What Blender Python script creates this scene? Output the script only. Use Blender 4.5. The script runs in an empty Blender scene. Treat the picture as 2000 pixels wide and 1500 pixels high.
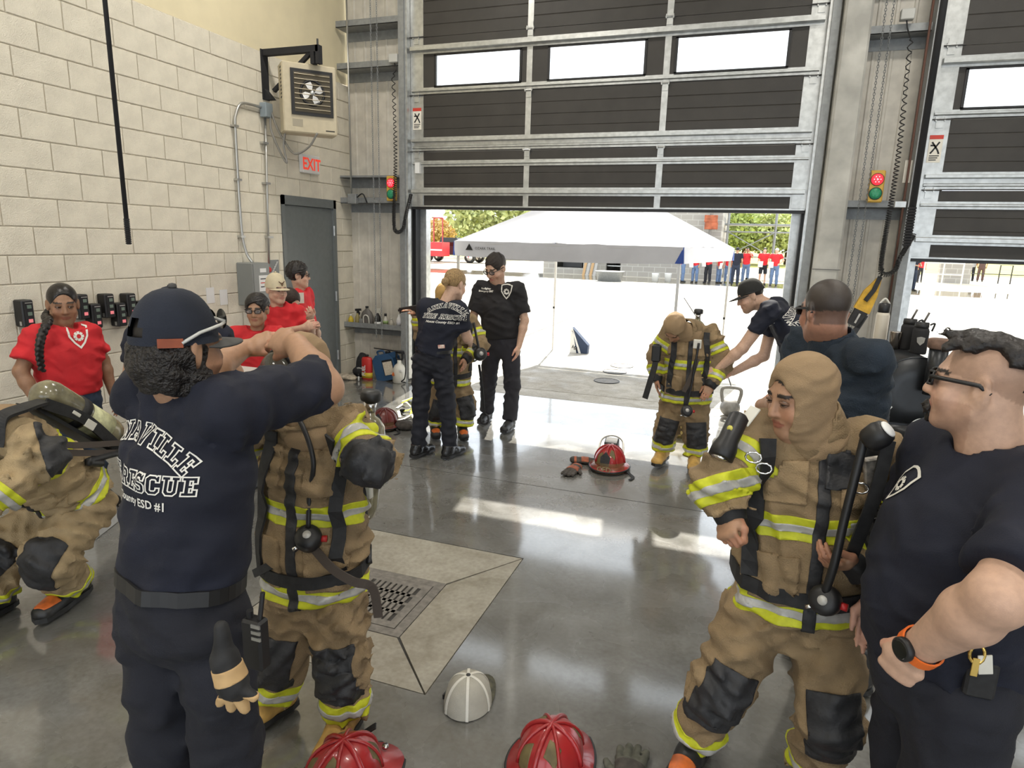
import bpy, bmesh, math, random
import numpy as np
from mathutils import Vector, Matrix
from mathutils.bvhtree import BVHTree
random.seed(7); rng = np.random.default_rng(7)
S = bpy.context.scene; COL = S.collection
# ---------------------------------------------------------------- camera, world, sun, added fill lamps, exposure
CM = np.array([[0.94189089, 0.33486913, 0.02653709], [0.09685111, -0.1950705, -0.97599558], [-0.32165419, 0.92185149, -0.21616757]])
CF = 1270.8; CH = 1.80
cam = bpy.data.cameras.new('camera'); cam.sensor_width = 36; cam.lens = CF / 2000 * 36; cam.clip_end = 400; cam.clip_start = .05
camo = bpy.data.objects.new('camera', cam); COL.objects.link(camo); S.camera = camo
camo.matrix_world = Matrix(((CM[0][0], -CM[1][0], -CM[2][0], 0), (CM[0][1], -CM[1][1], -CM[2][1], 0), (CM[0][2], -CM[1][2], -CM[2][2], CH), (0, 0, 0, 1)))
S.view_settings.view_transform = 'Standard'; S.view_settings.look = 'None'; S.view_settings.gamma = 1
S.view_settings.use_curve_mapping = False; S.view_settings.exposure = 0.0
S.cycles.max_bounces = 4; S.cycles.diffuse_bounces = 2; S.cycles.glossy_bounces = 2; S.cycles.transmission_bounces = 2; S.cycles.transparent_max_bounces = 5; S.cycles.adaptive_threshold = .05
w = bpy.data.worlds.new('sky'); S.world = w; w.use_nodes = True
bgn = w.node_tree.nodes['Background']; bgn.inputs[0].default_value = (.86, .93, 1, 1); bgn.inputs[1].default_value = 2.7
sun = bpy.data.lights.new('sun', 'SUN'); sun.energy = 13; sun.angle = .009; sun.color = (1, .95, .84)
suno = bpy.data.objects.new('sun', sun); COL.objects.link(suno)
suno.rotation_euler = Vector((.47, -3.35, -3.63)).to_track_quat('-Z', 'Y').to_euler()
FILL_LAMP_POWER = 66
# ---------------------------------------------------------------- helpers
def ray(x, y): return CM.T @ np.array([(x - 1000) / CF, (y - 750) / CF, 1.])
def A(x, y, Y):
    d = ray(x, y); return d * (Y / d[1]) + np.array([0, 0, CH])
def AX(x, y, X):
    d = ray(x, y); return d * (X / d[0]) + np.array([0, 0, CH])
def FL(x, y, z=0.):
    d = ray(x, y); return d * ((z - CH) / d[2]) + np.array([0, 0, CH])
def nv(a):
    a = np.asarray(a, float); return a / (np.linalg.norm(a) + 1e-12)
def V3(*a): return np.array(a, float)
MATS = {}
def mat(name, col, rough=.6, metal=0., var=.0, scale=20., bump=0., bscale=60., emit=0., col2=None, attr=None, spec=.5, alpha=1., trans=0., coat=0., sheen=0., fold=0., fscale=9.):
    if name in MATS: return MATS[name]
    m = bpy.data.materials.new(name); m.use_nodes = True; MATS[name] = m
    nt = m.node_tree; b = nt.nodes['Principled BSDF']; L = nt.links
    b.inputs['Base Color'].default_value = (*col, 1); b.inputs['Roughness'].default_value = rough; b.inputs['Metallic'].default_value = metal
    b.inputs['Specular IOR Level'].default_value = spec; b.inputs['Alpha'].default_value = alpha; b.inputs['Transmission Weight'].default_value = trans
    b.inputs['Coat Weight'].default_value = coat; b.inputs['Sheen Weight'].default_value = sheen
    if emit: b.inputs['Emission Color'].default_value = (*col, 1); b.inputs['Emission Strength'].default_value = emit; m.cycles.emission_sampling = 'NONE'
    src = None
    if attr:
        a = nt.nodes.new('ShaderNodeAttribute'); a.attribute_name = attr; src = a.outputs['Color']; L.new(src, b.inputs['Base Color'])
    if var or col2:
        tc = nt.nodes.new('ShaderNodeTexCoord'); n = nt.nodes.new('ShaderNodeTexNoise'); n.inputs['Scale'].default_value = scale; n.inputs['Detail'].default_value = 3
        L.new(tc.outputs['Object'], n.inputs['Vector'])
        mx = nt.nodes.new('ShaderNodeMix'); mx.data_type = 'RGBA'
        r = nt.nodes.new('ShaderNodeMapRange'); r.inputs[1].default_value = .35; r.inputs[2].default_value = .65; L.new(n.outputs['Fac'], r.inputs[0]); L.new(r.outputs[0], mx.inputs[0])
        if src is not None:
            mx.blend_type = 'MULTIPLY'; mx.inputs[7].default_value = (1 - 2 * var,) * 3 + (1,); L.new(src, mx.inputs[6])
        else:
            c2 = col2 or tuple(min(1, c * (1 + var)) for c in col); c1 = col if col2 else tuple(c * (1 - var) for c in col)
            mx.inputs[6].default_value = (*c1, 1); mx.inputs[7].default_value = (*c2, 1)
        L.new(mx.outputs[2], b.inputs['Base Color'])
    if bump:
        tc = nt.nodes.new('ShaderNodeTexCoord'); n = nt.nodes.new('ShaderNodeTexNoise'); n.inputs['Scale'].default_value = bscale; n.inputs['Detail'].default_value = 2
        L.new(tc.outputs['Object'], n.inputs['Vector']); bp = nt.nodes.new('ShaderNodeBump'); bp.inputs['Strength'].default_value = bump; bp.inputs['Distance'].default_value = .01
        L.new(n.outputs['Fac'], bp.inputs['Height']); L.new(bp.outputs[0], b.inputs['Normal'])
        if fold:                                   # soft creases of cloth
            n2 = nt.nodes.new('ShaderNodeTexNoise'); n2.noise_type = 'RIDGED_MULTIFRACTAL'; n2.inputs['Scale'].default_value = fscale; n2.inputs['Detail'].default_value = 1; n2.inputs['Distortion'].default_value = .6; mp = nt.nodes.new('ShaderNodeMapping'); mp.inputs['Scale'].default_value = (1, 1, 1.7); L.new(tc.outputs['Object'], mp.inputs[0]); L.new(mp.outputs[0], n2.inputs['Vector'])
            b2 = nt.nodes.new('ShaderNodeBump'); b2.inputs['Strength'].default_value = fold; b2.inputs['Distance'].default_value = .03; L.new(n2.outputs['Fac'], b2.inputs['Height']); L.new(bp.outputs[0], b2.inputs['Normal']); L.new(b2.outputs[0], b.inputs['Normal'])
    return m
def tag(o, label=None, cat=None, group=None, kind=None):
    if label: o['label'] = label
    if cat: o['category'] = cat
    if group: o['group'] = group
    if kind: o['kind'] = kind
    return o
def thing(name, label, cat, loc, group=None, kind=None):
    o = bpy.data.objects.new(name, None); COL.objects.link(o); o.location = Vector([float(c) for c in loc]); o.empty_display_size = .1
    o['_w'] = [float(c) for c in loc]
    return tag(o, label, cat, group, kind)
def wloc(p):
    return np.array(p['_w']) if p is not None and '_w' in p.keys() else np.zeros(3)
def mkobj(name, V, F, m, parent=None, smooth=False, base=False, col=None):
    """V in world coordinates; F list of faces or (n,4) array"""
    V = np.asarray(V, np.float64).reshape(-1, 3)
    if parent is not None: off = wloc(parent)
    elif base:
        lo = V.min(0); hi = V.max(0); off = np.array([(lo[0] + hi[0]) / 2, (lo[1] + hi[1]) / 2, lo[2]])
    else: off = np.zeros(3)
    me = bpy.data.meshes.new(name); W = V - off
    if isinstance(F, np.ndarray):
        n, k = F.shape
        me.vertices.add(len(W)); me.vertices.foreach_set('co', W.astype(np.float32).ravel())
        me.loops.add(n * k); me.loops.foreach_set('vertex_index', F.astype(np.int32).ravel())
        me.polygons.add(n); me.polygons.foreach_set('loop_start', np.arange(n, dtype=np.int32) * k)
        me.update(calc_edges=True); me.validate()
    else:
        me.from_pydata(W.tolist(), [], F)
    if smooth: me.polygons.foreach_set('use_smooth', np.ones(len(me.polygons), bool))
    if col is not None:
        at = me.color_attributes.new('Col', 'FLOAT_COLOR', 'POINT'); at.data.foreach_set('color', np.concatenate([col, np.ones((len(col), 1))], 1).astype(np.float32).ravel())
    if m is not None: me.materials.append(m)
    o = bpy.data.objects.new(name, me); COL.objects.link(o); o.location = Vector(off)
    o['_w'] = off.tolist()
    if parent is not None: o.parent = parent; o.location = (0, 0, 0)
    return o
def frame(d, up=(0, 0, 1)):
    d = nv(d); u = np.cross(up, d)
    if np.linalg.norm(u) < 1e-4: u = np.cross((0, 1, 0), d)
    u = nv(u); return u, np.cross(d, u), d
class MB:
    def __init__(s): s.v = []; s.f = []
    def add(s, V, F):
        n = len(s.v); s.v += [tuple(map(float, p)) for p in V]; s.f += [tuple(i + n for i in q) for q in F]; return s
    def box(s, x0, y0, z0, x1, y1, z1):
        return s.add([(x0, y0, z0), (x1, y0, z0), (x1, y1, z0), (x0, y1, z0), (x0, y0, z1), (x1, y0, z1), (x1, y1, z1), (x0, y1, z1)],
                     [(0, 3, 2, 1), (4, 5, 6, 7), (0, 1, 5, 4), (1, 2, 6, 5), (2, 3, 7, 6), (3, 0, 4, 7)])
    def obox(s, c, u, v, w):
        c, u, v, w = map(np.asarray, (c, u, v, w)); P = []
        for k in (-1, 1):
            for i, j in ((-1, -1), (1, -1), (1, 1), (-1, 1)): P.append(c + i * u + j * v + k * w)
        return s.add(P, [(0, 3, 2, 1), (4, 5, 6, 7), (0, 1, 5, 4), (1, 2, 6, 5), (2, 3, 7, 6), (3, 0, 4, 7)])
    def bbox(s, c, u, v, w, b):
        """bevelled box: half vectors u v w, bevel b"""
        c, u, v, w = [np.asarray(a, float) for a in (c, u, v, w)]
        lu, lv = np.linalg.norm(u), np.linalg.norm(v); bu, bv = u * (1 - b / lu), v * (1 - b / lv); lw = np.linalg.norm(w); ww = w * (1 - b / lw)
        ring = [bu - v, u - bv, u + bv, bu + v, -bu + v, -u + bv, -u - bv, -bu - v]; sm = [bu * .999 - bv, bu - bv, bu + bv, bu * .999 + bv, -bu * .999 + bv, -bu + bv, -bu - bv, -bu * .999 - bv]
        P = [c - w + p for p in sm] + [c - ww + p for p in ring] + [c + ww + p for p in ring] + [c + w + p for p in sm]
        F = [tuple(range(7, -1, -1)), tuple(range(24, 32))]
        for k in range(3):
            for i in range(8): F.append((k * 8 + i, k * 8 + (i + 1) % 8, k * 8 + 8 + (i + 1) % 8, k * 8 + 8 + i))
        return s.add(P, F)
    def tube(s, pts, r, n=8, caps=True, closed=False):
        P = [np.asarray(p, float) for p in pts]; m = len(P); R = r if hasattr(r, '__len__') else [r] * m; V = []; F = []
        u = None
        for i in range(m):
            a = P[i - 1] if (i > 0 or closed) else P[0]; b = P[(i + 1) % m] if (i < m - 1 or closed) else P[-1]; d = nv(b - a)
            if u is None: u, v, _ = frame(d)
            else:
                u = u - d * np.dot(u, d)
                u = nv(u); v = np.cross(d, u)
            for k in range(n):
                t = 2 * math.pi * k / n; V.append(P[i] + R[i] * (math.cos(t) * u + math.sin(t) * v))
        for i in range(m if closed else m - 1):
            for k in range(n):
                j = (i + 1) % m; F.append((i * n + k, i * n + (k + 1) % n, j * n + (k + 1) % n, j * n + k))
        if caps and not closed: F.append(tuple(range(n - 1, -1, -1))); F.append(tuple(range((m - 1) * n, m * n)))
        return s.add(V, F)
    def strap(s, pts, wid, th, up):
        """flat strap; up = outward normal(s)"""
        P = [np.asarray(p, float) for p in pts]; m = len(P); V = []; F = []
        for i in range(m):
            d = nv(P[min(i + 1, m - 1)] - P[max(i - 1, 0)]); n_ = np.asarray(up[i] if np.ndim(up) == 2 else up, float); n_ = nv(n_ - d * np.dot(n_, d)); u = np.cross(d, n_)
            ww = wid[i] if hasattr(wid, '__len__') else wid
            for a, b in ((-1, 0), (1, 0), (1, 1), (-1, 1)): V.append(P[i] + u * a * ww / 2 + n_ * b * th)
        for i in range(m - 1):
            for k in range(4): F.append((i * 4 + k, i * 4 + (k + 1) % 4, i * 4 + 4 + (k + 1) % 4, i * 4 + 4 + k))
        F += [(3, 2, 1, 0), (m * 4 - 4, m * 4 - 3, m * 4 - 2, m * 4 - 1)]
        return s.add(V, F)
    def lathe(s, prof, c=(0, 0, 0), ax=(0, 0, 1), n=20, up=None, sx=1., sy=1.):
        u, v, d = frame(ax, up or (0, 0, 1)); c = np.asarray(c, float); V = []; F = []; m = len(prof)
        for r, z in prof:
            r = max(r, 1e-4)
            for k in range(n):
                t = 2 * math.pi * k / n; V.append(c + d * z + r * (sx * math.cos(t) * u + sy * math.sin(t) * v))
        for i in range(m - 1):
            for k in range(n): F.append((i * n + k, i * n + (k + 1) % n, i * n + n + (k + 1) % n, i * n + n + k))
        F.append(tuple(range(n - 1, -1, -1))); F.append(tuple(range((m - 1) * n, m * n)))
        return s.add(V, F)
    def prism(s, poly, o, u, v, w):
        """extrude polygon (list of 2d) placed at o + a*u + b*v by vector w"""
        o, u, v, w = [np.asarray(a, float) for a in (o, u, v, w)]; n = len(poly)
        P = [o + a * u + b * v for a, b in poly]; P += [p + w for p in P]
        return s.add(P, [tuple(range(n - 1, -1, -1)), tuple(range(n, 2 * n))] + [(i, (i + 1) % n, (i + 1) % n + n, i + n) for i in range(n)])
    def build(s, name, m, parent=None, smooth=False, base=None):
        return mkobj(name, s.v, s.f, m, parent, smooth, base if base is not None else parent is None)
def dup(o, delta, parent=None, name=None):
    """copy of one object (shares mesh), moved by delta in its parent's space"""
    c = o.copy(); COL.objects.link(c); c.location = o.location + Vector(delta); c.parent = parent if parent is not None else o.parent
    return c
def text_mesh(body, size, bold=0., align='CENTER'):
    cu = bpy.data.curves.new('t', 'FONT'); cu.body = body; cu.size = size; cu.offset = bold; cu.align_x = align; cu.resolution_u = 2
    ob = bpy.data.objects.new('t', cu); COL.objects.link(ob); dg = bpy.context.evaluated_depsgraph_get()
    me = bpy.data.meshes.new_from_object(ob.evaluated_get(dg)); V = np.array([v.co[:] for v in me.vertices]).reshape(-1, 3); F = [tuple(p.vertices) for p in me.polygons]
    bpy.data.objects.remove(ob); bpy.data.curves.remove(cu); bpy.data.meshes.remove(me)
    return V, F
def flat_text(name, body, size, o, u, v, m, parent, bold=0., lift=(0, 0, 0)):
    V, F = text_mesh(body, size, bold); o, u, v = [np.asarray(a, float) for a in (o, u, v)]
    return mkobj(name, o + V[:, :1] * u + V[:, 1:2] * v + np.asarray(lift, float), F, m, parent)
# ---------------------------------------------------------------- materials of the building
M_block = mat('painted_block', (.77, .715, .59), .75, var=.05, scale=9, bump=.5, bscale=120)
M_mortar = mat('block_joint', (.58, .52, .41), .9, var=.1)
M_plaster = mat('upper_wall_paint', (.78, .69, .47), .7, var=.03, scale=5)
M_siding = mat('metal_siding', (.62, .58, .50), .5, var=.10, scale=7)
M_galv = mat('galvanised_steel', (.52, .53, .52), .35, .75, var=.12, scale=18)
M_galvd = mat('primed_steel', (.28, .29, .29), .5, .3, var=.1)
M_dark = mat('dark_steel', (.05, .05, .05), .5, .3)
M_panel = mat('door_panel_paint', (.038, .034, .029), .55, var=.12, scale=4, bump=.08, bscale=200)
M_black = mat('black_plastic', (.012, .012, .013), .45)
M_blackm = mat('black_matte', (.015, .015, .017), .8)
M_glass = mat('clear_glass', (.9, .95, .95), .02, alpha=.10)
M_white = mat('white_plastic', (.8, .8, .78), .5)
M_grey = mat('grey_paint', (.17, .185, .185), .45, var=.04)
M_column = mat('weathered_column', (.45, .44, .40), .7, var=.22, scale=3.5, bump=.1)
M_conduit = mat('conduit_metal', (.5, .5, .48), .35, .8)
def concrete(name, c1, c2, rough, coat):
    m = bpy.data.materials.new(name); m.use_nodes = True; nt = m.node_tree; b = nt.nodes['Principled BSDF']; L = nt.links
    tc = nt.nodes.new('ShaderNodeTexCoord')
    def noise(s, d=6, dist=0.):
        n = nt.nodes.new('ShaderNodeTexNoise'); n.inputs['Scale'].default_value = s; n.inputs['Detail'].default_value = d; n.inputs['Distortion'].default_value = dist; L.new(tc.outputs['Object'], n.inputs['Vector']); return n.outputs['Fac']
    def rngm(s, a, b_, c, d):
        r = nt.nodes.new('ShaderNodeMapRange'); r.inputs[1].default_value = a; r.inputs[2].default_value = b_; r.inputs[3].default_value = c; r.inputs[4].default_value = d; L.new(s, r.inputs[0]); return r.outputs[0]
    def mixc(f, a, b_, mode='MIX'):
        x = nt.nodes.new('ShaderNodeMix'); x.data_type = 'RGBA'; x.blend_type = mode
        if isinstance(f, float): x.inputs[0].default_value = f
        else: L.new(f, x.inputs[0])
        for k, s in ((6, a), (7, b_)):
            if isinstance(s, tuple): x.inputs[k].default_value = (*s, 1)
            else: L.new(s, x.inputs[k])
        return x.outputs[2]
    c = mixc(rngm(noise(.8, 5, .6), .35, .65, 0, 1), c1, c2)
    c = mixc(rngm(noise(4.5, 8, 1.2), .3, .7, 0, 1), c, mixc(1., c, (.72, .70, .66), 'MULTIPLY'))
    c = mixc(rngm(noise(45, 6), .35, .7, 0, 1), c, mixc(1., c, (.80, .79, .77), 'MULTIPLY'))
    L.new(c, b.inputs['Base Color'])
    L.new(rngm(noise(3, 8, .8), .3, .7, rough * .6, rough * 1.6), b.inputs['Roughness'])
    bp = nt.nodes.new('ShaderNodeBump'); bp.inputs['Strength'].default_value = .06; bp.inputs['Distance'].default_value = .01; L.new(noise(22, 8), bp.inputs['Height']); L.new(bp.outputs[0], b.inputs['Normal'])
    b.inputs['Specular IOR Level'].default_value = .5; b.inputs['Coat Weight'].default_value = coat; b.inputs['Coat Roughness'].default_value = .10; b.inputs['Coat IOR'].default_value = 1.9
    return m
M_floor = concrete('polished_concrete', (.165, .162, .148), (.23, .23, .22), .24, 1.)
M_drainc = concrete('rough_concrete', (.34, .315, .265), (.42, .40, .34), .5, .0)
M_apron = concrete('apron_concrete', (.46, .43, .38), (.55, .52, .46), .7, .0)
XW = -4.845; YS = 7.45
# ---------------------------------------------------------------- floor slabs with sawn joints
fb = MB().box(-12, -6, -.30, 16, 7.52, -.03)
floor = tag(fb.build('floor', mat('joint_dark', (.05, .048, .045), .9), base=False), 'polished grey concrete apparatus bay floor with sawn joints', kind='structure')  # near-black base under the slabs, seen only in the joints
DX0, DX1, DY0, DY1 = -2.13, -1.055, 2.06, 3.30        # shallow drain pan
GX0, GX1, GY0, GY1 = -1.80, -1.41, 2.44, 2.86         # grate opening
J = .004
def slab(x0, y0, x1, y1, m=M_floor, name='slab'):
    return MB().box(x0 + J, y0 + J, -.05, x1 - J, y1 - J, 0).build(name, m, floor)
for x0, x1 in ((-12, .74), (.74, 16)): slab(x0, 4.42, x1, 7.14)
slab(-12, 7.14, 16, 7.52, M_apron, 'threshold'); slab(.74, -6, 16, 4.42)
def slab_ring():
    # main slab around the drain pan: one piece with a square hole
    X = [-12 + J, DX0 - J, DX1 + J, .74 - J]; Y = [-6 + J, DY0 - J, DY1 + J, 4.42 - J]; V = [(x, y, z) for z in (0, -.05) for y in Y for x in X]; F = []
    for j in range(3):
        for i in range(3):
            if (i, j) != (1, 1): a = j * 4 + i; F.append((a, a + 1, a + 5, a + 4))
    F += [(5, 9, 25, 21), (9, 10, 26, 25), (10, 6, 22, 26), (6, 5, 21, 22)]
    mkobj('slab', V, F, M_floor, floor)
slab_ring()
# sloped drain pan of four trapezoids
ZD = -.025
oc = [(DX0, DY0), (DX1, DY0), (DX1, DY1), (DX0, DY1)]; ic = [(GX0 - .05, GY0 - .05), (GX1 + .05, GY0 - .05), (GX1 + .05, GY1 + .05), (GX0 - .05, GY1 + .05)]
for i in range(4):
    a, b = np.array(oc[i]), np.array(oc[(i + 1) % 4]); c, d = np.array(ic[(i + 1) % 4]), np.array(ic[i]); cen = (a + b + c + d) / 4
    P = [p + nv(cen - p) * .007 for p in (a, b, c, d)]; z = [-.001, -.001, ZD, ZD]
    V = [(p[0], p[1], zz) for p, zz in zip(P, z)] + [(p[0], p[1], -.06) for p in P]
    mkobj('drain_slope', V, [(0, 1, 2, 3), (7, 6, 5, 4), (0, 4, 5, 1), (1, 5, 6, 2), (2, 6, 7, 3), (3, 7, 4, 0)], M_drainc, floor)
M_iron = mat('cast_iron', (.20, .185, .165), .6, .3, var=.2, scale=30)
gr = thing('floor_drain', 'cast iron slotted drain grate set in the concrete floor', 'drain', ((GX0 + GX1) / 2, (GY0 + GY1) / 2, ZD))
g = MB(); F2 = [(GX0 - .05, GY0 - .05, GX1 + .05, GY0), (GX0 - .05, GY1, GX1 + .05, GY1 + .05), (GX0 - .05, GY0, GX0, GY1), (GX1, GY0, GX1 + .05, GY1)]
for x0, y0, x1, y1 in F2: g.box(x0, y0, ZD - .03, x1, y1, ZD + .002)
g.build('grate_frame', M_iron, gr)
g = MB(); nb = 9; rows = 4; x0, x1, y0, y1 = GX0 + .004, GX1 - .004, GY0 + .004, GY1 - .004; mg = .045
g.box(x0, y0, ZD - .02, x1, y0 + mg, ZD + .004); g.box(x0, y1 - mg, ZD - .02, x1, y1, ZD + .004); g.box(x0, y0 + mg, ZD - .02, x0 + mg, y1 - mg, ZD + .004); g.box(x1 - mg, y0 + mg, ZD - .02, x1, y1 - mg, ZD + .004)
for r in range(1, rows):
    yy = y0 + mg + (y1 - y0 - 2 * mg) * r / rows; g.box(x0 + mg, yy - .011, ZD - .02, x1 - mg, yy + .011, ZD + .004)
for k in range(1, nb):
    xx = x0 + mg + (x1 - x0 - 2 * mg) * k / nb; g.box(xx - .010, y0 + mg, ZD - .02, xx + .010, y1 - mg, ZD + .004)
g.build('grate', M_iron, gr)
MB().box(GX0, GY0, -.35, GX1, GY1, -.3).build('drain_pit', M_blackm, gr)
# ---------------------------------------------------------------- left wall of blocks
wl = thing('wall_left', 'cream painted concrete block wall', None, (XW, 4, 0), kind='structure')
MB().box(XW - .25, -6, 0, XW - .008, 6.08, 3.6).box(XW - .25, 7.09, 0, XW - .008, YS + .07, 3.6).box(XW - .25, 6.08, 2.215, XW - .008, 7.09, 3.6).build('block_backing', M_mortar, wl)
BL, BH = .406, .2
dy0, dy1, dz = 6.08, 7.09, 2.215
shared = {}
for k in range(18):
    off = 3.17 + (0 if k % 2 else .203); z0 = k * BH
    n0 = math.floor((1.9 - off) / BL)
    y = off + n0 * BL
    while y < YS + .05:
        a, b = y, min(y + BL, YS + .06)
        segs = [(a, b)]
        if z0 + .1 < dz:
            segs = []
            if a < dy0: segs.append((a, min(b, dy0)))
            if b > dy1: segs.append((max(a, dy1), b))
        for a2, b2 in segs:
            if b2 - a2 < .02: continue
            key = round(b2 - a2, 3)
            zt = BH - .008
            if key not in shared:
                L_ = b2 - a2 - .009; e = .004
                V = [(-.03, 0, 0), (-.03, L_, 0), (-.03, L_, zt), (-.03, 0, zt), (-e, 0, 0), (-e, L_, 0), (-e, L_, zt), (-e, 0, zt), (0, e, e), (0, L_ - e, e), (0, L_ - e, zt - e), (0, e, zt - e)]
                F = [(0, 4, 5, 1), (1, 5, 6, 2), (2, 6, 7, 3), (3, 7, 4, 0), (4, 8, 9, 5), (5, 9, 10, 6), (6, 10, 11, 7), (7, 11, 8, 4), (8, 11, 10, 9)]
                me = bpy.data.meshes.new('block'); me.from_pydata(V, [], [f[::-1] for f in F]); me.materials.append(M_block); shared[key] = me
            o = bpy.data.objects.new('block', shared[key]); COL.objects.link(o); o.parent = wl
            o.location = (0 + random.uniform(-.001, .001), a2 + .0045 - 4, z0 + .004)
        y += BL
MB().box(XW - .25, -6, 3.6, XW - .03, YS + .07, 6.2).build('upper_panel', M_plaster, wl)
MB().box(XW - .25, -6, 0, XW, 1.9, 3.6).build('block_field', M_block, wl)
# metal door in the left wall
dr = tag(MB().box(XW - .14, dy0, 0, XW - .06, dy1, dz).build('door_1', M_grey, base=True), 'dark grey steel personnel door', kind='structure')
f = MB(); f.box(XW - .1, dy0, 0, XW + .012, dy0 + .05, dz); f.box(XW - .1, dy1 - .05, 0, XW + .012, dy1, dz); f.box(XW - .1, dy0, dz - .1, XW + .012, dy1, dz); f.build('door_frame', M_grey, dr)
MB().box(XW - .07, dy0 + .055, .012, XW - .02, dy1 - .055, dz - .105).build('door_leaf', M_grey, dr)
for z in (.3, 1.05, 1.85): MB().tube([(XW + .012, dy1 - .05, z - .06), (XW + .012, dy1 - .05, z + .06)], .012, 8).build('hinge', M_galv, dr)
MB().box(XW - .02, dy0 + .05, 0, XW + .03, dy1 - .05, .012).build('door_sill', M_galv, dr)
# ---------------------------------------------------------------- front wall: ribbed siding, girts, column
def siding(x0, x1, z0, z1, parent, y=YS):
    p = MB(); xs = []; x = x0; pat = [(0, 0), (.075, 0), (.085, .009), (.105, .009), (.115, 0)]
    while x < x1:
        for dx, d in pat:
            if x + dx < x1: xs.append((x + dx, d))
        x += .15
    xs.append((x1, 0)); V = []; 
    for x, d in xs: V += [(x, y - d, z0), (x, y - d, z1)]
    p.add(V, [(2 * i, 2 * i + 2, 2 * i + 3, 2 * i + 1) for i in range(len(xs) - 1)])
    p.box(x0, y + .004, z0, x1, y + .05, z1)
    return p.build('siding_panel', M_siding, parent)
wf = thing('wall_front', 'ribbed metal front wall between the overhead doors', None, (0, YS, 0), kind='structure')
siding(XW, -3.9, 0, 4.9, wf); siding(.55, 1.5, 0, 4.9, wf)
MB().box(XW, YS, 4.75, 16, YS + .05, 6.2).build('header_panel', M_siding, wf)
def girt(x0, x1, z, d=.24, lip=.07, parent=wf, name='girt'):
    y1 = YS - .005; y0 = y1 - d
    MB().box(x0, y0, z, x1, y1, z + .006).box(x0, y0, z, x1, y0 + .006, z + lip).box(x0, y1 - .006, z - .1, x1, y1, z).build(name, M_galvd, parent)
for z in (4.19, 3.73, 2.19, .64): girt(XW + .005, -3.96, z)
girt(XW + .005, -3.96, 2.49, .24, .03)
for z in (4.19, 3.73, 2.19): girt(.86, 1.40, z, .2)
# door jambs and tracks
def jamb(x, s):
    # s=+1 left jamb of an opening, -1 right jamb
    j = MB().box(min(x, x + s * .10), YS - .02, 0, max(x, x + s * .10), YS + .1, 4.75); j.build('jamb', M_galv, wf)
    MB().box(min(x - s * .03, x - s * .1), 7.13, 0, max(x - s * .03, x - s * .1), 7.17, 4.75).box(min(x - s * .10, x - s * .08), 7.17, 0, max(x - s * .10, x - s * .08), YS - .02, 4.75).build('track_angle', M_galvd, wf)
    MB().box(min(x - s * .035, x - s * .005), 7.16, .05, max(x - s * .035, x - s * .005), 7.165, 4.75).box(min(x - s * .01, x - s * .005), 7.165, .05, max(x - s * .01, x - s * .005), 7.235, 4.75).box(min(x - s * .035, x - s * .005), 7.235, .05, max(x - s * .035, x - s * .005), 7.24, 4.75).build('roller_track', M_galv, wf)
    MB().box(min(x - s * .02, x + s * .02), YS - .14, 0, max(x - s * .02, x + s * .02), YS - .02, 4.75).build('jamb_seal', M_black, wf)
jamb(-3.87, 1); jamb(.49, -1); jamb(1.46, 1); jamb(5.82, -1)
MB().box(5.9, YS, 0, 16, YS + .05, 4.9).build('siding_panel', M_siding, wf)
cl = tag(MB().bbox((.725, 7.09, 2.4), (.115, 0, 0), (0, .1, 0), (0, 0, 2.4), .02).build('column', M_column), 'weathered light grey square steel column between the two overhead doors', 'column')
MB().box(.60, 6.98, 1.60, .85, 6.985, 1.605).build('column_seam', M_dark, cl)
# other side of the bay, ceiling, rear: what closes the room
M_in = mat('bay_wall_paint', (.72, .68, .58), .8)
rl = tag(MB().box(XW - .2, -6.2, 6.2, 16.2, YS + .1, 6.4).build('ceiling', M_in, base=False), 'bay ceiling', kind='structure')
tag(MB().box(16, -6, 0, 16.2, YS, 6.2).build('wall_right', M_in, base=False), 'right bay wall', kind='structure')
wr = MB().box(XW - .2, -6.2, 4.6, 16, -6, 6.2); 
for x0, x1 in ((XW - .2, -3.6), (.6, 1.6), (5.8, 6.8), (11, 16)): wr.box(x0, -6.2, 0, x1, -6, 4.6)
tag(wr.build('wall_rear', M_in, base=False), 'rear bay wall with open door bays', kind='structure')
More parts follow.
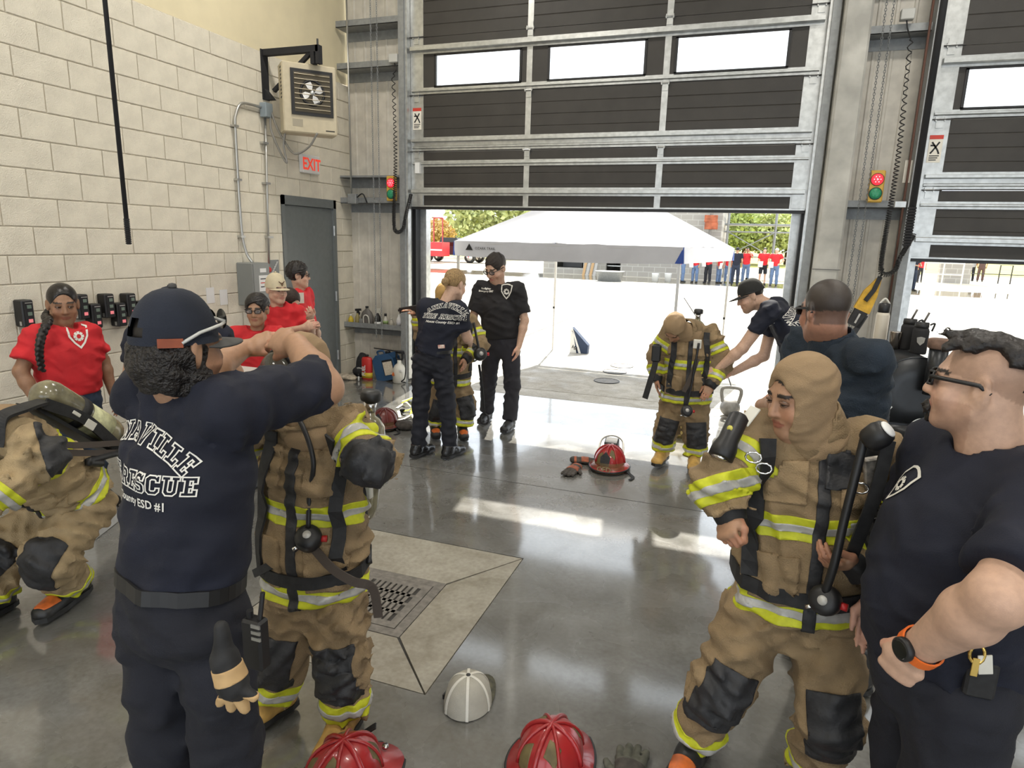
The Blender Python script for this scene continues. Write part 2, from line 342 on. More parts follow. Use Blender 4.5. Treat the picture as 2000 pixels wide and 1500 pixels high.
# ---------------------------------------------------------------- sectional overhead doors
def overhead_door(x0, x1, zb, label, wins, hide=False):
    D = thing('overhead_door', label, 'garage door', ((x0 + x1) / 2, 7.26, zb), group='sectional overhead doors')
    W = x1 - x0; SH = .618; yi, yo = 7.255, 7.30
    nsec = int((4.78 - zb) / SH) + 1
    stx = [x0 + .06 + .015, x0 + W / 3 - .01 + .0, x0 + 2 * W / 3 + .005, x1 - .06]
    for k in range(nsec):
        a = zb + .04 + k * SH; b = min(a + SH - .006, 4.85)
        if b - a < .05: continue
        if k == 2:
            z0, z1 = zb + 1.36, zb + 1.70; p = MB(); p.box(x0, yi, a, x1, yo, z0); p.box(x0, yi, z1, x1, yo, b); xs = [x0] + [c for w_ in wins for c in w_] + [x1]
            for i in range(0, len(xs), 2): p.box(xs[i], yi, z0, xs[i + 1], yo, z1)
            p.build('door_section', M_panel, D)
            for w0, w1 in wins:
                q = MB(); q.box(w0 - .012, yi - .012, z0 - .012, w1 + .012, yi, z0 + .012).box(w0 - .012, yi - .012, z1 - .012, w1 + .012, yi, z1 + .012).box(w0 - .012, yi - .012, z0, w0 + .012, yi, z1).box(w1 - .012, yi - .012, z0, w1 + .012, yi, z1)
                fr = q.build('window_frame', M_black, D)
                MB().box(w0, yi + .018, z0, w1, yi + .022, z1).build('pane', M_glass, fr)
        else:
            p = MB(); 
            # shallow horizontal ribs pressed into the section
            zs = [a, a + .01]; n = 5
            V = []; prof = [(yi, a)]
            for i in range(1, n):
                zz = a + (b - a) * i / n; prof += [(yi, zz - .006), (yi + .004, zz), (yi, zz + .006)]
            prof += [(yi, b), (yo, b), (yo, a)]
            m_ = len(prof); V = [(x0, y, z) for y, z in prof] + [(x1, y, z) for y, z in prof]
            p.add(V, [tuple(range(m_)), tuple(range(2 * m_ - 1, m_ - 1, -1))] + [(i, i + m_, (i + 1) % m_ + m_, (i + 1) % m_) for i in range(m_)]); p.build('door_section', M_panel, D)
        # stiles and hinges
        for i, sx in enumerate(stx):
            hw = .085 if i in (0, 3) else .032
            MB().box(sx - hw, yi - .008, a, sx + hw, yi, b).build('stile', M_galv, D)
        if k > 0:
            for i, sx in enumerate(stx):
                h = MB(); h.box(sx - .03, yi - .016, a - .075, sx + .03, yi - .008, a + .065).tube([(sx - .045, yi - .022, a - .003), (sx + .045, yi - .022, a - .003)], .009, 8)
                h.box(sx - .04, yi - .03, a - .02, sx - .03, yi - .008, a + .02).box(sx + .03, yi - .03, a - .02, sx + .04, yi - .008, a + .02); h.build('hinge', M_galv, D)
                if i in (0, 3):
                    MB().tube([(sx + (.10 if i == 0 else -.10), yi - .026, a - .003), (sx + (-.13 if i == 0 else .13), yi - .026, a - .003)], .006, 8).tube([(sx + (-.118 if i == 0 else .118), yi - .026, a - .003), (sx + (-.132 if i == 0 else .132), yi - .026, a - .003)], .024, 12).build('roller', M_dark, D)
    for i, sx in ((0, stx[0]), (3, stx[3])): MB().box(sx - .07, yi - .02, zb + .05, sx + .08, yi - .008, zb + .2).build('bottom_bracket', M_galv, D)
    def strut(z, h, d):
        # hat shaped stiffener
        pr = [(yi - .009, z - h / 2 - .02), (yi - .012, z - h / 2 - .02), (yi - .012, z - h / 2), (yi - d, z - h / 2 + .008), (yi - d, z + h / 2 - .008), (yi - .012, z + h / 2), (yi - .012, z + h / 2 + .02), (yi - .009, z + h / 2 + .02)]
        n = len(pr); V = [(x0 + .02, y, zz) for y, zz in pr] + [(x1 - .02, y, zz) for y, zz in pr]
        MB().add(V, [tuple(range(n)), tuple(range(2 * n - 1, n - 1, -1))] + [(i, i + n, (i + 1) % n + n, (i + 1) % n) for i in range(n)]).build('strut', M_galv, D)
    for z, h, d in ((.205, .05, .06), (.52, .028, .03), (.70, .03, .03), (.775, .04, .06), (1.32, .03, .04), (1.76, .055, .075), (2.6, .05, .06)):
        if zb + z < 4.7: strut(zb + z, h, d)
    MB().box(x0, yi - .02, zb + .03, x1, yo + .01, zb + .045).build('bottom_rail', M_galv, D)
    MB().box(x0, yi - .008, zb, x1, yo + .005, zb + .03).build('bottom_seal', M_black, D)
    return D
D1 = overhead_door(-3.87, .49, 2.13, 'dark brown sectional overhead door raised above the tent, three windows and steel struts', [(-3.56, -2.53), (-2.21, -1.18), (-.87, .18)])
D2 = overhead_door(1.46, 5.82, 1.70, 'dark brown sectional overhead door at the right edge, partly raised lower than its neighbour', [(1.69, 2.76), (3.1, 4.15), (4.45, 5.55)])
# warning stickers, sensor box on left stile
M_cream = mat('sticker_white', (.8, .76, .66), .6); M_red = mat('print_red', (.6, .05, .03), .5); M_ink = mat('print_black', (.01, .01, .01), .6)
def sticker(x, z, D, yy=7.245):
    st = MB().box(x - .055, yy - .003, z - .13, x + .055, yy, z + .11).build('warning_sticker', M_cream, D)
    MB().box(x - .055, yy - .0045, z + .075, x + .055, yy - .003, z + .11).build('red_strip', M_red, st)
    p = MB(); o = (x, yy - .0045, z)
    for a, b in (((-.03, .05), (.02, -.02)), ((-.02, -.03), (.03, .05)), ((-.04, .02), (.0, .02)), ((.02, -.02), (.035, -.055)), ((-.02, -.03), (-.035, -.05))):
        a, b = np.array(a), np.array(b); n_ = np.array([-(b - a)[1], (b - a)[0]]); n_ = n_ / np.linalg.norm(n_) * .007
        p.prism([a - n_, b - n_, b + n_, a + n_], o, (1, 0, 0), (0, 0, 1), (0, .0015, 0))
    p.build('figure_mark', M_ink, st)
    q = MB()
    for i in range(3): q.box(x - .04, yy - .0045, z - .075 - i * .018, x + .04 - .01 * i, yy - .003, z - .067 - i * .018)
    q.build('print_lines', M_ink, st)
sticker(-3.79, 2.13 + 1.03, D1); sticker(1.53, 1.70 + 1.03, D2)
MB().box(-3.80, 7.20, 2.54, -3.74, 7.245, 2.66).build('sensor_box', M_white, D1)

# ---------------------------------------------------------------- unseen fill lamps added under the ceiling to brighten the bay
M_filld = mat('fill_diffuser', (1, .96, .88), .5, emit=6.)
k_ = 0
for x in (-3.0, 1.5, 7.5):
    for y in (-2.8, 1.2, 5.0):
        L_ = rl
        MB().box(x - .62, y - .18, 5.72, x + .62, y + .18, 5.8).build('fill_housing', M_white, L_); MB().box(x - .58, y - .14, 5.705, x + .58, y + .14, 5.72).build('fill_diffuser', M_filld, L_)
        for sx in (-.4, .4): MB().tube([(x + sx, y, 5.8), (x + sx, y, 6.2)], .006, 6).build('fill_cable', M_dark, L_)
        li = bpy.data.lights.new('fill_light', 'AREA'); li.shape = 'RECTANGLE'; li.size = 1.16; li.size_y = .28; li.energy = FILL_LAMP_POWER; li.color = (1, .95, .87)
        lo = bpy.data.objects.new('fill_light', li); COL.objects.link(lo); lo.location = (x, y, 5.70)
# ================================================================ implicit-surface modelling for people
class SD:
    """union of soft primitives, meshed once into a continuous surface"""
    def __init__(s): s.p = []; s.halfs = []
    def cap(s, a, b, ra, rb=None, k=.02, part='', op='+', flat=0, ks=None):
        s.p.append(('c', op, k, part, np.asarray(a, float), np.asarray(b, float), ra, ra if rb is None else rb, flat)); return s
    def ecap(s, a, b, wa, da, wb, db, side, front, k=.03, part='', op='+', flat=0):
        s.p.append(('e', op, k, part, np.asarray(a, float), np.asarray(b, float), wa, da, wb, db, nv(side), nv(front), flat)); return s
    def ell(s, c, r, R=None, k=.02, part='', op='+'):
        s.p.append(('l', op, k, part, np.asarray(c, float), np.asarray(r, float), np.eye(3) if R is None else np.asarray(R))); return s
    def box(s, c, r, R=None, rd=.005, k=.01, part='', op='+'):
        s.p.append(('b', op, k, part, np.asarray(c, float), np.asarray(r, float), np.eye(3) if R is None else np.asarray(R), rd)); return s
    def half(s, o, n): s.halfs.append((np.asarray(o, float), nv(n))); return s       # keep the side n points away from
    @staticmethod
    def ev(q, P):
        t = q[0]
        if t == 'c':
            a, b, ra, rb, flat = q[4:9]; ba = b - a; L2 = ba @ ba + 1e-12; pa = P - a; h0 = (pa @ ba) / L2; h = np.clip(h0, 0, 1)
            d = np.sqrt(((pa - h[..., None] * ba) ** 2).sum(-1)) - (ra + (rb - ra) * h); L = math.sqrt(L2)
            if flat & 1: d = np.maximum(d, -h0 * L)
            if flat & 2: d = np.maximum(d, (h0 - 1) * L)
            return d
        if t == 'e':
            a, b, wa, da, wb, db, sd, fr, flat = q[4:13]; ba = b - a; L2 = ba @ ba + 1e-12; pa = P - a; h0 = (pa @ ba) / L2; h = np.clip(h0, 0, 1); w = pa - h[..., None] * ba
            W = wa + (wb - wa) * h; D = da + (db - da) * h; m = np.minimum(W, D); x = w @ sd; y = w @ fr; rest = (w ** 2).sum(-1) - x * x - y * y
            u = np.sqrt((x / W) ** 2 + (y / D) ** 2 + np.maximum(rest, 0) / m ** 2); d = (u - 1) * m; L = math.sqrt(L2)
            if flat & 1: d = np.maximum(d, -h0 * L)
            if flat & 2: d = np.maximum(d, (h0 - 1) * L)
            return d
        if t == 'l':
            c, r, R = q[4:7]; l = (P - c) @ R.T / r; return (np.sqrt((l ** 2).sum(-1)) - 1) * r.min()
        c, r, R, rd = q[4:8]; l = np.abs((P - c) @ R.T) - (r - rd); return np.sqrt((np.maximum(l, 0) ** 2).sum(-1)) + np.minimum(l.max(-1), 0) - rd
    @staticmethod
    def bb(q):
        if q[0] == 'c': m = max(q[6], q[7]); return np.minimum(q[4], q[5]) - m, np.maximum(q[4], q[5]) + m
        if q[0] == 'e': m = max(q[6:10]); return np.minimum(q[4], q[5]) - m, np.maximum(q[4], q[5]) + m
        if q[0] == 'l': e = np.sqrt(((q[6] * q[5][:, None]) ** 2).sum(0)); return q[4] - e, q[4] + e
        e = (np.abs(q[6]) * q[5][:, None]).sum(0); return q[4] - e, q[4] + e
    def mesh(s, h, wr=0., wscale=1., seed=0, smooth=1, wparts=None):
        B = [s.bb(q) for q in s.p if q[1] == '+']; lo = np.min([b[0] for b in B], 0) - 3 * h - wr; hi = np.max([b[1] for b in B], 0) + 3 * h + wr
        n = np.ceil((hi - lo) / h).astype(int) + 1; D = np.full(n, .5, np.float32); ax = [lo[i] + h * np.arange(n[i]) for i in range(3)]
        for q in s.p:
            b0, b1 = s.bb(q); mg = q[2] + 2.5 * h + wr; i0 = np.clip(np.floor((b0 - mg - lo) / h).astype(int), 0, n - 1); i1 = np.clip(np.ceil((b1 + mg - lo) / h).astype(int) + 1, 1, n)
            if (i1 <= i0).any(): continue
            sl = tuple(slice(i0[i], i1[i]) for i in range(3)); P = np.stack(np.meshgrid(*[ax[i][sl[i]] for i in range(3)], indexing='ij'), -1)
            d = s.ev(q, P).astype(np.float32); k = max(q[2], 1e-5); C = D[sl]
            if q[1] == '+': hh = np.maximum(k - np.abs(C - d), 0) / k; D[sl] = np.minimum(C, d) - hh * hh * k * .25
            else: d = -d; hh = np.maximum(k - np.abs(C - d), 0) / k; D[sl] = np.maximum(C, d) + hh * hh * k * .25
        if wr:
            r = np.random.default_rng(seed); idx = np.argwhere(np.abs(D) < wr * 2 + 2 * h); P = lo + idx * h; f = np.zeros(len(P)); best = np.full(len(P), 9.); tt = np.zeros(len(P)); lim = np.zeros(len(P))
            for q in s.p:                                              # folds run across the limb they lie on
                if q[1] != '+' or q[0] not in 'ce': continue
                d = s.ev(q, P); m = d < best; best[m] = d[m]; a_ = nv(q[5] - q[4]); tt[m] = P[m] @ a_; lim[m] = 1. if q[0] == 'c' else .45
            W = lambda k0: np.sin(P @ (r.normal(size=3) * k0) + r.uniform(0, 6))
            for wl in (.11, .075, .05):
                kk = math.pi / (wl / wscale); f += lim * (1 - 2 * np.abs(np.sin(kk * tt + 1.5 * W(11 * wscale) + .8 * W(24 * wscale)))) * np.clip(.35 + .8 * W(9 * wscale), 0, 1) * (wl / .11) ** .7
            for i in range(4):
                kv = nv(r.normal(size=3) * [.8, .8, 1.]) * r.uniform(55, 105) * wscale
                f += .8 * (1 - 2 * np.abs(np.sin(.5 * (P @ kv) + r.uniform(0, 6) + 1.2 * W(14 * wscale)))) * np.clip(.2 + .8 * W(10 * wscale), 0, 1)
            D[tuple(idx.T)] -= (wr * f / 2.).astype(np.float32)
        for o, nn in s.halfs:
            G = sum((ax[i] - o[i]).reshape([-1 if j == i else 1 for j in range(3)]) * nn[i] for i in range(3)); D = np.maximum(D, G.astype(np.float32))
        V, F = nets(D, lo, h)
        for _ in range(smooth):
            acc = np.zeros_like(V); cnt = np.zeros(len(V))
            for a, b in ((0, 1), (1, 2), (2, 3), (3, 0)):
                np.add.at(acc, F[:, a], V[F[:, b]]); np.add.at(cnt, F[:, a], 1); np.add.at(acc, F[:, b], V[F[:, a]]); np.add.at(cnt, F[:, b], 1)
            V = V * .5 + .5 * acc / np.maximum(cnt, 1)[:, None]
        s.V, s.F = V, F; return V, F
    def parts(s, P=None):
        """name of the nearest primitive for each point"""
        P = s.V if P is None else P; best = np.full(len(P), 9.); who = np.zeros(len(P), int); names = []
        for q in s.p:
            if q[1] != '+' or not q[3]: continue
            if q[3] not in names: names.append(q[3])
            d = s.ev(q, P); m = d < best; best[m] = d[m]; who[m] = names.index(q[3])
        return np.array(names)[who] if names else np.array([''] * len(P))
def nets(D, lo, h):
    s = D < 0; n = np.array(D.shape); sh = [(i, j, k) for i in (0, 1) for j in (0, 1) for k in (0, 1)]
    c = np.zeros(n - 1, np.int8)
    for i, j, k in sh: c += s[i:n[0] - 1 + i, j:n[1] - 1 + j, k:n[2] - 1 + k]
    act = np.argwhere((c > 0) & (c < 8)); cd = np.stack([D[act[:, 0] + i, act[:, 1] + j, act[:, 2] + k] for i, j, k in sh], 1); off = np.array(sh, float)
    pos = np.zeros((len(act), 3)); cnt = np.zeros(len(act))
    for a in range(8):
        for b in range(a + 1, 8):
            if bin(a ^ b).count('1') != 1: continue
            m = (cd[:, a] < 0) != (cd[:, b] < 0); t = cd[m, a] / (cd[m, a] - cd[m, b]); pos[m] += off[a] + t[:, None] * (off[b] - off[a]); cnt[m] += 1
    V = lo + (act + pos / cnt[:, None]) * h; ind = np.full(n - 1, -1, np.int32); ind[tuple(act.T)] = np.arange(len(act)); Fs = []
    for ax_ in range(3):
        e = np.eye(3, dtype=int)[ax_]; u, v = [np.eye(3, dtype=int)[(ax_ + 1) % 3], np.eye(3, dtype=int)[(ax_ + 2) % 3]]
        A0 = s[:n[0] - e[0], :n[1] - e[1], :n[2] - e[2]]; A1 = s[e[0]:, e[1]:, e[2]:]; ed = np.argwhere(A0 != A1)
        ed = ed[(ed[:, (ax_ + 1) % 3] > 0) & (ed[:, (ax_ + 2) % 3] > 0) & (ed[:, (ax_ + 1) % 3] < n[(ax_ + 1) % 3] - 1) & (ed[:, (ax_ + 2) % 3] < n[(ax_ + 2) % 3] - 1)]
        q = np.stack([ind[tuple((ed - u - v).T)], ind[tuple((ed - v).T)], ind[tuple(ed.T)], ind[tuple((ed - u).T)]], 1); fl = ~A0[tuple(ed.T)]; q[fl] = q[fl][:, ::-1]; Fs.append(q)
    return V, np.concatenate(Fs)
def vnorm(V, F):
    fn = np.cross(V[F[:, 2]] - V[F[:, 0]], V[F[:, 3]] - V[F[:, 1]]); N = np.zeros_like(V)
    for k in range(4): np.add.at(N, F[:, k], fn)
    return N / (np.linalg.norm(N, axis=1)[:, None] + 1e-12)
def patch(name, sd, sel, planes, m, parent, off=.004):
    """piece of cloth lying on a garment: faces of sel clipped by planes (point, normal: keep the side the normal leaves)"""
    V, F = sd.V, sd.F; F = F[sel[F].all(1)]
    if not len(F): return None
    keep = np.ones(len(F), bool); c = V[F].mean(1)
    for o, n_ in planes: keep &= ((c - o) @ nv(n_)) < .03
    F = F[keep]
    if not len(F): return None
    u, inv = np.unique(F, return_inverse=True); F = inv.reshape(-1, 4); Vn = V[u]
    bm = bmesh.new(); vs = [bm.verts.new(p) for p in Vn]
    for f in F:
        try: bm.faces.new([vs[i] for i in f])
        except ValueError: pass
    for o, n_ in planes:
        bmesh.ops.bisect_plane(bm, geom=bm.verts[:] + bm.edges[:] + bm.faces[:], plane_co=Vector(o), plane_no=Vector(nv(n_)), clear_outer=True, dist=1e-5)
    if not bm.faces: bm.free(); return None
    bm.normal_update()
    for v in bm.verts: v.co += v.normal * off
    be = [e for e in bm.edges if e.is_boundary]; nm = {v: v.normal.copy() for e in be for v in e.verts}
    r = bmesh.ops.extrude_edge_only(bm, edges=be); bm.normal_update(); new = [g for g in r['geom'] if isinstance(g, bmesh.types.BMVert)]
    for v in new:
        o = [e.other_vert(v) for e in v.link_edges if e.other_vert(v) in nm]
        if o: v.co -= nm[o[0]] * (off + .004)
    P = np.array([v.co[:] for v in bm.verts]); bm.verts.index_update(); Fs = [tuple(v.index for v in f.verts) for f in bm.faces]; bm.free()
    return mkobj(name, P, Fs, m, parent, True)
# ------------------------------------------------ materials for people
def skinmat(): return mat('skin', (.5, .3, .2), .5, attr='Col', var=.06, scale=60, bump=.12, bscale=500)
SK_tan = (.42, .235, .14); SK_light = (.60, .38, .27); SK_brown = (.33, .175, .10)
M_navy = mat('navy_cotton', (.0065, .0085, .020), .85, var=.15, scale=6, bump=.15, bscale=300, fold=0.28)
M_navy2 = mat('navy_polo_cotton', (.011, .020, .033), .85, var=.15, scale=8, bump=.3, bscale=200, fold=0.28)
M_blackt = mat('black_cotton', (.014, .013, .015), .85, var=.15, scale=6, bump=.15, bscale=300, fold=0.28)
M_bdu = mat('dark_navy_twill', (.010, .011, .018), .85, var=.2, scale=8, bump=.2, bscale=300, fold=0.30)
M_redt = mat('red_cotton', (.60, .018, .025), .8, var=.10, scale=7, bump=.15, bscale=300, fold=0.28)
M_jean = mat('denim', (.035, .055, .095), .85, var=.25, scale=25, bump=.2, bscale=400, fold=0.30)
M_tan = mat('turnout_fabric', (.255, .178, .095), .85, var=.22, scale=9, bump=.45, bscale=220, fold=0.50)
M_tan2 = mat('turnout_fabric_light', (.36, .265, .145), .85, var=.22, scale=9, bump=.45, bscale=220, fold=0.50)
M_hood = mat('hood_knit', (.33, .225, .125), .9, var=.08, scale=10, bump=.4, bscale=350)
M_lime = mat('lime_band', (.56, .58, .02), .6, var=.12, scale=30, bump=.15)
M_silver = mat('reflective_silver', (.44, .43, .40), .35, .1, var=.12, scale=30)
M_lea = mat('black_reinforcement', (.022, .022, .024), .6, var=.3, scale=20, bump=.3)
M_boot = mat('black_rubber', (.020, .020, .020), .45, var=.3, scale=25)
M_orange = mat('boot_orange', (.60, .14, .03), .5, var=.3, scale=20)
M_yboot = mat('tan_leather', (.50, .30, .08), .6, var=.2, scale=20, bump=.2)
M_hair = mat('black_hair', (.011, .008, .007), .5, var=.4, scale=80, bump=.45, bscale=75)
M_curl = mat('curly_black_hair', (.011, .008, .007), .5, var=.4, scale=80, bump=1., bscale=120)
M_hair2 = mat('straight_black_hair', (.010, .007, .006), .35, var=.4, scale=60, bump=.15, bscale=90)
M_blond = mat('blond_hair', (.36, .23, .10), .45, var=.3, scale=90, bump=.9, bscale=200)
M_print = mat('shirt_print_white', (.78, .76, .70), .7)
M_lens = mat('dark_lens', (.01, .012, .01), .08)
M_eye = mat('eye', (.8, .78, .74), .15, attr='Col')
M_strap = mat('black_webbing', (.016, .016, .017), .7, var=.3, scale=40)
M_chrome = mat('chrome', (.7, .7, .7), .2, 1.)
M_tank = mat('tank_wrap', (.19, .17, .10), .25, var=.4, scale=14, coat=.5)
M_label = mat('label_paper', (.72, .70, .62), .6, var=.05)
# ------------------------------------------------ heads
def head(c, fwd, up, s=1., neck=None, nr=.056, chub=0., ears=True):
    """SDF of a head; c = centre between the ears, s scales a 0.23 m head"""
    f = nv(fwd); r = nv(np.cross(f, up)); u = np.cross(r, f); R = np.array([r, f, u])
    c = np.asarray(c, float)
    def L(x, y, z): return c + s * (x * r + y * f + z * u)
    h = SD()
    h.ell(L(0, -.014, .038), np.array([.076, .093, .085]) * s, R, .02, 'skull')
    h.ell(L(0, .034, -.03), np.array([.059 + chub * .5, .062, .083]) * s, R, .03 * s, 'face')
    h.cap(L(-.05 - chub * .5, -.0, -.058), L(-.012, .066, -.098), .023 * s, .021 * s, .03 * s, 'jaw'); h.cap(L(.05 + chub * .5, -.0, -.058), L(.012, .066, -.098), .023 * s, .021 * s, .03 * s, 'jaw')
    h.cap(L(-.034, .078, .024), L(.034, .078, .024), .013 * s, None, .015 * s, 'brow')
    for sx in (-1, 1):
        h.ell(L(sx * .038, .062, -.034), np.array([.024 + chub, .022, .024 + chub]) * s, R, .02 * s, 'cheek')
        h.ell(L(sx * .031, .101, .004), np.array([.016, .013, .0075]) * s, R, .010 * s, op='-')
        h.ell(L(sx * .013, .096, -.034), np.array([.008, .009, .007]) * s, R, .006 * s, 'nose')
        if ears:
            Re = np.array([nv(r * 1 + f * sx * .35), nv(f - r * sx * .35), u])
            h.ell(L(sx * .080, -.012, -.002), np.array([.011, .021, .035]) * s, Re, .008 * s, 'ear'); h.ell(L(sx * .088, -.006, .0), np.array([.006, .010, .018]) * s, Re, .006 * s, op='-')
    h.cap(L(0, .092, .010), L(0, .108, -.030), .0075 * s, .0115 * s, .010 * s, 'nose')
    h.ell(L(0, .090, -.0585), np.array([.024, .0095, .0065]) * s, R, .005 * s, 'lip'); h.ell(L(0, .088, -.069), np.array([.020, .010, .0075]) * s, R, .005 * s, 'lip')
    h.ell(L(0, .103, -.0635), np.array([.026, .010, .0022]) * s, R, .004 * s, op='-')
    if neck is not None: h.cap(L(0, -.022, -.05), neck, nr * s, nr * 1.12 * s, .03 * s, 'neck')
    h.L, h.R, h.s, h.c = L, R, s, c
    return h
def headcol(h, V, skin, hairline=None, stubble=None, brow=(.02, .013, .01), lip=None, buzz=None):
    P = (V - h.c) @ h.R.T / h.s; C = np.tile(np.array(skin), (len(V), 1)); x, y, z = np.abs(P[:, 0]), P[:, 1], P[:, 2]
    warm = np.exp(-(((x - .04) / .025) ** 2 + ((z + .03) / .03) ** 2)) * (y > .03); C = C * (1 + warm[:, None] * np.array([.12, -.04, -.06]))
    if stubble is not None:
        m = (y > .0) & (z < -.04) & ((z < -.078) | ((x < .032) & (z < -.043)) | (x > .045)); C[m] = C[m] * np.array(stubble)
    m = (y > .05) & (((x / .026) ** 2 + ((z + .064) / .0125) ** 2) < 1); C[m] = np.array(lip if lip is not None else (skin[0] * .85, skin[1] * .55, skin[2] * .6))
    m = (y > .05) & (np.abs(z - (.0285 - ((x - .03) * 4) ** 2 * .25)) < .0052) & (x > .011) & (x < .054); C[m] = np.array(brow)
    if buzz is not None:
        m = (z > .075 - (.09 - y) * .55) & (z > -.065 + (y < -.02) * .0) & ((y < .078) | (z > .08)); m &= ~((x > .068) & (z < .0) & (y > -.03)); C[m] = np.array(buzz)
    return np.clip(C, 0, 1)
def eyes(h, parent, look=(0, 0), iris=(.03, .015, .008), lid=(.22, .115, .07)):
    for sx in (-1, 1):
        c = h.L(sx * .031, .0835, .003); R = .0108 * h.s; f = nv(h.R[1] + h.R[0] * look[0] + h.R[2] * look[1]); u_, v_, _ = frame(f, h.R[2])
        V = []; F = []; C = []; n = 12; m = 8
        for i in range(m + 1):
            t = math.pi * i / m
            for k in range(n): 
                a = 2 * math.pi * k / n; V.append(c + R * (f * math.cos(t) + math.sin(t) * (math.cos(a) * u_ + math.sin(a) * v_))); C.append((.012,) * 3 if i == 0 else (iris if i <= 2 else (.42, .38, .35)))
        for i in range(m):
            for k in range(n): F.append((i * n + k, i * n + (k + 1) % n, i * n + n + (k + 1) % n, i * n + n + k))
        mkobj('eye', V, F, M_eye, parent, True, col=np.array(C))
        # lids
        l = MB(); 
        for zz, rr in ((.0062, .0042), (-.0072, .0026)):
            l.tube([h.L(sx * .031 + a * .016, .0945 - .010 * a * a - (.004 if abs(a) == 1 else 0), .004 + zz * (1 - .9 * a * a)) for a in (-1, -.5, 0, .5, 1)], rr * h.s, 6)
        l.build('eyelid', mat('eyelid_%d' % int(lid[0] * 100), lid, .5), parent, True)
def hand(sd, w, d, n, t, curl=.3, s=1., fist=False, spread=.0, thumb=.5, pinch=0.):
    """w wrist, d towards the fingers, n back of the hand, t thumb side"""
    d = nv(d); n = nv(n - d * np.dot(n, d)); t = nv(t - d * np.dot(t, d) - n * np.dot(t, n)); w = np.asarray(w, float)
    def L(a, b, c): return w + s * (a * d + b * t + c * n)
    sd.ecap(L(-.01, 0, 0), L(.05, .002, 0), .027 * s, .019 * s, .040 * s, .017 * s, t, n, .012, 'hand'); sd.ecap(L(.05, 0, 0), L(.085, -.001, .002), .040 * s, .016 * s, .040 * s, .013 * s, t, n, .01, 'hand')
    sd.cap(L(.02, .024, -.01), L(.055, .034, -.014), .016 * s, .014 * s, .01, 'hand')
    c0 = 1.45 if fist else curl * 1.6
    for i, (b, ln, r) in enumerate(((.030, .078, .0088), (.0105, .088, .0092), (-.0095, .081, .0088), (-.028, .062, .0078))):
        p = L(.088 - abs(i - 1.2) * .004, b, .001); ang = c0 * (.75 + .06 * i); segs = (.45, .30, .25); 
        for k in range(3):
            a = ang * ((.55, 1.15, 1.5)[k] if not fist else (1.0, 2.05, 2.9)[k] / 1.0 * .95)
            dr_ = d * math.cos(a) - n * math.sin(a) + t * spread * (1.3 - i) * .25; q = p + nv(dr_) * ln * segs[k] * s
            sd.cap(p, q, r * s * (1 - .08 * k), r * s * (1 - .08 * (k + 1)), .005, 'finger'); p = q
    p = L(.030, .034, -.014)
    if fist: pts = [L(.062, .046, -.026), L(.088, .030, -.040), L(.094, .006, -.043)]
    elif pinch: pts = [L(.06, .05, -.02), L(.09, .045, -.045), L(.105, .032, -.062)]
    else: pts = [L(.055, .034 + .022 * thumb + .01, -.02), L(.085, .034 + .034 * thumb, -.026), L(.108, .034 + .038 * thumb, -.03)]
    for k, q in enumerate(pts): sd.cap(p, q, (.0125, .0110, .0100)[k] * s, (.0110, .0100, .0085)[k] * s, .007, 'finger'); p = q
def arm(sd, sh, el, wr, s=1., r=(.05, .043, .04, .028), k=.02):
    sd.cap(sh, el, r[0] * s, r[1] * s, k, 'upper_arm'); m = np.asarray(el) + (np.asarray(wr) - el) * .3
    sd.cap(el, m, r[1] * s * .95, r[2] * s * 1.08, k, 'forearm'); sd.cap(m, wr, r[2] * s * 1.08, r[3] * s, k, 'forearm')
def torso(sd, pel, chest, shL, shR, dims, t=0., part='torso', flat=1, k=.04, fr=None, slope=.0):
    """dims = (pelvis w,d, waist w,d, chest w,d) half sizes"""
    pel, chest, shL, shR = [np.asarray(a, float) for a in (pel, chest, shL, shR)]
    side = nv(shR - shL); upv = nv(chest - pel); front = nv(np.cross(upv, side)) if fr is None else nv(fr)     # side points to the person's right if front faces away
    wai = pel + (chest - pel) * .48; pw, pd, ww, wd, cw, cd = [x + t for x in dims]
    sd.ecap(pel, wai, pw, pd, ww, wd, side, front, k, part, flat=flat); sd.ecap(wai, chest, ww, wd, cw, cd, side, front, k, part)
    mid = (shL + shR) / 2; up2 = chest + (mid - chest) * .75; sw = np.linalg.norm(shR - shL) / 2
    sd.ecap(chest, up2, cw, cd, max(sw * .98, .05), cd * .72, side, front, k, part)
    sd.cap(shL, shR, .058 + t * .6, None, k, part); return side, front
def jmesh(*parts):
    """join (V,F,C) triples"""
    Vs, Fs, Cs, n = [], [], [], 0
    for V, F, C in parts: Vs.append(V); Fs.append(F + n); Cs.append(C); n += len(V)
    return np.concatenate(Vs), np.concatenate(Fs), np.concatenate(Cs)
def tri_quads(V, F):
    return V, F
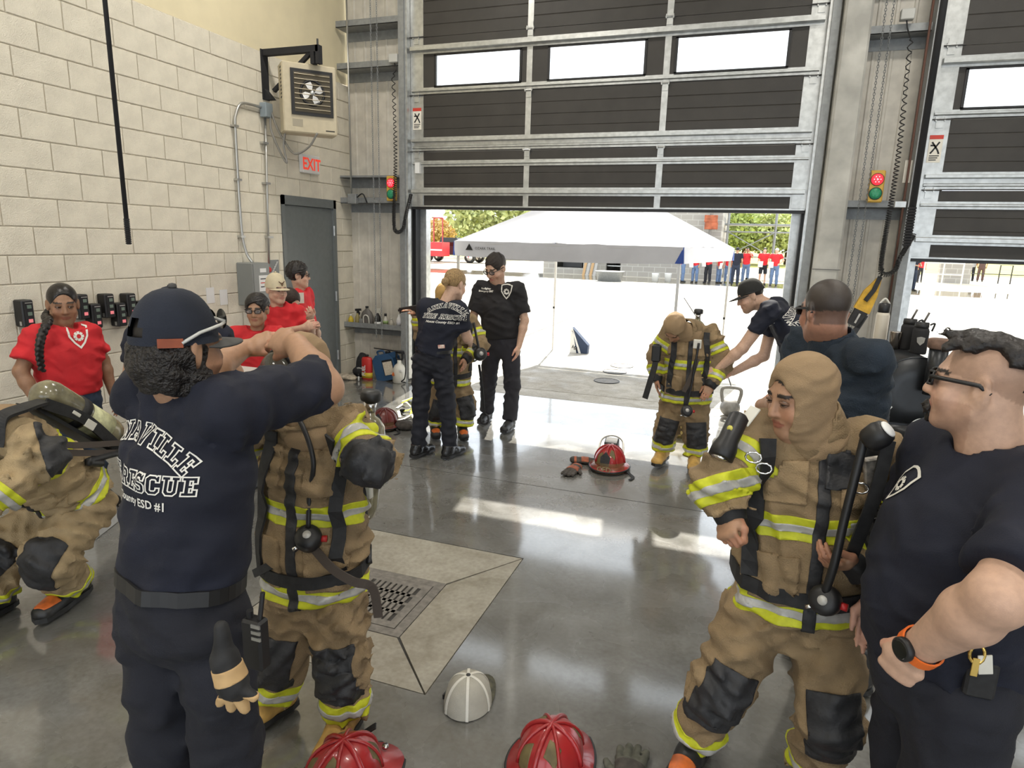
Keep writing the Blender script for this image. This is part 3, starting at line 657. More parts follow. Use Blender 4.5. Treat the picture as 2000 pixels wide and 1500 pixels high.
def shoe(name, an, fwd, m, parent, s=1., hi=.10, sole=M_boot, L_=.27, r=.042, toe=None):
    """boot or shoe standing on z of ankle - .09"""
    f = nv(np.array([fwd[0], fwd[1], 0])); an = np.asarray(an, float); z0 = an[2] - .085 * s; g = np.array([an[0], an[1], z0])
    u = np.cross(f, (0, 0, 1)); sd = SD()
    def L(a, b, c): return g + s * (a * f + b * u + np.array([0, 0, c]))
    sd.cap(L(-.05, 0, .045), L(.06, 0, .05), .044 * s, .044 * s, .02, 'b'); sd.ecap(L(.05, 0, .04), L(L_ - .105, .0, .03), .045 * s, .046 * s, .046 * s, .034 * s, u, (0, 0, 1), .02, 'b')
    sd.cap(L(-.025, 0, .06), L(-.02, 0, .09 + hi), .047 * s, .056 * s, .02, 'b', flat=2); sd.half(L(0, 0, .012), (0, 0, -1))
    V, F = sd.mesh(.0085); o = mkobj(name, V, F, m, parent, True)
    ss = MB(); pr = [(-.098, -.0), (-.088, .03), (-.05, .044), (.03, .042), (.09, .05), (L_ - .085, .036), (L_ - .062, 0)]; poly = [(a, -b) for a, b in pr] + [(a, b) for a, b in pr[-2:0:-1]]
    ss.prism(poly, L(0, 0, 0), f * s, u * s, (0, 0, .022 * s)); ss.build('sole', sole, o)
    if toe is not None:
        tn = np.ones(len(V), bool); sd.V, sd.F = V, F
        patch('toe_patch', sd, tn, [(L(L_ - .165, 0, 0), -f), (L(L_ - .09, 0, 0), f), (L(0, 0, .055), (0, 0, -1))], toe, o, .002)
    return o
# ------------------------------------------------ lettering and badges laid on cloth
LET = {
 'I': [[(0,0),(5,0),(5,2),(3.7,2),(3.7,8),(5,8),(5,10),(0,10),(0,8),(1.3,8),(1.3,2),(0,2)]],
 'L': [[(0,0),(7,0),(7,3.5),(5,3.5),(5,2),(3.7,2),(3.7,8),(5,8),(5,10),(0,10),(0,8),(1.3,8),(1.3,2),(0,2)]],
 'E': [[(0,0),(7,0),(7,3.4),(5,3.4),(5,2),(3.7,2),(3.7,4.1),(5.2,4.1),(5.2,5.9),(3.7,5.9),(3.7,8),(5,8),(5,6.6),(7,6.6),(7,10),(0,10),(0,8),(1.3,8),(1.3,2),(0,2)]],
 'F': [[(0,0),(5,0),(5,2),(3.7,2),(3.7,4.1),(5.2,4.1),(5.2,5.9),(3.7,5.9),(3.7,8),(5,8),(5,6.6),(7,6.6),(7,10),(0,10),(0,8),(1.3,8),(1.3,2),(0,2)]],
 'N': [[(0,0),(4.4,0),(4.4,2),(3.4,2),(3.4,5.6),(6.2,0),(8.2,0),(8.2,8),(9.3,8),(9.3,10),(5,10),(5,8),(6,8),(6,4.6),(3.3,10),(0,10),(0,8),(1.1,8),(1.1,2),(0,2)]],
 'A': [[(0,0),(4,0),(4,2),(3.2,2),(3.5,3),(5.7,3),(6,2),(5.2,2),(5.2,0),(9.2,0),(9.2,2),(8.3,2),(6,10),(3.2,10),(.9,2),(0,2)],[(4,4.8),(5.2,4.8),(4.6,7.4)]],
 'V': [[(0,10),(0,8),(.9,8),(3.4,0),(5.9,0),(8.4,8),(9.3,8),(9.3,10),(5.4,10),(5.4,8),(6.1,8),(4.65,3.2),(3.2,8),(3.9,8),(3.9,10)]],
 'R': [[(0,0),(4.6,0),(4.6,2),(3.6,2),(3.6,3.8),(4.2,3.8),(5.6,0),(8.6,0),(8.6,2),(7.6,2),(6.6,4.4),(7.8,5.4),(7.8,8.8),(6.6,10),(0,10),(0,8),(1.2,8),(1.2,2),(0,2)],[(3.6,5.8),(5.1,5.8),(5.5,6.2),(5.5,7.6),(5.1,8),(3.6,8)]],
 'S': [[(0,0),(1.4,0),(1.8,.6),(2.6,0),(6,0),(7.4,1.4),(7.4,4.6),(6.2,5.8),(2.6,6.2),(2.4,7),(2.6,8),(4.6,8),(5.2,7),(7,7),(7,10),(5.8,10),(5.4,9.4),(4.8,10),(1.4,10),(.1,8.7),(.1,5.6),(1.2,4.4),(4.9,4),(5.1,3.2),(4.8,2),(2.6,2),(1.9,3.2),(0,3.2)]],
 'C': [[(7.4,3.6),(5.3,3.6),(5.3,2.6),(4.7,2),(3,2),(2.4,2.6),(2.4,7.4),(3,8),(4.7,8),(5.3,7.4),(5.3,6.6),(7.2,6.6),(7.2,10),(5.9,10),(5.5,9.4),(4.9,10),(1.6,10),(0,8.4),(0,1.6),(1.6,0),(5.8,0),(7.4,1.6)]],
 'U': [[(0,10),(0,8),(1.1,8),(1.1,1.6),(2.7,0),(6.5,0),(8.1,1.6),(8.1,8),(9.2,8),(9.2,10),(5,10),(5,8),(5.9,8),(5.9,2.6),(5.3,2),(3.9,2),(3.4,2.6),(3.4,8),(4.3,8),(4.3,10)]],
 ' ': []}
def outline2d(poly, wid, step):
    P = np.array(poly, float); n = len(P); Q = []
    def off(i, d):
        a, b, c = P[i - 1], P[i], P[(i + 1) % n]; e1 = (b - a) / np.linalg.norm(b - a); e2 = (c - b) / np.linalg.norm(c - b); n1 = np.array([-e1[1], e1[0]]); n2 = np.array([-e2[1], e2[0]])
        m = n1 + n2; m = m / (m @ m + 1e-9) * 2; L_ = np.linalg.norm(m)
        if L_ > 2: m *= 2 / L_
        return b + m * d
    I = [off(i, wid / 2) for i in range(n)]; O = [off(i, -wid / 2) for i in range(n)]; V = []; 
    for i in range(n):
        j = (i + 1) % n; k = max(1, int(np.linalg.norm(P[j] - P[i]) / step))
        for q in range(k): t = q / k; V.append(I[i] * (1 - t) + I[j] * t); V.append(O[i] * (1 - t) + O[j] * t)
    m = len(V) // 2; F = [(2 * i, 2 * i + 1, 2 * ((i + 1) % m) + 1, 2 * ((i + 1) % m)) for i in range(m)]
    return V, F
def on_cloth(name, bvh, P2, F, o, u, v, n, m, parent, lift=.003):
    """drop flat print (2d points in metres) along -n onto the garment"""
    V = []; o, u, v, n = [np.asarray(a, float) for a in (o, u, v, n)]; n = nv(n); ok = []
    for a, b in P2:
        p = o + u * a + v * b; h = bvh.ray_cast(Vector(p + n * .3), Vector(-n), .75)
        if h[0] is None: V.append(p); ok.append(False)
        else:
            nn = np.array(h[1]); 
            if nn @ n < 0: nn = -nn
            V.append(np.array(h[0]) + nn * lift); ok.append(True)
    V = np.array(V); F = [f for f in F if all(ok[i] for i in f) and max(np.linalg.norm(V[f[i]] - V[f[i - 1]]) for i in range(len(f))) < .06]
    if not F: return None
    return mkobj(name, V, F, m, parent)
def arc_word(word, size, R, wid=.72, step=3., sp=1.1):
    """outlined slab letters, on an arc of radius R (0 = straight), centred"""
    s = size / 10; out = []; ws = [max([p[0] for q in LET[c] for p in q], default=5) for c in word]; tot = sum(ws) + sp * (len(word) - 1); x = -tot / 2
    for c, w_ in zip(word, ws):
        P = []; F = []
        for k, poly in enumerate(LET[c]):
            V, f = outline2d(poly, wid, step); n0 = len(P)
            for a, b in V:
                X = (x + a) * s; Y = b * s
                if R: t = X / R; P.append(((R + Y) * math.sin(t), (R + Y) * math.cos(t) - R))
                else: P.append((X, Y))
            F += [tuple(i + n0 for i in q) for q in f]
        x += w_ + sp
        if P: out.append((P, F))
    return out
def back_print(sd, o, u, v, n, size, parent, word2=True, arcR=.22):
    bvh = BVHTree.FromPolygons(sd.V.tolist(), sd.F.tolist()); o = np.asarray(o, float); v = np.asarray(v, float)
    for P, F in arc_word('ANNAVILLE', size, arcR): on_cloth('letter', bvh, P, F, o, u, v, n, M_print, parent)
    for P, F in arc_word('FIRE RESCUE', size, 0): on_cloth('letter', bvh, P, F, o - v * size * 2.35, u, v, n, M_print, parent)
    V, f = text_mesh('Nueces County ESD #1', size * .66, size * .015); q = on_cloth('small_lettering', bvh, V[:, :2].tolist(), f, o - v * size * 3.2, u, v, n, M_print, parent)
    if q: q['kind'] = 'stuff'
def badge(bvh, o, u, v, n, s, m, parent, m2=None):
    """shield: outline, band and rosette"""
    sh = [(0, -.62), (.22, -.38), (.40, -.05), (.46, .42), (.25, .50), (0, .53), (-.25, .50), (-.46, .42), (-.40, -.05), (-.22, -.38)]
    V, F = outline2d([(a * s, b * s) for a, b in sh], s * .09, s * .2); on_cloth('shield_badge', bvh, V, F, o, u, v, n, m, parent, .0035)
    P = []; F = []
    for a0, b0, a1, b1 in ((-.36, .24, .36, .36),) + tuple((x, .20, x + .05, .34) for x in ()): P += [(a0 * s, b0 * s), (a1 * s, b0 * s), (a1 * s, b1 * s), (a0 * s, b1 * s)]; F.append(tuple(range(len(P) - 4, len(P))))
    for k in range(8):
        t = k * math.pi / 4; c_, s_ = math.cos(t), math.sin(t); r0, r1, w_ = .10, .24, .05
        q = [(r0 * c_ - w_ * s_, r0 * s_ + w_ * c_), (r0 * c_ + w_ * s_, r0 * s_ - w_ * c_), (r1 * c_ + 1.4 * w_ * s_, r1 * s_ - 1.4 * w_ * c_), (r1 * c_ - 1.4 * w_ * s_, r1 * s_ + 1.4 * w_ * c_)]
        P += [(a * s, (b - .06) * s) for a, b in q]; F.append(tuple(range(len(P) - 4, len(P))))
    on_cloth('badge_rosette', bvh, P, F, o, u, v, n, m, parent, .0035)
def bv(sd): return BVHTree.FromPolygons(sd.V.tolist(), sd.F.tolist())
def specs(h, parent, m=M_black, lens=None, wrap=False):
    g = MB(); yy = .105; z = .006; ex = lambda t: math.copysign(abs(math.cos(t)) ** .6, math.cos(t)); ey = lambda t: math.copysign(abs(math.sin(t)) ** .6, math.sin(t))
    for sx in (-1, 1):
        g.tube([h.L(sx * (.034 + .023 * ex(t)), yy - (.012 if wrap else .006) * (math.cos(t) > 0), z + .0155 * ey(t)) for t in np.linspace(0, 2 * math.pi, 17)[:-1]], .0034 * h.s, 6, closed=True)
        g.tube([h.L(sx * .056, yy - .006, z + .006), h.L(sx * .074, .07, z + .008), h.L(sx * .084, -.005, z + .006), h.L(sx * .084, -.03, z - .012)], (.0055 if wrap else .0032) * h.s, 6)
    g.tube([h.L(-.012, yy, z + .004), h.L(0, yy + .002, z + .007), h.L(.012, yy, z + .004)], .0025 * h.s, 6); o = g.build('eyeglasses', m, parent, True)
    if lens:
        for sx in (-1, 1):
            q = MB(); q.add([h.L(sx * (.034 + .023 * ex(t)), yy - .003 - (.012 if wrap else .006) * (math.cos(t) > 0), z + .0155 * ey(t)) for t in np.linspace(0, 2 * math.pi, 17)[:-1]], [tuple(range(16))]); q.build('lens', lens, o)
    return o
def hairmesh(h, name, m, parent, fz=.080, nape=-.055, thick=.012, wr=.007, extra=None, hres=.006, sideburn=True, seed=1, wsc=2.2):
    """short hair: skull shell, open over the face"""
    sd = SD(); L, R, s = h.L, h.R, h.s
    sd.ell(L(0, -.016, .042), (np.array([.076, .093, .085]) + thick) * s, R, .02, 'hair')
    if extra: extra(sd, L, R, s)
    # face opening and below-nape cut
    sd.ell(L(0, .120, -.03), np.array([.084, .085, fz + .03]) * s, R, .008, op='-')
    for sx in (-1, 1): sd.ell(L(sx * .083, .0, -.018), np.array([.03, .036, .045]) * s, R, .008, op='-')
    sd.half(L(0, 0, nape), -R[2])
    V, F = sd.mesh(hres, wr, wsc, seed); sd.obj = mkobj(name, V, F, m, parent, True); return sd
def capmesh(h, m, parent, brim_dir=1, tilt=0., crown=None, brim_m=None, button=True, back_gap=True, scale=1., brim_len=.075, lift=.0, ch=1.):
    """baseball cap: crown with panels, seams, bill, button"""
    L0, R, s = h.L, h.R, h.s * scale
    f = R[1] * math.cos(tilt) + R[2] * math.sin(tilt); u = np.cross(R[0], f); c0 = np.asarray(h.L(0, -.012, .03 + lift)); R2 = np.array([R[0], f, u])
    def L(x, y, z): return c0 + s * (x * R[0] + y * f + z * u)
    V = []; F = []; n = 36; m_ = 9
    for i in range(m_ + 1):
        ph = (i / m_) * math.pi / 2
        for k in range(n):
            a = 2 * math.pi * k / n; seam = 1 - .006 * (1 if k % 6 == 0 else 0); st = math.cos(ph) ** .8
            V.append(L(.090 * st * math.cos(a) * seam, .108 * st * math.sin(a) * seam - .002, .105 * ch * math.sin(ph) - .012 + (.004 if i == 0 else 0)))
    for i in range(m_):
        for k in range(n):
            if back_gap and i <= 2:
                a = (2 * math.pi * (k + .5) / n); d = math.atan2(math.cos(a), -math.sin(a))
                if abs(d) < (.36, .36, .22)[i] and i > 0: continue
            F.append((i * n + k, i * n + (k + 1) % n, i * n + n + (k + 1) % n, i * n + n + k))
    cp = mkobj('cap', V, F, m, parent, True)
    # bill
    B = MB(); P = []; nb = 14; rows = 5
    for j in range(rows):
        for i in range(nb + 1):
            a = math.pi * (.5 + (i / nb - .5) * .80); r = 1 + j / (rows - 1) * brim_len / .1 * math.sin(math.pi * i / nb) ** .6
            x = .091 * r ** .35 * math.cos(a); y = .109 * math.sin(a) * (1 + (r - 1) * .95) - .002; P.append(L(x, y, -.006 - .10 * x * x / .01 * .12 - .012 * (r - 1)))
    Q = [p - u * .004 for p in P]; k = nb + 1; F = []
    for j in range(rows - 1):
        for i in range(nb): a = j * k + i; F.append((a, a + 1, a + k + 1, a + k)); b = a + rows * k; F.append((b, b + k, b + k + 1, b + 1))
    for i in range(nb): a = (rows - 1) * k + i; F.append((a, a + 1, a + 1 + rows * k, a + rows * k))
    B.add(P + Q, F); B.build('cap_bill', brim_m or m, cp, True)
    if button: MB().lathe([(.0, .012), (.008, .010), (.010, .004), (.009, 0)][::-1], L(0, 0, .105 * ch - .0125), u, 10).build('cap_button', brim_m or m, cp, True)
    return cp, L, R2

def RS(x, y, P, L, far=True):
    """point on the sight line of a pixel at distance L from P (length of a limb)"""
    d = nv(ray(x, y)); o = np.array([0, 0, CH]) - np.asarray(P, float); b = o @ d; c = o @ o - L * L; q = b * b - c
    t = -b if q < 0 else -b + (math.sqrt(q) if far else -math.sqrt(q)); return np.array([0, 0, CH]) + d * t
def band(sd, who, names, o, ax, lo, hi, parent, yel=M_lime, extra=(), rad=0):
    ax = nv(ax); o = np.asarray(o, float); t_ = (sd.V - o) @ ax; sel = np.isin(who, names) if not rad else (np.linalg.norm(sd.V - o - t_[:, None] * ax, axis=1) < rad + .05) & (t_ > lo - .05) & (t_ < hi + .05); t = (hi - lo) / 3
    b = patch('lime_band', sd, sel, [(o + ax * lo, -ax), (o + ax * hi, ax)] + list(extra), yel, parent, .003)
    if b: patch('silver_stripe', sd, sel, [(o + ax * (lo + t), -ax), (o + ax * (hi - t), ax)] + list(extra), M_silver, parent, .0055)
def turnout(T, J, dims, tanm=M_tan, trm=None, h=.012, wr=.010, seed=3, boots=('rubber', 'rubber'), ft=None, front=None, sl=(.080, .072, .066, .058), lg=(.115, .10, .095, .085), hemdrop=0., pockets=True, zipper=True, arms='LR', pads=True, legs='LR', collar=True, elbows='LR', pw=.075, ep=.075, upb='LR'):
    side = nv(np.asarray(J['shR']) - J['shL']); up = nv(np.asarray(J['chest']) - J['pel']); fr = nv(np.cross(up, side)) if front is None else nv(front)
    c = SD(); torso(c, J['pel'], J['chest'], J['shL'], J['shR'], dims, 0, 'body', 1, .05, fr)
    for a in arms:
        S_, E_, W_ = [np.asarray(J[k + a], float) for k in ('sh', 'e', 'w')]
        c.cap(S_, E_, sl[0], sl[1], .035, 'up' + a); c.cap(E_, W_, sl[1], sl[3], .03, 'fo' + a, flat=2)
    c.mesh(h, wr, 1., seed); who = c.parts(); coat = mkobj('turnout_coat', c.V, c.F, tanm, T, True)
    pel = np.asarray(J['pel'], float); Lt = np.linalg.norm(np.asarray(J['chest']) - pel)
    band(c, who, ['body'], pel, up, .012, .088, coat); band(c, who, ['body'], pel, up, Lt * .70, Lt * .70 + .075, coat)
    for a in arms:
        S_, E_, W_ = [np.asarray(J[k + a], float) for k in ('sh', 'e', 'w')]; d = nv(W_ - E_); l = np.linalg.norm(W_ - E_)
        band(c, who, ['fo' + a], E_, d, l - .105, l - .03, coat, rad=sl[3]); d2 = nv(E_ - S_); l2 = np.linalg.norm(E_ - S_); a in upb and band(c, who, ['up' + a], S_, d2, l2 * .36, l2 * .36 + .075, coat, rad=sl[0])
        if a in elbows:
            out = nv(nv(E_ - (S_ + W_) / 2) + .001); patch('elbow_patch', c, np.isin(who, ['up' + a, 'fo' + a]), [(E_ + out * .012, -out), (E_ - d2 * ep, -d2), (E_ + d * ep, d)], M_lea, coat, .005)
        cu = SD().cap(W_ - d * .01, W_ + d * .035, sl[3] * .80, sl[3] * .66, .01, flat=2); cu.mesh(.008); mkobj('knit_cuff', cu.V, cu.F, M_strap, coat, True)
    if zipper: patch('front_zip', c, who == 'body', [(pel + side * .017, side), (pel - side * .017, -side), (pel, -fr)], M_lea, coat, .006)
    if pockets:
        for s_ in (-1, 1):
            for z0, z1 in ((Lt * .18, Lt * .58), (Lt * .98, Lt * 1.28)):
                o = pel + up * z0; patch('pocket', c, who == 'body', [(o, -up), (pel + up * z1, up), (pel + side * s_ * .045, -side * s_), (pel + side * s_ * .165, side * s_), (pel, -fr)], tanm, coat, .011)
    if collar:
        mid = (np.asarray(J['shL']) + J['shR']) / 2; nd = nv(np.asarray(J['head']) - mid); k = SD(); k.ecap(mid - nd * .005, mid + nd * .115, .115, .11, .095, .095, side, fr, .01, 'c', flat=3); k.ecap(mid - nd * .0, mid + nd * .14, .098, .092, .080, .080, side, fr, .005, op='-'); k.ell(mid + fr * .11 + nd * .09, (.05, .08, .07), None, .02, op='-')
        k.mesh(.009, .003, 2, 4); mkobj('collar', k.V, k.F, tanm, coat, True)
    t = SD(); hipc = (np.asarray(J['hipL']) + J['hipR']) / 2
    t.ecap(hipc + up * .02, pel + up * .08, dims[0] * .88, dims[1] * .88, dims[0] * .85, dims[1] * .85, side, fr, .04, 'seat')
    for a in legs:
        H_, K_, N_ = [np.asarray(J[k + a], float) for k in ('hip', 'k', 'a')]
        t.cap(H_, K_, lg[0], lg[1], .03, 'th' + a); t.cap(K_, N_, lg[2], lg[3], .03, 'sh' + a, flat=2)
    t.mesh(h, wr, 1., seed + 5); w2 = t.parts(); tr = mkobj('turnout_trousers', t.V, t.F, trm or tanm, T, True)
    for a in legs:
        H_, K_, N_ = [np.asarray(J[k + a], float) for k in ('hip', 'k', 'a')]; d = nv(N_ - K_); l = np.linalg.norm(N_ - K_); band(t, w2, ['sh' + a], K_, d, l - .085, l - .01, tr, rad=lg[3])
        if pads:
            ff = nv(ft) if ft is not None else fr; dt = nv(K_ - H_); sd_ = nv(np.cross(dt, ff)); patch('knee_pad', t, np.isin(w2, ['th' + a, 'sh' + a]), [(K_ + ff * .005, -ff), (K_ - dt * .10, -dt), (K_ + d * .10, d), (K_ + sd_ * pw, sd_), (K_ - sd_ * pw, -sd_)], M_lea, tr, .006)
    return coat, c, tr, t, side, fr, up
def hood(h, T, m=M_hood, base=None, open_=True, neckto=None, hres=.007):
    k = SD(); L, R, s = h.L, h.R, h.s
    k.ell(L(0, -.012, .036), np.array([.090, .108, .102]) * s, R, .03, 'hood'); k.ell(L(0, .018, -.045), np.array([.078, .088, .092]) * s, R, .03, 'hood')
    nt = neckto if neckto is not None else L(0, -.03, -.22); k.cap(L(0, -.012, -.06), nt, .078 * s, .104 * s, .04, 'hood')
    if open_: k.ell(L(0, .125, -.012), np.array([.064, .092, .094]) * s, R, .010, op='-')
    k.mesh(hres, .0035, 1.6, 9); return mkobj('protective_hood', k.V, k.F, m, T, True), k
def bare_arm(el, wr, hd, hn, ht, skin, s=1., r=(.05, .043, .04, .028), sh=None, res=.0055, **kw):
    a = SD()
    if sh is None: sh = np.asarray(el) + nv(np.asarray(el) - wr) * .03
    arm(a, sh, el, wr, s, r); hand(a, wr, hd, hn, ht, s=kw.pop('hs', s), **kw); V, F = a.mesh(res); a.VF = (V, F); return V, F, np.tile(np.array(skin), (len(V), 1)) * (1 + .12 * (a.parts() == 'finger')[:, None] * np.array([1, -.3, -.3]))
def core(J, dims, skin, legs=True):
    """rest of the body, under the clothes"""
    c = SD(); torso(c, J['pel'], J['chest'], J['shL'], J['shR'], dims, -.03, 'b', 0)
    for a in 'LR':
        if 'k' + a in J and legs: c.cap(J['hip' + a], J['k' + a], .06, .05, .03, 'b'); c.cap(J['k' + a], J['a' + a], .045, .035, .03, 'b')
        if 'e' + a in J: c.cap(J['sh' + a], J['e' + a], .04, .035, .03, 'b')
    V, F = c.mesh(.02); return V, F, np.tile(np.array(skin), (len(V), 1))

def hit(b, x, y, lift=0.):
    """where the sight line of a pixel meets a garment"""
    d = nv(ray(x, y)); q = b.ray_cast(Vector((0, 0, CH)), Vector(d), 20)
    if q[0] is None: return A(x, y, 2.), V3(0, -1, 0)
    n = np.array(q[1]); n = -n if n @ d > 0 else n
    return np.array(q[0]) + n * lift, n
# ================================================================ person adjusting a mask, foreground left, back to us
def shirt(T, J, dims, m, sleeve=.62, t=.012, h=.011, wr=.006, seed=1, name='t_shirt', sr=(.072, .070), armk=('e',), neckp=None, flat=1, arms='LR', k=.045):
    s = SD(); side, fr = torso(s, J['pel'], J['chest'], J['shL'], J['shR'], dims, t, 'body', flat, k)
    for a in arms:
        S_, E_ = np.asarray(J['sh' + a], float), np.asarray(J['e' + a], float); s.cap(S_, S_ + (E_ - S_) * sleeve, sr[0], sr[1], .065, 'sl' + a, flat=2)
    mid = (np.asarray(J['shL']) + J['shR']) / 2
    if neckp is not None:
        for a in 'LR': S_ = np.asarray(J['sh' + a], float); s.cap(mid + nv(np.asarray(neckp) - mid) * .05, S_ * .8 + mid * .2, .05, .045, .05, 'body')
    if neckp is not None: nd = nv(np.asarray(neckp) - mid); s.cap(mid + nd * .055, mid + nd * .25, .068, .085, .008, op='-', flat=1)
    s.mesh(h, wr, .9, seed); s.side, s.fr = side, fr; return mkobj(name, s.V, s.F, m, T, True), s
def trousers(T, J, dims, m, lg=(.095, .078, .075, .065), h=.013, wr=.006, seed=2, name='trousers', cut=2, legs='LR'):
    t = SD(); hc = (np.asarray(J['hipL']) + J['hipR']) / 2; side = nv(np.asarray(J['shR']) - J['shL']); up = nv(np.asarray(J['chest']) - J['pel']); fr = nv(np.cross(up, side))
    t.ecap(hc, np.asarray(J['pel']) + up * .02, dims[0] * .92, dims[1] * .95, dims[0] * .98, dims[1] * .98, side, fr, .04, 'seat', flat=2)
    for a in legs: t.cap(J['hip' + a], J['k' + a], lg[0], lg[1], .035, 'leg' + a); t.cap(J['k' + a], J['a' + a], lg[2], lg[3], .03, 'leg' + a, flat=cut)
    t.mesh(h, wr, 1., seed); return mkobj(name, t.V, t.F, m, T, True), t
def belt(T, J, sds, m=M_black, lift=.02):
    up = nv(np.asarray(J['chest']) - J['pel']); side = nv(np.asarray(J['shR']) - J['shL']); fr = np.cross(up, side); o = np.asarray(J['pel'], float) + up * lift; bs = [bv(q) for q in sds]; P = []; N = []
    for a in np.linspace(0, 2 * math.pi, 49):
        d = side * math.cos(a) + fr * math.sin(a); r = max([(np.array(h_[0]) - o) @ d for h_ in (b.ray_cast(Vector(o + d * .5), Vector(-d), .5) for b in bs) if h_[0] is not None] + [.1]); P.append(o + d * (r - .001)); N.append(d)
    return MB().strap(P, .038, .006, N).build('belt', m, T)
# ---- P3
J = dict(shL=V3(-1.44, 1.25, 1.385), shR=V3(-1.13, 1.19, 1.385), chest=V3(-1.275, 1.20, 1.215), pel=V3(-1.285, 1.16, .92))
J['head'] = A(352, 680, 1.19); J['neck'] = V3(-1.285, 1.225, 1.40)
J['eR'] = RS(628, 748, J['shR'], .30); J['wR'] = RS(578, 672, J['eR'], .22)
J['eL'] = RS(395, 735, J['shL'], .30); J['wL'] = RS(478, 680, J['eL'], .25)
J.update(hipL=V3(-1.37, 1.14, .84), hipR=V3(-1.19, 1.15, .84), kL=V3(-1.385, 1.15, .45), kR=V3(-1.18, 1.16, .45), aL=V3(-1.39, 1.12, .10), aR=V3(-1.17, 1.12, .10))
dim3 = (.160, .125, .155, .12, .165, .115)
T = thing('person', 'man in navy cap seen from behind, navy printed shirt, fitting a mask on a child', 'person', (J['pel'][0], J['pel'][1], 0))
h = head(J['head'], (.18, 1, -.06), (0, 0, 1), .97, J['neck'] + V3(0, 0, -.02), .062); h.mesh(.0055); hc = headcol(h, h.V, SK_tan, stubble=(.7, .68, .68)); PL = (h.V - h.c) @ h.R.T / h.s; hc[(PL[:, 1] < .02) & (PL[:, 2] > -.05) & (np.abs(PL[:, 0]) < .078)] = (.011, .008, .007); hb = (h.V, h.F, hc)
la = bare_arm(J['eL'], J['wL'], A(535, 655, J['wL'][1] + .05) - J['wL'], V3(0, -.5, .8), V3(.5, -.6, -.3), SK_tan, 1.0, (.05, .045, .043, .030), curl=.55, pinch=1)
ra = bare_arm(J['eR'], J['wR'], A(510, 652, J['wR'][1] + .03) - J['wR'], V3(.3, -.8, .6), V3(-.4, -.3, -.8), SK_tan, 1.0, (.052, .050, .047, .033), curl=.62, pinch=1)
V, F, C = jmesh(hb, la, ra, core(J, dim3, SK_tan)); body = mkobj('body', V, F, skinmat(), T, True, col=C)
sh, s = shirt(T, J, dim3, M_navy, sleeve=.98, t=.014, h=.0105, wr=.013, seed=11, sr=(.078, .080), neckp=J['head'])
tro, ts = trousers(T, J, (.170, .135), M_bdu, (.098, .090, .088, .080), seed=12, wr=.010); belt(T, J, [s, ts])
for a in 'LR': shoe('boot', J['a' + a], (.1 if a == 'R' else -.1, 1), M_boot, T)
cpo, CL, R2 = capmesh(h, mat('cap_navy', (.014, .018, .030), .9, var=.15, scale=10, bump=.2, bscale=300), T, tilt=.03, scale=.98, ch=1.3, lift=-.004, brim_m=mat('cap_bill_grey', (.07, .068, .066), .8))
MB().obox(CL(.078, -.064, .000), nv(R2[0] * .62 + R2[1]) * .026, R2[2] * .010, nv(-R2[1] * .75 + R2[0]) * .004).build('leather_patch', mat('rust_leather', (.32, .075, .03), .6, var=.2), cpo)
# sunglasses pushed up onto the cap
g = MB(); 
g.tube([CL(-.060, .100, .040), CL(0, .112, .044), CL(.060, .100, .040)], .004, 6)
for sx in (-1, 1): g.tube([CL(sx * .060, .098, .038), CL(sx * .088, .065, .036), CL(sx * .098, .0, .022), CL(sx * .094, -.045, .0)], .004, 6)
sg = g.build('sunglasses', mat('pale_frame', (.55, .55, .52), .3), T, True)
for sx in (-1, 1): MB().add([CL(sx * (.035 + .034 * math.cos(t)), .118 - .02 * (.5 + .5 * math.cos(t)), .045 + .026 * math.sin(t)) for t in np.linspace(0, 2 * math.pi, 17)[:-1]], [tuple(range(16))]).build('lens', M_lens, sg)
# curly hair below the cap
hs = SD(); r_ = np.random.default_rng(5)
for i in range(150):
    a = r_.uniform(-2.35, 2.35); z = r_.uniform(-.095, .005); rr = r_.uniform(.010, .021); rad = 1 - .25 * max(0, -(z + .05) / .05); x, y = .084 * math.sin(a) * rad, -.098 * math.cos(a) * rad - .006
    if y > .02: continue
    hs.ell(h.L(x, y, z), (rr, rr, rr), None, .008, 'hair')
hs.ell(h.L(0, -.022, .0), np.array([.082, .090, .085]) * h.s, h.R, .02)
for sx in (-1, 1): hs.ell(h.L(sx * .095, .004, -.012), np.array([.03, .026, .045]) * h.s, h.R, .006, op='-')
hs.ell(h.L(0, .10, -.03), np.array([.09, .085, .1]) * h.s, h.R, .006, op='-'); hs.mesh(.006, .003, 4, 3); mkobj('curly_hair', hs.V, hs.F, M_curl, T, True)
up = nv(J['chest'] - J['pel']); back_print(s, (-1.338, 1.05, 1.305), nv((1, -.10, 0)), up, (-.10, -1, 0), .043, sh, arcR=.25)
# glove hanging from the back pocket, radio on the hip
gl = thing('work_glove', 'black and tan work glove hanging from the trouser pocket of the man in navy cap', 'glove', A(455, 1330, 1.03))
k = SD(); gp = [A(x, y, .99) for x, y in ((432, 1225), (440, 1290), (455, 1335), (478, 1385), (452, 1382), (430, 1372), (498, 1360))]
k.cap(gp[0], gp[1], .016, .024, .02, 'd'); k.cap(gp[1], gp[2], .03, .036, .02, 'p')
for q in gp[3:]: k.cap(gp[2], q, .016, .011, .008, 'f')
k.mesh(.006, .002, 2); mkobj('glove_shell', k.V, k.F, M_strap, gl, True); kw = k.parts(); dn = nv(gp[2] - gp[1])
patch('tan_panel', k, np.isin(kw, ['p', 'd', 'f']), [(gp[1] + dn * .012, -dn), (gp[1] + dn * .045, dn)], mat('glove_tan', (.55, .36, .17), .8, var=.1), gl, .002)
patch('tan_fingertips', k, np.isin(kw, ['f']), [(gp[2] + dn * .028, -dn)], MATS['glove_tan'], gl, .002)
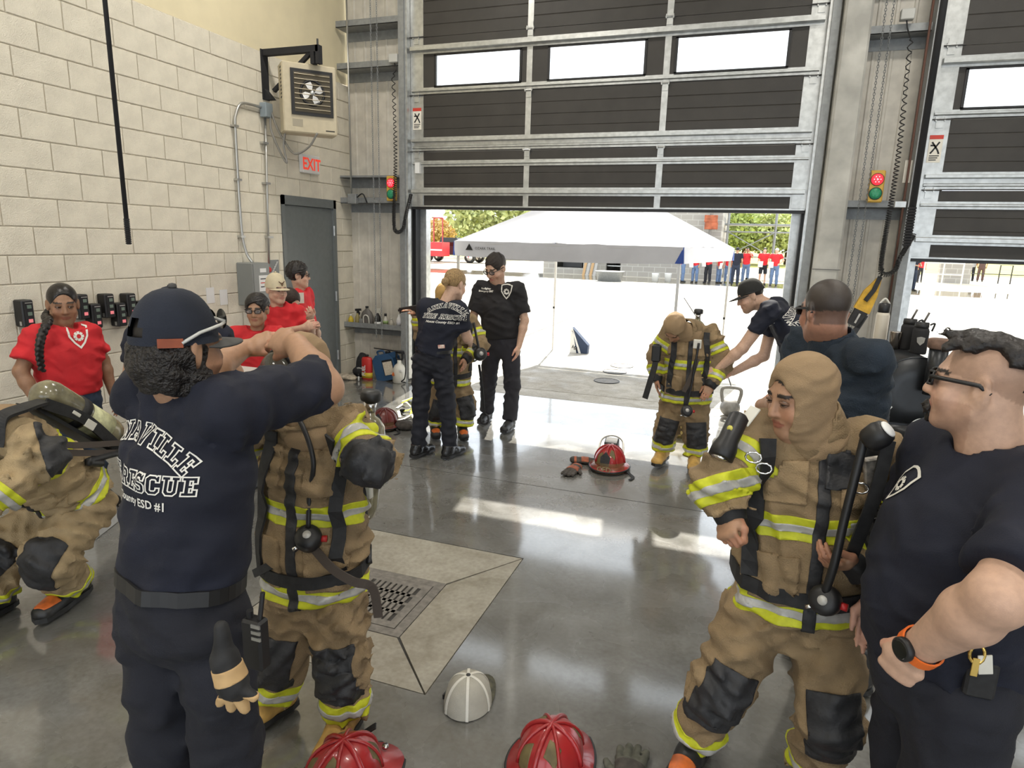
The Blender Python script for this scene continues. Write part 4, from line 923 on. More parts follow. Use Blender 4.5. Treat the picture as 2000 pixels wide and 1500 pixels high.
rd = thing('radio', 'black handheld radio clipped to the hip of the man in navy cap', 'radio', A(505, 1255, 1.10)); q = A(500, 1255, 1.10)
MB().bbox(q, (.028, 0, 0), (0, .018, 0), (0, 0, .065), .006).build('radio_body', M_black, rd)
MB().tube([q + V3(.015, 0, .06), q + V3(.02, .01, .13)], .006, 8).build('antenna', M_black, rd); MB().tube([q + V3(-.012, 0, .06), q + V3(-.012, 0, .082)], .008, 10).build('knob', M_black, rd)
for i in range(3): MB().box(q[0] + .005, q[1] - .02, q[2] + .02 + i * .016, q[0] + .030, q[1] - .016, q[2] + .028 + i * .016).build('radio_button', M_galv, rd)
# ================================================================ P4: person in turnout gear being masked
J = dict(head=A(585, 725, 1.78), pel=V3(-1.345, 1.77, .555), chest=V3(-1.33, 1.78, .985), shL=V3(-1.20, 1.80, 1.175), shR=V3(-1.50, 1.76, 1.175))
J['eL'] = RS(722, 900, J['shL'], .19, False); J['wL'] = V3(-1.20, 2.02, .98)
J['eR'] = V3(-1.66, 1.80, 1.03); J['wR'] = A(452, 768, 1.60)
J.update(hipL=V3(-1.255, 1.78, .52), hipR=V3(-1.43, 1.77, .52), kL=V3(-1.225, 1.75, .30), kR=V3(-1.475, 1.74, .30), aL=V3(-1.225, 1.76, .105), aR=V3(-1.52, 1.73, .11))
T = thing('person', 'child in tan turnout gear and hood having a face mask fitted', 'person', (-1.36, 1.81, 0))
h = head(J['head'], (-.25, -.97, -.1), (0, 0, 1), .96, J['head'] + V3(0, .02, -.2), ears=False); h.mesh(.006)
hnd = bare_arm(J['wR'] - nv(J['wR'] - J['eR']) * .05, J['wR'], A(475, 752, 1.60) - J['wR'], V3(0, 1, .5), V3(-.3, 0, 1), (.30, .20, .08), .9, curl=.7)
V, F, C = jmesh((h.V, h.F, headcol(h, h.V, SK_brown)), core(J, (.15, .12, .15, .11, .15, .11), SK_brown)); mkobj('body', V, F, skinmat(), T, True, col=C)
mkobj('glove', hnd[0], hnd[1], mat('glove_olive', (.20, .15, .06), .8, var=.2), T, True)
coat, c, tr, t, side, fr, up = turnout(T, J, (.195, .145, .185, .14, .175, .13), h=.0105, wr=.022, seed=21, sl=(.08, .078, .075, .066), lg=(.112, .105, .10, .09), pockets=True, boots=None)
hood(h, T, M_hood, neckto=J['chest'] + V3(0, 0, .16)); eyes(h, T)
for a in 'LR': shoe('leather_boot', J['a' + a], (-.35 if a == 'R' else .12, -1), M_yboot, T, 1.0, .05)
ap = thing('breathing_apparatus', 'breathing apparatus worn by the child being masked: facepiece, harness, regulator and air cylinder', 'air pack', (-1.36, 1.95, .9))
# facepiece: smoky curved lens in a black frame
k = SD(); k.ell(h.L(0, .085, -.01), np.array([.076, .062, .10]) * h.s, h.R, .01, 'm'); k.half(h.L(0, .075, 0), -h.R[1]); k.mesh(.006); mkobj('facepiece_lens', k.V, k.F, mat('smoked_lens', (.10, .10, .085), .08, var=.4, scale=14, alpha=.72), ap, True)
rim = [h.L(.078 * math.cos(a), .074, -.01 + .102 * math.sin(a)) for a in np.linspace(0, 2 * math.pi, 25)[:-1]]
MB().tube(rim, .009, 8, closed=True).build('facepiece_frame', M_black, ap, True)
k = MB().lathe([(.034, 0), (.038, .012), (.034, .045), (.026, .05)], h.L(0, .125, -.085), h.R[1] * .8 - h.R[2] * .5, 16); k.build('facepiece_port', M_black, ap, True)
def harness(ap, c, J, side, fr, up, tank_ang=0., tank=True, wid=.045, drop=.02, cyl_c=None, cyl_d=None, tl=.50, tr_=.068, so=.135):
    bvh = bv(c); pel = np.asarray(J['pel'], float); Lt = np.linalg.norm(np.asarray(J['chest']) - pel)
    def on(a, b, f_):
        p = pel + side * a + up * b; hh = bvh.ray_cast(Vector(p + f_ * .5), Vector(-f_), 1.0); return (np.array(hh[0]), np.array(hh[1])) if hh[0] is not None else (p, f_)
    for s_ in (-1, 1):
        pts = []; ns = []
        for i in range(10):
            z = Lt * .35 + (Lt * 1.42 - Lt * .35) * i / 9; q, n_ = on(s_ * (so - .02 * i / 9), z, fr); pts.append(q + n_ * .012); ns.append(n_)
        MB().strap(pts, wid, .008, np.array(ns)).build('shoulder_strap', M_strap, ap)
    pts = []; ns = []
    for a in np.linspace(0, 2 * math.pi, 29):
        d = side * math.cos(a) + fr * math.sin(a); o = pel + up * Lt * .30 - up * drop * math.sin(a); hh = bvh.ray_cast(Vector(o + d * .6), Vector(-d), .9)
        q = np.array(hh[0]) if hh[0] is not None else o + d * .2; pts.append(q + d * .010); ns.append(d)
    MB().strap(pts, wid, .007, np.array(ns)).build('waist_strap', M_strap, ap)
    if tank:
        cc = pel + up * Lt * .92 - fr * .24 if cyl_c is None else cyl_c; cd = up if cyl_d is None else nv(cyl_d)
        cylinder(ap, cc, cd, tl, tr_)
        MB().strap([cc - cd * .2 + fr * .09, cc + cd * .22 + fr * .09], .16, .012, -fr).build('back_frame', M_black, ap)
def cylinder(ap, cc, cd, tl=.5, r=.068, flip=False):
    pr = [(.0, -tl / 2), (r * .5, -tl / 2 + .006), (r * .85, -tl / 2 + .03), (r, -tl / 2 + .07), (r, tl / 2 - .07), (r * .9, tl / 2 - .035), (r * .6, tl / 2 - .01), (r * .35, tl / 2), (r * .3, tl / 2 + .02)]
    o = MB().lathe(pr, cc, cd, 28).build('air_cylinder', M_tank, ap, True)
    MB().lathe([(r + .002, tl * .02), (r + .002, tl * .30)], cc, cd, 28).build('cylinder_label', mat('cylinder_paper', (.55, .55, .32), .5, var=.25, scale=30), o, True)
    MB().lathe([(r + .006, -.05), (r + .006, -.005)], cc, cd, 28).build('cylinder_band', M_strap, ap, True)
    MB().lathe([(.022, tl / 2 + .015), (.024, tl / 2 + .05), (.012, tl / 2 + .055)], cc, cd, 12).build('valve', M_chrome, ap, True)
    MB().lathe([(.034, tl / 2 + .055), (.038, tl / 2 + .062), (.038, tl / 2 + .085), (.030, tl / 2 + .095)], cc, cd, 16).build('valve_knob', M_boot, ap, True)
def regulator(ap, p, ax, s=1., hose=None):
    o = MB().lathe([(.030 * s, -.035 * s), (.040 * s, -.03 * s), (.046 * s, -.01 * s), (.046 * s, .012 * s), (.042 * s, .026 * s), (.026 * s, .034 * s)], p, ax, 20).build('regulator', M_black, ap, True)
    u, v, d = frame(ax); MB().lathe([(.015 * s, 0), (.014 * s, .004 * s)], p + nv(ax) * .033 * s, ax, 16).build('regulator_badge', M_silver, o, True)
    MB().tube([p + u * .04 * s, p + u * .062 * s], .012 * s, 8).build('purge_knob', M_redplast, o, True); MB().tube([p - u * .03 * s - v * .03 * s, p - u * .048 * s - v * .04 * s], .007 * s, 8).build('hose_fitting', M_chrome, o, True)
    if hose is not None: MB().tube(hose, .009 * s, 8).build('air_hose', M_black, ap, True)
def smoothpath(pts, n=8):
    P = [np.asarray(p, float) for p in pts]; P = [2 * P[0] - P[1]] + P + [2 * P[-1] - P[-2]]; out = []
    for i in range(1, len(P) - 2):
        for k in range(n):
            t = k / n; a, b, c_, d = P[i - 1:i + 3]; out.append(.5 * ((2 * b) + (c_ - a) * t + (2 * a - 5 * b + 4 * c_ - d) * t * t + (3 * b - a - 3 * c_ + d) * t ** 3))
    return out + [P[-2]]
M_redplast = mat('red_plastic', (.45, .02, .02), .4)
Jp4 = J
harness(ap, c, J, side, fr, up, tank=False)
cylinder(ap, V3(-1.27, 1.99, .95), V3(.10, .05, 1), .42, .066)
rp = A(603, 1052, 1.64); regulator(ap, rp, V3(.25, -.6, .75), .95, smoothpath([rp + V3(0, 0, .04), A(605, 960, 1.66), A(612, 900, 1.66), A(590, 830, 1.68), A(560, 790, 1.7)]))
MB().strap(smoothpath([rp + V3(.02, 0, -.03), A(650, 1110, 1.64), A(690, 1135, 1.65), A(728, 1148, 1.68), A(740, 1205, 1.68)]), .030, .006, V3(.2, -1, .2)).build('waist_belt_end', mat('brown_webbing', (.06, .045, .035), .7), ap)
MB().strap(smoothpath([rp + V3(-.03, 0, -.02), A(545, 1095, 1.63), A(497, 1120, 1.62)]), .028, .006, V3(-.1, -1, .2)).build('waist_belt_end', M_strap, ap)
MB().tube(smoothpath([A(700, 900, 1.95), A(712, 980, 1.9), A(715, 1050, 1.86), A(722, 1100, 1.8)]), .010, 8).build('gauge_hose', M_black, ap, True)
MB().bbox(A(720, 955, 1.93), (.014, 0, 0), (0, .012, 0), (0, 0, .035), .004).build('tag_holder', M_label, ap)
MB().strap(smoothpath([A(640, 1410, 1.70), A(690, 1440, 1.70), A(735, 1418, 1.72)]), .022, .005, (0, -.4, 1)).build('crotch_strap', M_strap, ap)
# ================================================================ P16: boy in hood, foreground right
J = dict(head=A(1566, 775, 2.06), pel=V3(.265, 2.10, .665), chest=V3(.245, 2.11, 1.07), shL=V3(.395, 2.13, 1.225), shR=V3(.095, 2.10, 1.225))
J['eR'] = RS(1405, 945, J['shR'], .22, False); J['wR'] = A(1424, 1000, 1.92)
J['eL'] = RS(1775, 965, J['shL'], .25, True); J['wL'] = A(1668, 1105, 1.98)
J.update(hipL=V3(.345, 2.11, .62), hipR=V3(.145, 2.10, .62), kL=V3(.385, 2.02, .36), kR=V3(.05, 2.02, .37), aL=V3(.375, 2.12, .10), aR=V3(-.005, 2.10, .105))
T = thing('person', 'boy in tan turnout gear with tan hood open around his face, standing at right', 'person', (.2, 2.1, 0))
h = head(J['head'], (-.86, -.60, -.20), (0, 0, 1), .98, J['head'] + V3(0, .02, -.2), ears=False); h.mesh(.0045); hc = headcol(h, h.V, SK_tan)
PL = (h.V - h.c) @ h.R.T / h.s; m_ = (PL[:, 1] > .02) & (PL[:, 2] > .064 - .25 * np.abs(PL[:, 0] - .01)); hc[m_] = (.012, .009, .008)
rh = bare_arm(J['wR'] - nv(J['wR'] - J['eR']) * .05, J['wR'], A(1420, 1045, 1.86) - J['wR'], V3(-.6, -.7, .2), V3(.8, -.6, 0), SK_tan, .92, fist=True, res=.0045)
lh = bare_arm(J['wL'] - nv(J['wL'] - J['eL']) * .05, J['wL'], A(1618, 1100, 1.93) - J['wL'], V3(0, -.6, -.8), V3(0, -.5, .8), SK_tan, .92, curl=.75, res=.0045)
V, F, C = jmesh((h.V, h.F, hc), rh, lh, core(J, (.15, .12, .15, .11, .14, .11), SK_tan)); mkobj('body', V, F, skinmat(), T, True, col=C); eyes(h, T, (-.45, -.1), lid=(.16, .085, .05))
coat, c, tr, t, side, fr, up = turnout(T, J, (.205, .145, .195, .14, .185, .135), h=.0095, wr=.021, seed=31, sl=(.088, .085, .080, .066), lg=(.118, .102, .097, .086), boots=None, elbows='')
hood(h, T, M_hood, neckto=J['chest'] + V3(0, -.01, .17), hres=.006)
patch('throat_flap', c, c.parts() == 'body', [(J['chest'] + up * .04, -up), (J['chest'] + up * .15, up), (J['chest'] + side * -.02, side), (J['chest'] - side * .10, -side), (J['chest'], -fr)], M_lea, coat, .016)
shoe('rubber_boot', J['aR'], (-.3, -1), M_boot, T, 1.02, .08, toe=M_orange); shoe('rubber_boot', J['aL'], (.15, -1), M_boot, T, 1.02, .08, toe=M_orange)
ap = thing('breathing_apparatus', 'breathing apparatus harness worn by the boy in the open hood, with torch and dangling regulator', 'air pack', (.2, 2.2, .9))
harness(ap, c, J, side, fr, up, tank=True, cyl_c=J['chest'] + V3(-.02, .24, -.08), wid=.05, so=.165)
# chest torch and metal buckles
bC = bv(c); q, n_ = hit(bC, 1430, 862, .04); d_ = nv(A(1408, 905, 1.80) - A(1440, 835, 1.86)); tq = MB().lathe([(.020, -.07), (.030, -.06), (.030, .02), (.037, .045), (.037, .075), (.030, .078)], q, d_, 18); tq.build('torch', M_black, ap, True)
MB().lathe([(.026, 0), (.006, .005)], q + d_ * .079, d_, 16).build('torch_lens', M_chrome, ap, True); MB().lathe([(.009, 0), (.008, .006)], q - d_ * .03 + V3(-.012, -.03, 0), V3(-.3, -1, .2), 12).build('torch_button', mat('yellow_button', (.6, .55, .1), .5), ap, True)
lq, ln = hit(bC, 1468, 822, .028); lu = nv(np.cross(ln, V3(.2, 0, 1))); MB().bbox(lq, lu * .018, nv(np.cross(ln, lu)) * .034, ln * .003, .002).build('strap_label', M_label, ap)
lq, ln = hit(bC, 1700, 925, .03); lu = nv(np.cross(ln, V3(-.25, 0, 1))); MB().bbox(lq, lu * .028, nv(np.cross(ln, lu)) * .075, ln * .010, .004).build('gauge_plate', mat('scratched_metal', (.40, .37, .33), .45, .5, var=.5, scale=40), ap)
o_ = MB().lathe([(.028, -.03), (.034, -.02), (.036, .01), (.030, .03), (.018, .034)], A(1712, 852, 1.88), nv(V3(.6, -.3, .7)), 20); o_.build('gauge', M_black, ap, True); MB().lathe([(.024, 0), (.022, .004)], A(1712, 852, 1.88) + nv(V3(.6, -.3, .7)) * .034, nv(V3(.6, -.3, .7)), 18).build('gauge_face', M_white, ap, True)
for x, y in ((1462, 895), (1480, 905), (1668, 960), (1690, 985)):
    b_ = hit(bC, x, y, .03)[0]; MB().tube([b_ + V3(.022 * math.cos(a), -.004, .016 * math.sin(a)) for a in np.linspace(0, 2 * math.pi, 11)[:-1]], .0032, 6, closed=True).build('buckle', M_chrome, ap, True)
hp = smoothpath([A(1690, 850, 1.90), A(1668, 940, 1.88), A(1648, 1020, 1.87), A(1630, 1100, 1.86), A(1612, 1155, 1.87)]); regulator(ap, A(1612, 1172, 1.88), V3(-.3, -.7, .3), .95)
MB().tube(hp, .012, 10).build('air_hose', M_black, ap, True); MB().strap(smoothpath([A(1735, 860, 1.93), A(1710, 960, 1.92), A(1680, 1040, 1.93), A(1660, 1090, 1.95)]), .035, .007, V3(.2, -1, 0)).build('hanging_strap', M_strap, ap)
# ================================================================ P17: man with sunglasses and swept hair, right edge
mid = A(1942, 908, 1.75); J = dict(head=A(1914, 752, 1.75), shL=mid + V3(.065, -.17, -.02), shR=mid + V3(-.065, .17, -.02), chest=mid + V3(-.03, 0, -.19), pel=mid + V3(-.03, 0, -.50)); J['neck'] = mid
J['eL'] = RS(1948, 1168, J['shL'], .29, False); J['wL'] = RS(1792, 1268, J['eL'], .26, True); p_ = J['pel']
J['eR'] = mid + V3(-.08, .26, -.27); J['wR'] = mid + V3(-.14, .24, -.5)
J.update(hipL=p_ + V3(.03, -.10, -.06), hipR=p_ + V3(-.01, .10, -.06), kL=V3(p_[0] + .02, p_[1] - .10, .44), kR=V3(p_[0], p_[1] + .12, .44), aL=V3(p_[0] + .04, p_[1] - .11, .1), aR=V3(p_[0] + .02, p_[1] + .13, .1))
T = thing('person', 'heavy man in navy shirt and dark sunglasses with swept black hair, right edge', 'person', (p_[0], p_[1], 0)); dim = (.165, .165, .175, .178, .175, .150)
h = head(J['head'], (-.93, .36, .03), (0, 0, 1), .94, J['neck'] + V3(0, 0, -.02), .070, chub=.009); h.mesh(.005); hc = headcol(h, h.V, SK_light, stubble=(.86, .82, .80))
PL = (h.V - h.c) @ h.R.T / h.s; x_, y_, z_ = np.abs(PL[:, 0]), PL[:, 1], PL[:, 2]; m_ = (z_ > .02 + .2 * np.maximum(y_ - .02, 0) - .55 * np.maximum(-y_, 0)) & (y_ < .065) & (z_ > -.06); hc[m_] = np.array(SK_light) * np.array([.72, .70, .68])
la = bare_arm(J['eL'], J['wL'], A(1735, 1325, J['wL'][1] + .03) - J['wL'], V3(-.3, -.9, .3), V3(-.6, .2, .75), SK_light, 1.03, (.056, .052, .050, .034), sh=J['shL'] + (J['eL'] - J['shL']) * .3, fist=True, res=.0045)
ra = bare_arm(J['eR'], J['wR'], V3(-.1, -.2, -1), V3(0, 1, 0), V3(-1, 0, 0), SK_light, 1.0, res=.007)
V, F, C = jmesh((h.V, h.F, hc), la, ra, core(J, dim, SK_light)); mkobj('body', V, F, skinmat(), T, True, col=C)
sh, s = shirt(T, J, dim, M_navy, sleeve=.86, t=.015, h=.0105, wr=.016, seed=41, sr=(.088, .090), neckp=J['head'], k=.06)
trousers(T, J, (.175, .18), M_bdu, (.115, .10, .095, .085), seed=42, wr=.008)
for a in 'LR': shoe('boot', J['a' + a], (-1, .3), M_boot, T)
specs(h, T, M_black, M_lens, True)
def ex(sd, L, R, s):
    sd.p = []
    r_ = np.random.default_rng(2)
    for i in range(110):
        a = r_.uniform(-1, 1); b = r_.uniform(0, 1); p = L(a * .058, .062 - b * .165, .120 - .9 * max(b - .35, 0) ** 2 * .12 - .03 * max(.2 - b, 0) - a * a * .018); q = p + s * (R[1] * r_.uniform(-.06, .03) - R[2] * r_.uniform(.0, .02) + R[0] * r_.uniform(-.015, .015) - R[1] * .0); sd.cap(p, q, .014, .008, .010, 'hair')
    for i in range(30):
        a = r_.uniform(-1, 1); p = L(a * .04, .05 + r_.uniform(0, .02), .115); q = p + s * (R[1] * r_.uniform(.015, .05) + R[2] * r_.uniform(-.005, .018) + R[0] * r_.uniform(-.01, .01)); sd.cap(p, q, .006, .0025, .004, 'hair')
    for i in range(40):
        a = r_.uniform(-1, 1); p = L(a * .045, -.085 + r_.uniform(-.012, .01), .075); q = p + s * (-R[1] * r_.uniform(-.005, .02) - R[2] * r_.uniform(.03, .075) + R[0] * r_.uniform(-.015, .015)); sd.cap(p, q, .010, .004, .006, 'hair')
k = SD(); ex(k, h.L, h.R, h.s); k.mesh(.0055, .003, 4, 3); mkobj('swept_hair', k.V, k.F, M_hair, T, True)
k = SD(); r_ = np.random.default_rng(4)
for i in range(26): a = r_.uniform(-1, 1); p = h.L(a * .022, .092, -.05 - abs(a) * .02 - r_.uniform(0, .012)); k.cap(p, p + h.s * (h.R[1] * r_.uniform(.004, .018) - h.R[2] * r_.uniform(.004, .02)), .006, .004, .004)
for i in range(18): a = r_.uniform(-1, 1); p = h.L(a * .018, .086, -.092); k.cap(p, p + h.s * (h.R[1] * r_.uniform(.0, .012) - h.R[2] * r_.uniform(.004, .022)), .007, .004, .004)
k.mesh(.005, .002, 4); mkobj('goatee', k.V, k.F, M_hair, T, True)
b_ = bv(s); d_ = nv(J['eL'] - J['shL']); badge(b_, A(1772, 945, 1.78), nv(V3(.2, .95, .0)), nv(V3(.3, 0, 1)), V3(-1, .2, .2), .085, M_print, sh)
W_ = J['wL']; d_ = nv(J['wL'] - J['eL']); u_, v_, _ = frame(d_); wt = thing('wrist_watch', 'round black watch on an orange strap around the wrist of the man in sunglasses', 'watch', W_)
o_ = W_ - d_ * .012
MB().strap([o_ + .0415 * (u_ * math.cos(a) + v_ * math.sin(a)) for a in np.linspace(0, 2 * math.pi, 25)], .024, .004, [u_ * math.cos(a) + v_ * math.sin(a) for a in np.linspace(0, 2 * math.pi, 25)]).build('watch_strap', mat('orange_silicone', (.80, .16, .02), .5), wt)
wd = nv(A(1762, 1268, W_[1] - .03) - o_); wd = nv(wd - d_ * (wd @ d_)); MB().lathe([(.024, .036), (.026, .040), (.026, .050), (.022, .053)], o_, wd, 24).build('watch_case', M_black, wt, True); MB().lathe([(.020, .0532), (.019, .0538)], o_, wd, 20).build('watch_face', M_lens, wt)
kc = thing('key_clip', 'brass key clip on a black pouch at the hip of the man in sunglasses', 'keys', A(1905, 1270, 1.55)); q = A(1905, 1272, 1.54)
MB().bbox(A(1915, 1325, 1.56), (.03, 0, 0), (0, .012, 0), (0, 0, .045), .006).build('pouch', M_strap, kc); M_brass = mat('brass', (.75, .52, .15), .25, 1.)
MB().tube([q + V3(.014 * math.cos(a), -.012, .022 * math.sin(a)) for a in np.linspace(0, 2 * math.pi, 13)[:-1]], .004, 6, closed=True).build('clip_ring', M_brass, kc, True)
MB().bbox(q + V3(.0, -.014, -.03), (.007, 0, 0), (0, .002, 0), (0, 0, .022), .001).build('key', M_brass, kc); MB().bbox(q + V3(.018, -.013, -.02), (.013, 0, .004), (0, .002, 0), (-.004, 0, .022), .001).build('key_tag', M_label, kc)
# ================================================================ P15: man with cropped hair, back to us, behind the boy
o = A(1642, 692, 2.78); J = dict(head=A(1612, 608, 2.78), shL=o + V3(-.12, .17, 0), shR=o + V3(.085, -.10, 0), chest=o + V3(-.01, .01, -.18), pel=V3(o[0], o[1], .84)); J['neck'] = (J['shL'] + J['shR']) / 2
J['eR'] = o + V3(.13, .04, -.28); J['wR'] = o + V3(.06, .22, -.40); J['eL'] = o + V3(-.16, .25, -.27); J['wL'] = o + V3(-.25, .42, -.33)
J.update(hipL=V3(o[0] - .09, o[1], .78), hipR=V3(o[0] + .09, o[1], .78), kL=V3(o[0] - .0, o[1], .42), kR=V3(o[0] + .14, o[1], .42), aL=V3(o[0] + .05, o[1], .1), aR=V3(o[0] + .22, o[1], .1))
T = thing('person', 'man with cropped black hair in dark blue shirt, back turned, beside the smoker', 'person', (o[0], o[1], 0)); dim = (.16, .125, .16, .125, .165, .115)
h = head(J['head'], (-.55, .83, -.12), (0, 0, 1), 1.0, J['neck'] + V3(-.01, .045, .0), .060); h.mesh(.0065); hc = headcol(h, h.V, (.40, .20, .13), buzz=(.035, .026, .022))
PL = (h.V - h.c) @ h.R.T / h.s; m_ = (PL[:, 1] < .03) & (PL[:, 2] > .0) ; hc[m_] = (.045, .034, .028); m_ = (PL[:, 1] < .03) & (PL[:, 2] <= .0) & (PL[:, 2] > -.05) & (np.abs(PL[:, 0]) < .07); hc[m_] = (.16, .09, .065)
V, F, C = jmesh((h.V, h.F, hc), bare_arm(J['eR'], J['wR'], V3(-.2, .5, -.6), V3(1, 0, 0), V3(0, 1, 0), SK_tan, res=.008), bare_arm(J['eL'], J['wL'], V3(.2, .8, -.3), V3(-1, 0, 0), V3(0, .3, 1), SK_tan, res=.008), core(J, dim, SK_tan)); mkobj('body', V, F, skinmat(), T, True, col=C)
sh, s = shirt(T, J, dim, M_navy2, sleeve=.9, t=.014, h=.012, wr=.015, seed=51, sr=(.08, .078), neckp=J['head'], name='polo_shirt'); trousers(T, J, (.175, .135), M_bdu, seed=52)
k = SD(); nd = nv(J['head'] - J['neck']); k.cap(J['neck'] - nd * .01, J['neck'] + nd * .085, .105, .080, .01, flat=3); k.cap(J['neck'] + nd * .0, J['neck'] + nd * .11, .082, .068, .004, op='-'); k.mesh(.008); mkobj('collar', k.V, k.F, M_navy2, sh, True)
for a in 'LR': shoe('boot', J['a' + a], (-.4, 1), M_boot, T)
specs(h, T, M_black, M_lens, True)
# ================================================================ P14: man in cap leaning over to help
J = dict(head=A(1466, 578, 5.42), shL=V3(.20, 5.28, 1.335), shR=V3(.26, 5.62, 1.34), chest=V3(.36, 5.46, 1.20), pel=V3(.52, 5.47, .90)); J['neck'] = (J['shL'] + J['shR']) / 2
J['eL'] = RS(1450, 680, J['shL'], .29, False); J['wL'] = RS(1403, 720, J['eL'], .24, True); J['eR'] = A(1492, 695, 5.6); J['wR'] = A(1430, 728, 5.48)
J.update(hipL=V3(.52, 5.38, .84), hipR=V3(.54, 5.57, .84), kL=V3(.50, 5.36, .45), kR=V3(.60, 5.60, .45), aL=V3(.55, 5.36, .1), aR=V3(.68, 5.60, .1))
T = thing('person', 'man in black cap and navy shirt leaning forward with arms reaching to the hooded child', 'person', (.52, 5.47, 0)); dim = (.15, .12, .15, .12, .165, .115)
h = head(J['head'], (-.93, -.12, -.42), (-.3, 0, .95), .98, J['neck'] + V3(0, 0, -.01), .06); h.mesh(.007); hc = headcol(h, h.V, SK_light, stubble=(.8, .78, .75))
la = bare_arm(J['eL'], J['wL'], A(1375, 728, J['wL'][1]) - J['wL'], V3(-.2, -.7, .6), V3(-.3, -.3, -.8), SK_light, curl=.6, res=.007, sh=J['shL'] + (J['eL'] - J['shL']) * .5); ra = bare_arm(J['eR'], J['wR'], A(1400, 738, 5.45) - J['wR'], V3(0, .3, 1), V3(0, -1, 0), SK_light, curl=.5, res=.007, sh=J['shR'])
V, F, C = jmesh((h.V, h.F, hc), la, ra, core(J, dim, SK_light)); mkobj('body', V, F, skinmat(), T, True, col=C)
sh, s = shirt(T, J, dim, M_navy, sleeve=.6, t=.012, h=.013, wr=.014, seed=61, sr=(.072, .075), neckp=J['head']); trousers(T, J, (.16, .13), M_bdu, seed=62)
for a in 'LR': shoe('boot', J['a' + a], (-1, 0), M_boot, T)
capmesh(h, mat('cap_black', (.016, .016, .015), .9, bump=.2, bscale=200), T, tilt=.02, scale=.98, ch=1.15)
up = nv(J['chest'] - J['pel']); sd_ = nv(J['shR'] - J['shL']); bn = nv(np.cross(sd_, up)); back_print(s, J['chest'] + bn * .12 + up * .09, sd_, up, bn, .048, sh, arcR=.27)
hairmesh(h, 'hair', M_hair, T, thick=.004, wr=.002)
MB().tube([h.L(-.085, .05, .035), h.L(-.092, 0, .03), h.L(-.085, -.05, .02)], .004, 6).build('sunglasses_arm', M_black, T, True)
# ================================================================ P13: child in turnout gear looking down
J = dict(head=A(1318, 640, 5.15), pel=V3(-.365, 5.33, .55), chest=V3(-.365, 5.33, .96), shL=V3(-.215, 5.36, 1.12), shR=V3(-.515, 5.32, 1.12))
J['eL'] = V3(-.10, 5.34, .90); J['wL'] = V3(-.17, 5.22, .74); J['eR'] = V3(-.62, 5.33, .92); J['wR'] = V3(-.60, 5.25, .74)
J.update(hipL=V3(-.28, 5.34, .5), hipR=V3(-.46, 5.34, .5), kL=V3(-.255, 5.31, .30), kR=V3(-.495, 5.32, .31), aL=V3(-.25, 5.32, .12), aR=V3(-.51, 5.35, .12))
T = thing('person', 'child in tan turnout gear and hood with head bowed, standing in the doorway', 'person', (-.365, 5.33, 0))
h = head(J['head'], (-.22, -.45, -.95), (-.1, -.88, .45), .95, V3(-.37, 5.33, 1.10), ears=False); h.mesh(.008)
V, F, C = jmesh((h.V, h.F, headcol(h, h.V, SK_tan)), bare_arm(J['eL'], J['wL'], V3(-.3, -.5, -.8), V3(0, -1, 0), V3(-1, 0, 0), SK_tan, .9, res=.008), bare_arm(J['eR'], J['wR'], V3(.2, -.3, -1), V3(-1, 0, 0), V3(0, -1, 0), SK_tan, .9, res=.008), core(J, (.14, .11, .14, .11, .14, .11), SK_tan)); mkobj('body', V, F, skinmat(), T, True, col=C)
coat, c, tr, t, side, fr, up = turnout(T, J, (.205, .15, .195, .145, .185, .135), h=.012, wr=.019, seed=71, elbows='', sl=(.085, .080, .075, .066), lg=(.118, .105, .10, .092), boots=None)
hood(h, T, M_hood, neckto=V3(-.36, 5.31, 1.10), open_=True, hres=.009)
shoe('leather_boot', J['aL'], (.05, -1), M_yboot, T, 1.05, .05); shoe('leather_boot', J['aR'], (-.15, -1), M_yboot, T, 1.05, .05)
ap = thing('breathing_apparatus', 'breathing apparatus worn by the child with bowed head, regulator hanging at the hem', 'air pack', (-.36, 5.45, .9))
harness(ap, c, J, side, fr, up, tank=True, cyl_c=J['chest'] + V3(.03, .25, -.02))
regulator(ap, A(1341, 803, 5.10), V3(.2, -.8, .4), 1.0, smoothpath([A(1341, 795, 5.12), A(1350, 755, 5.12), A(1358, 710, 5.12), A(1365, 670, 5.14)]))
MB().strap(smoothpath([A(1283, 672, 5.15), A(1280, 710, 5.12), A(1270, 745, 5.1), A(1260, 778, 5.1)]), .045, .008, V3(-.2, -1, 0)).build('hanging_strap', M_strap, ap)
MB().strap(smoothpath([A(1362, 700, 5.14), A(1350, 735, 5.13), A(1335, 765, 5.12)]), .035, .007, V3(.2, -1, 0)).build('hanging_strap', mat('brown_webbing', (.06, .045, .035), .7), ap)
MB().bbox(A(1282, 690, 5.13), (.035, 0, 0), (0, .025, 0), (0, 0, .065), .008).build('torch', M_black, ap); MB().bbox(A(1362, 672, 5.16), (.03, 0, 0), (0, .012, 0), (0, 0, .035), .004).build('strap_label', M_label, ap)
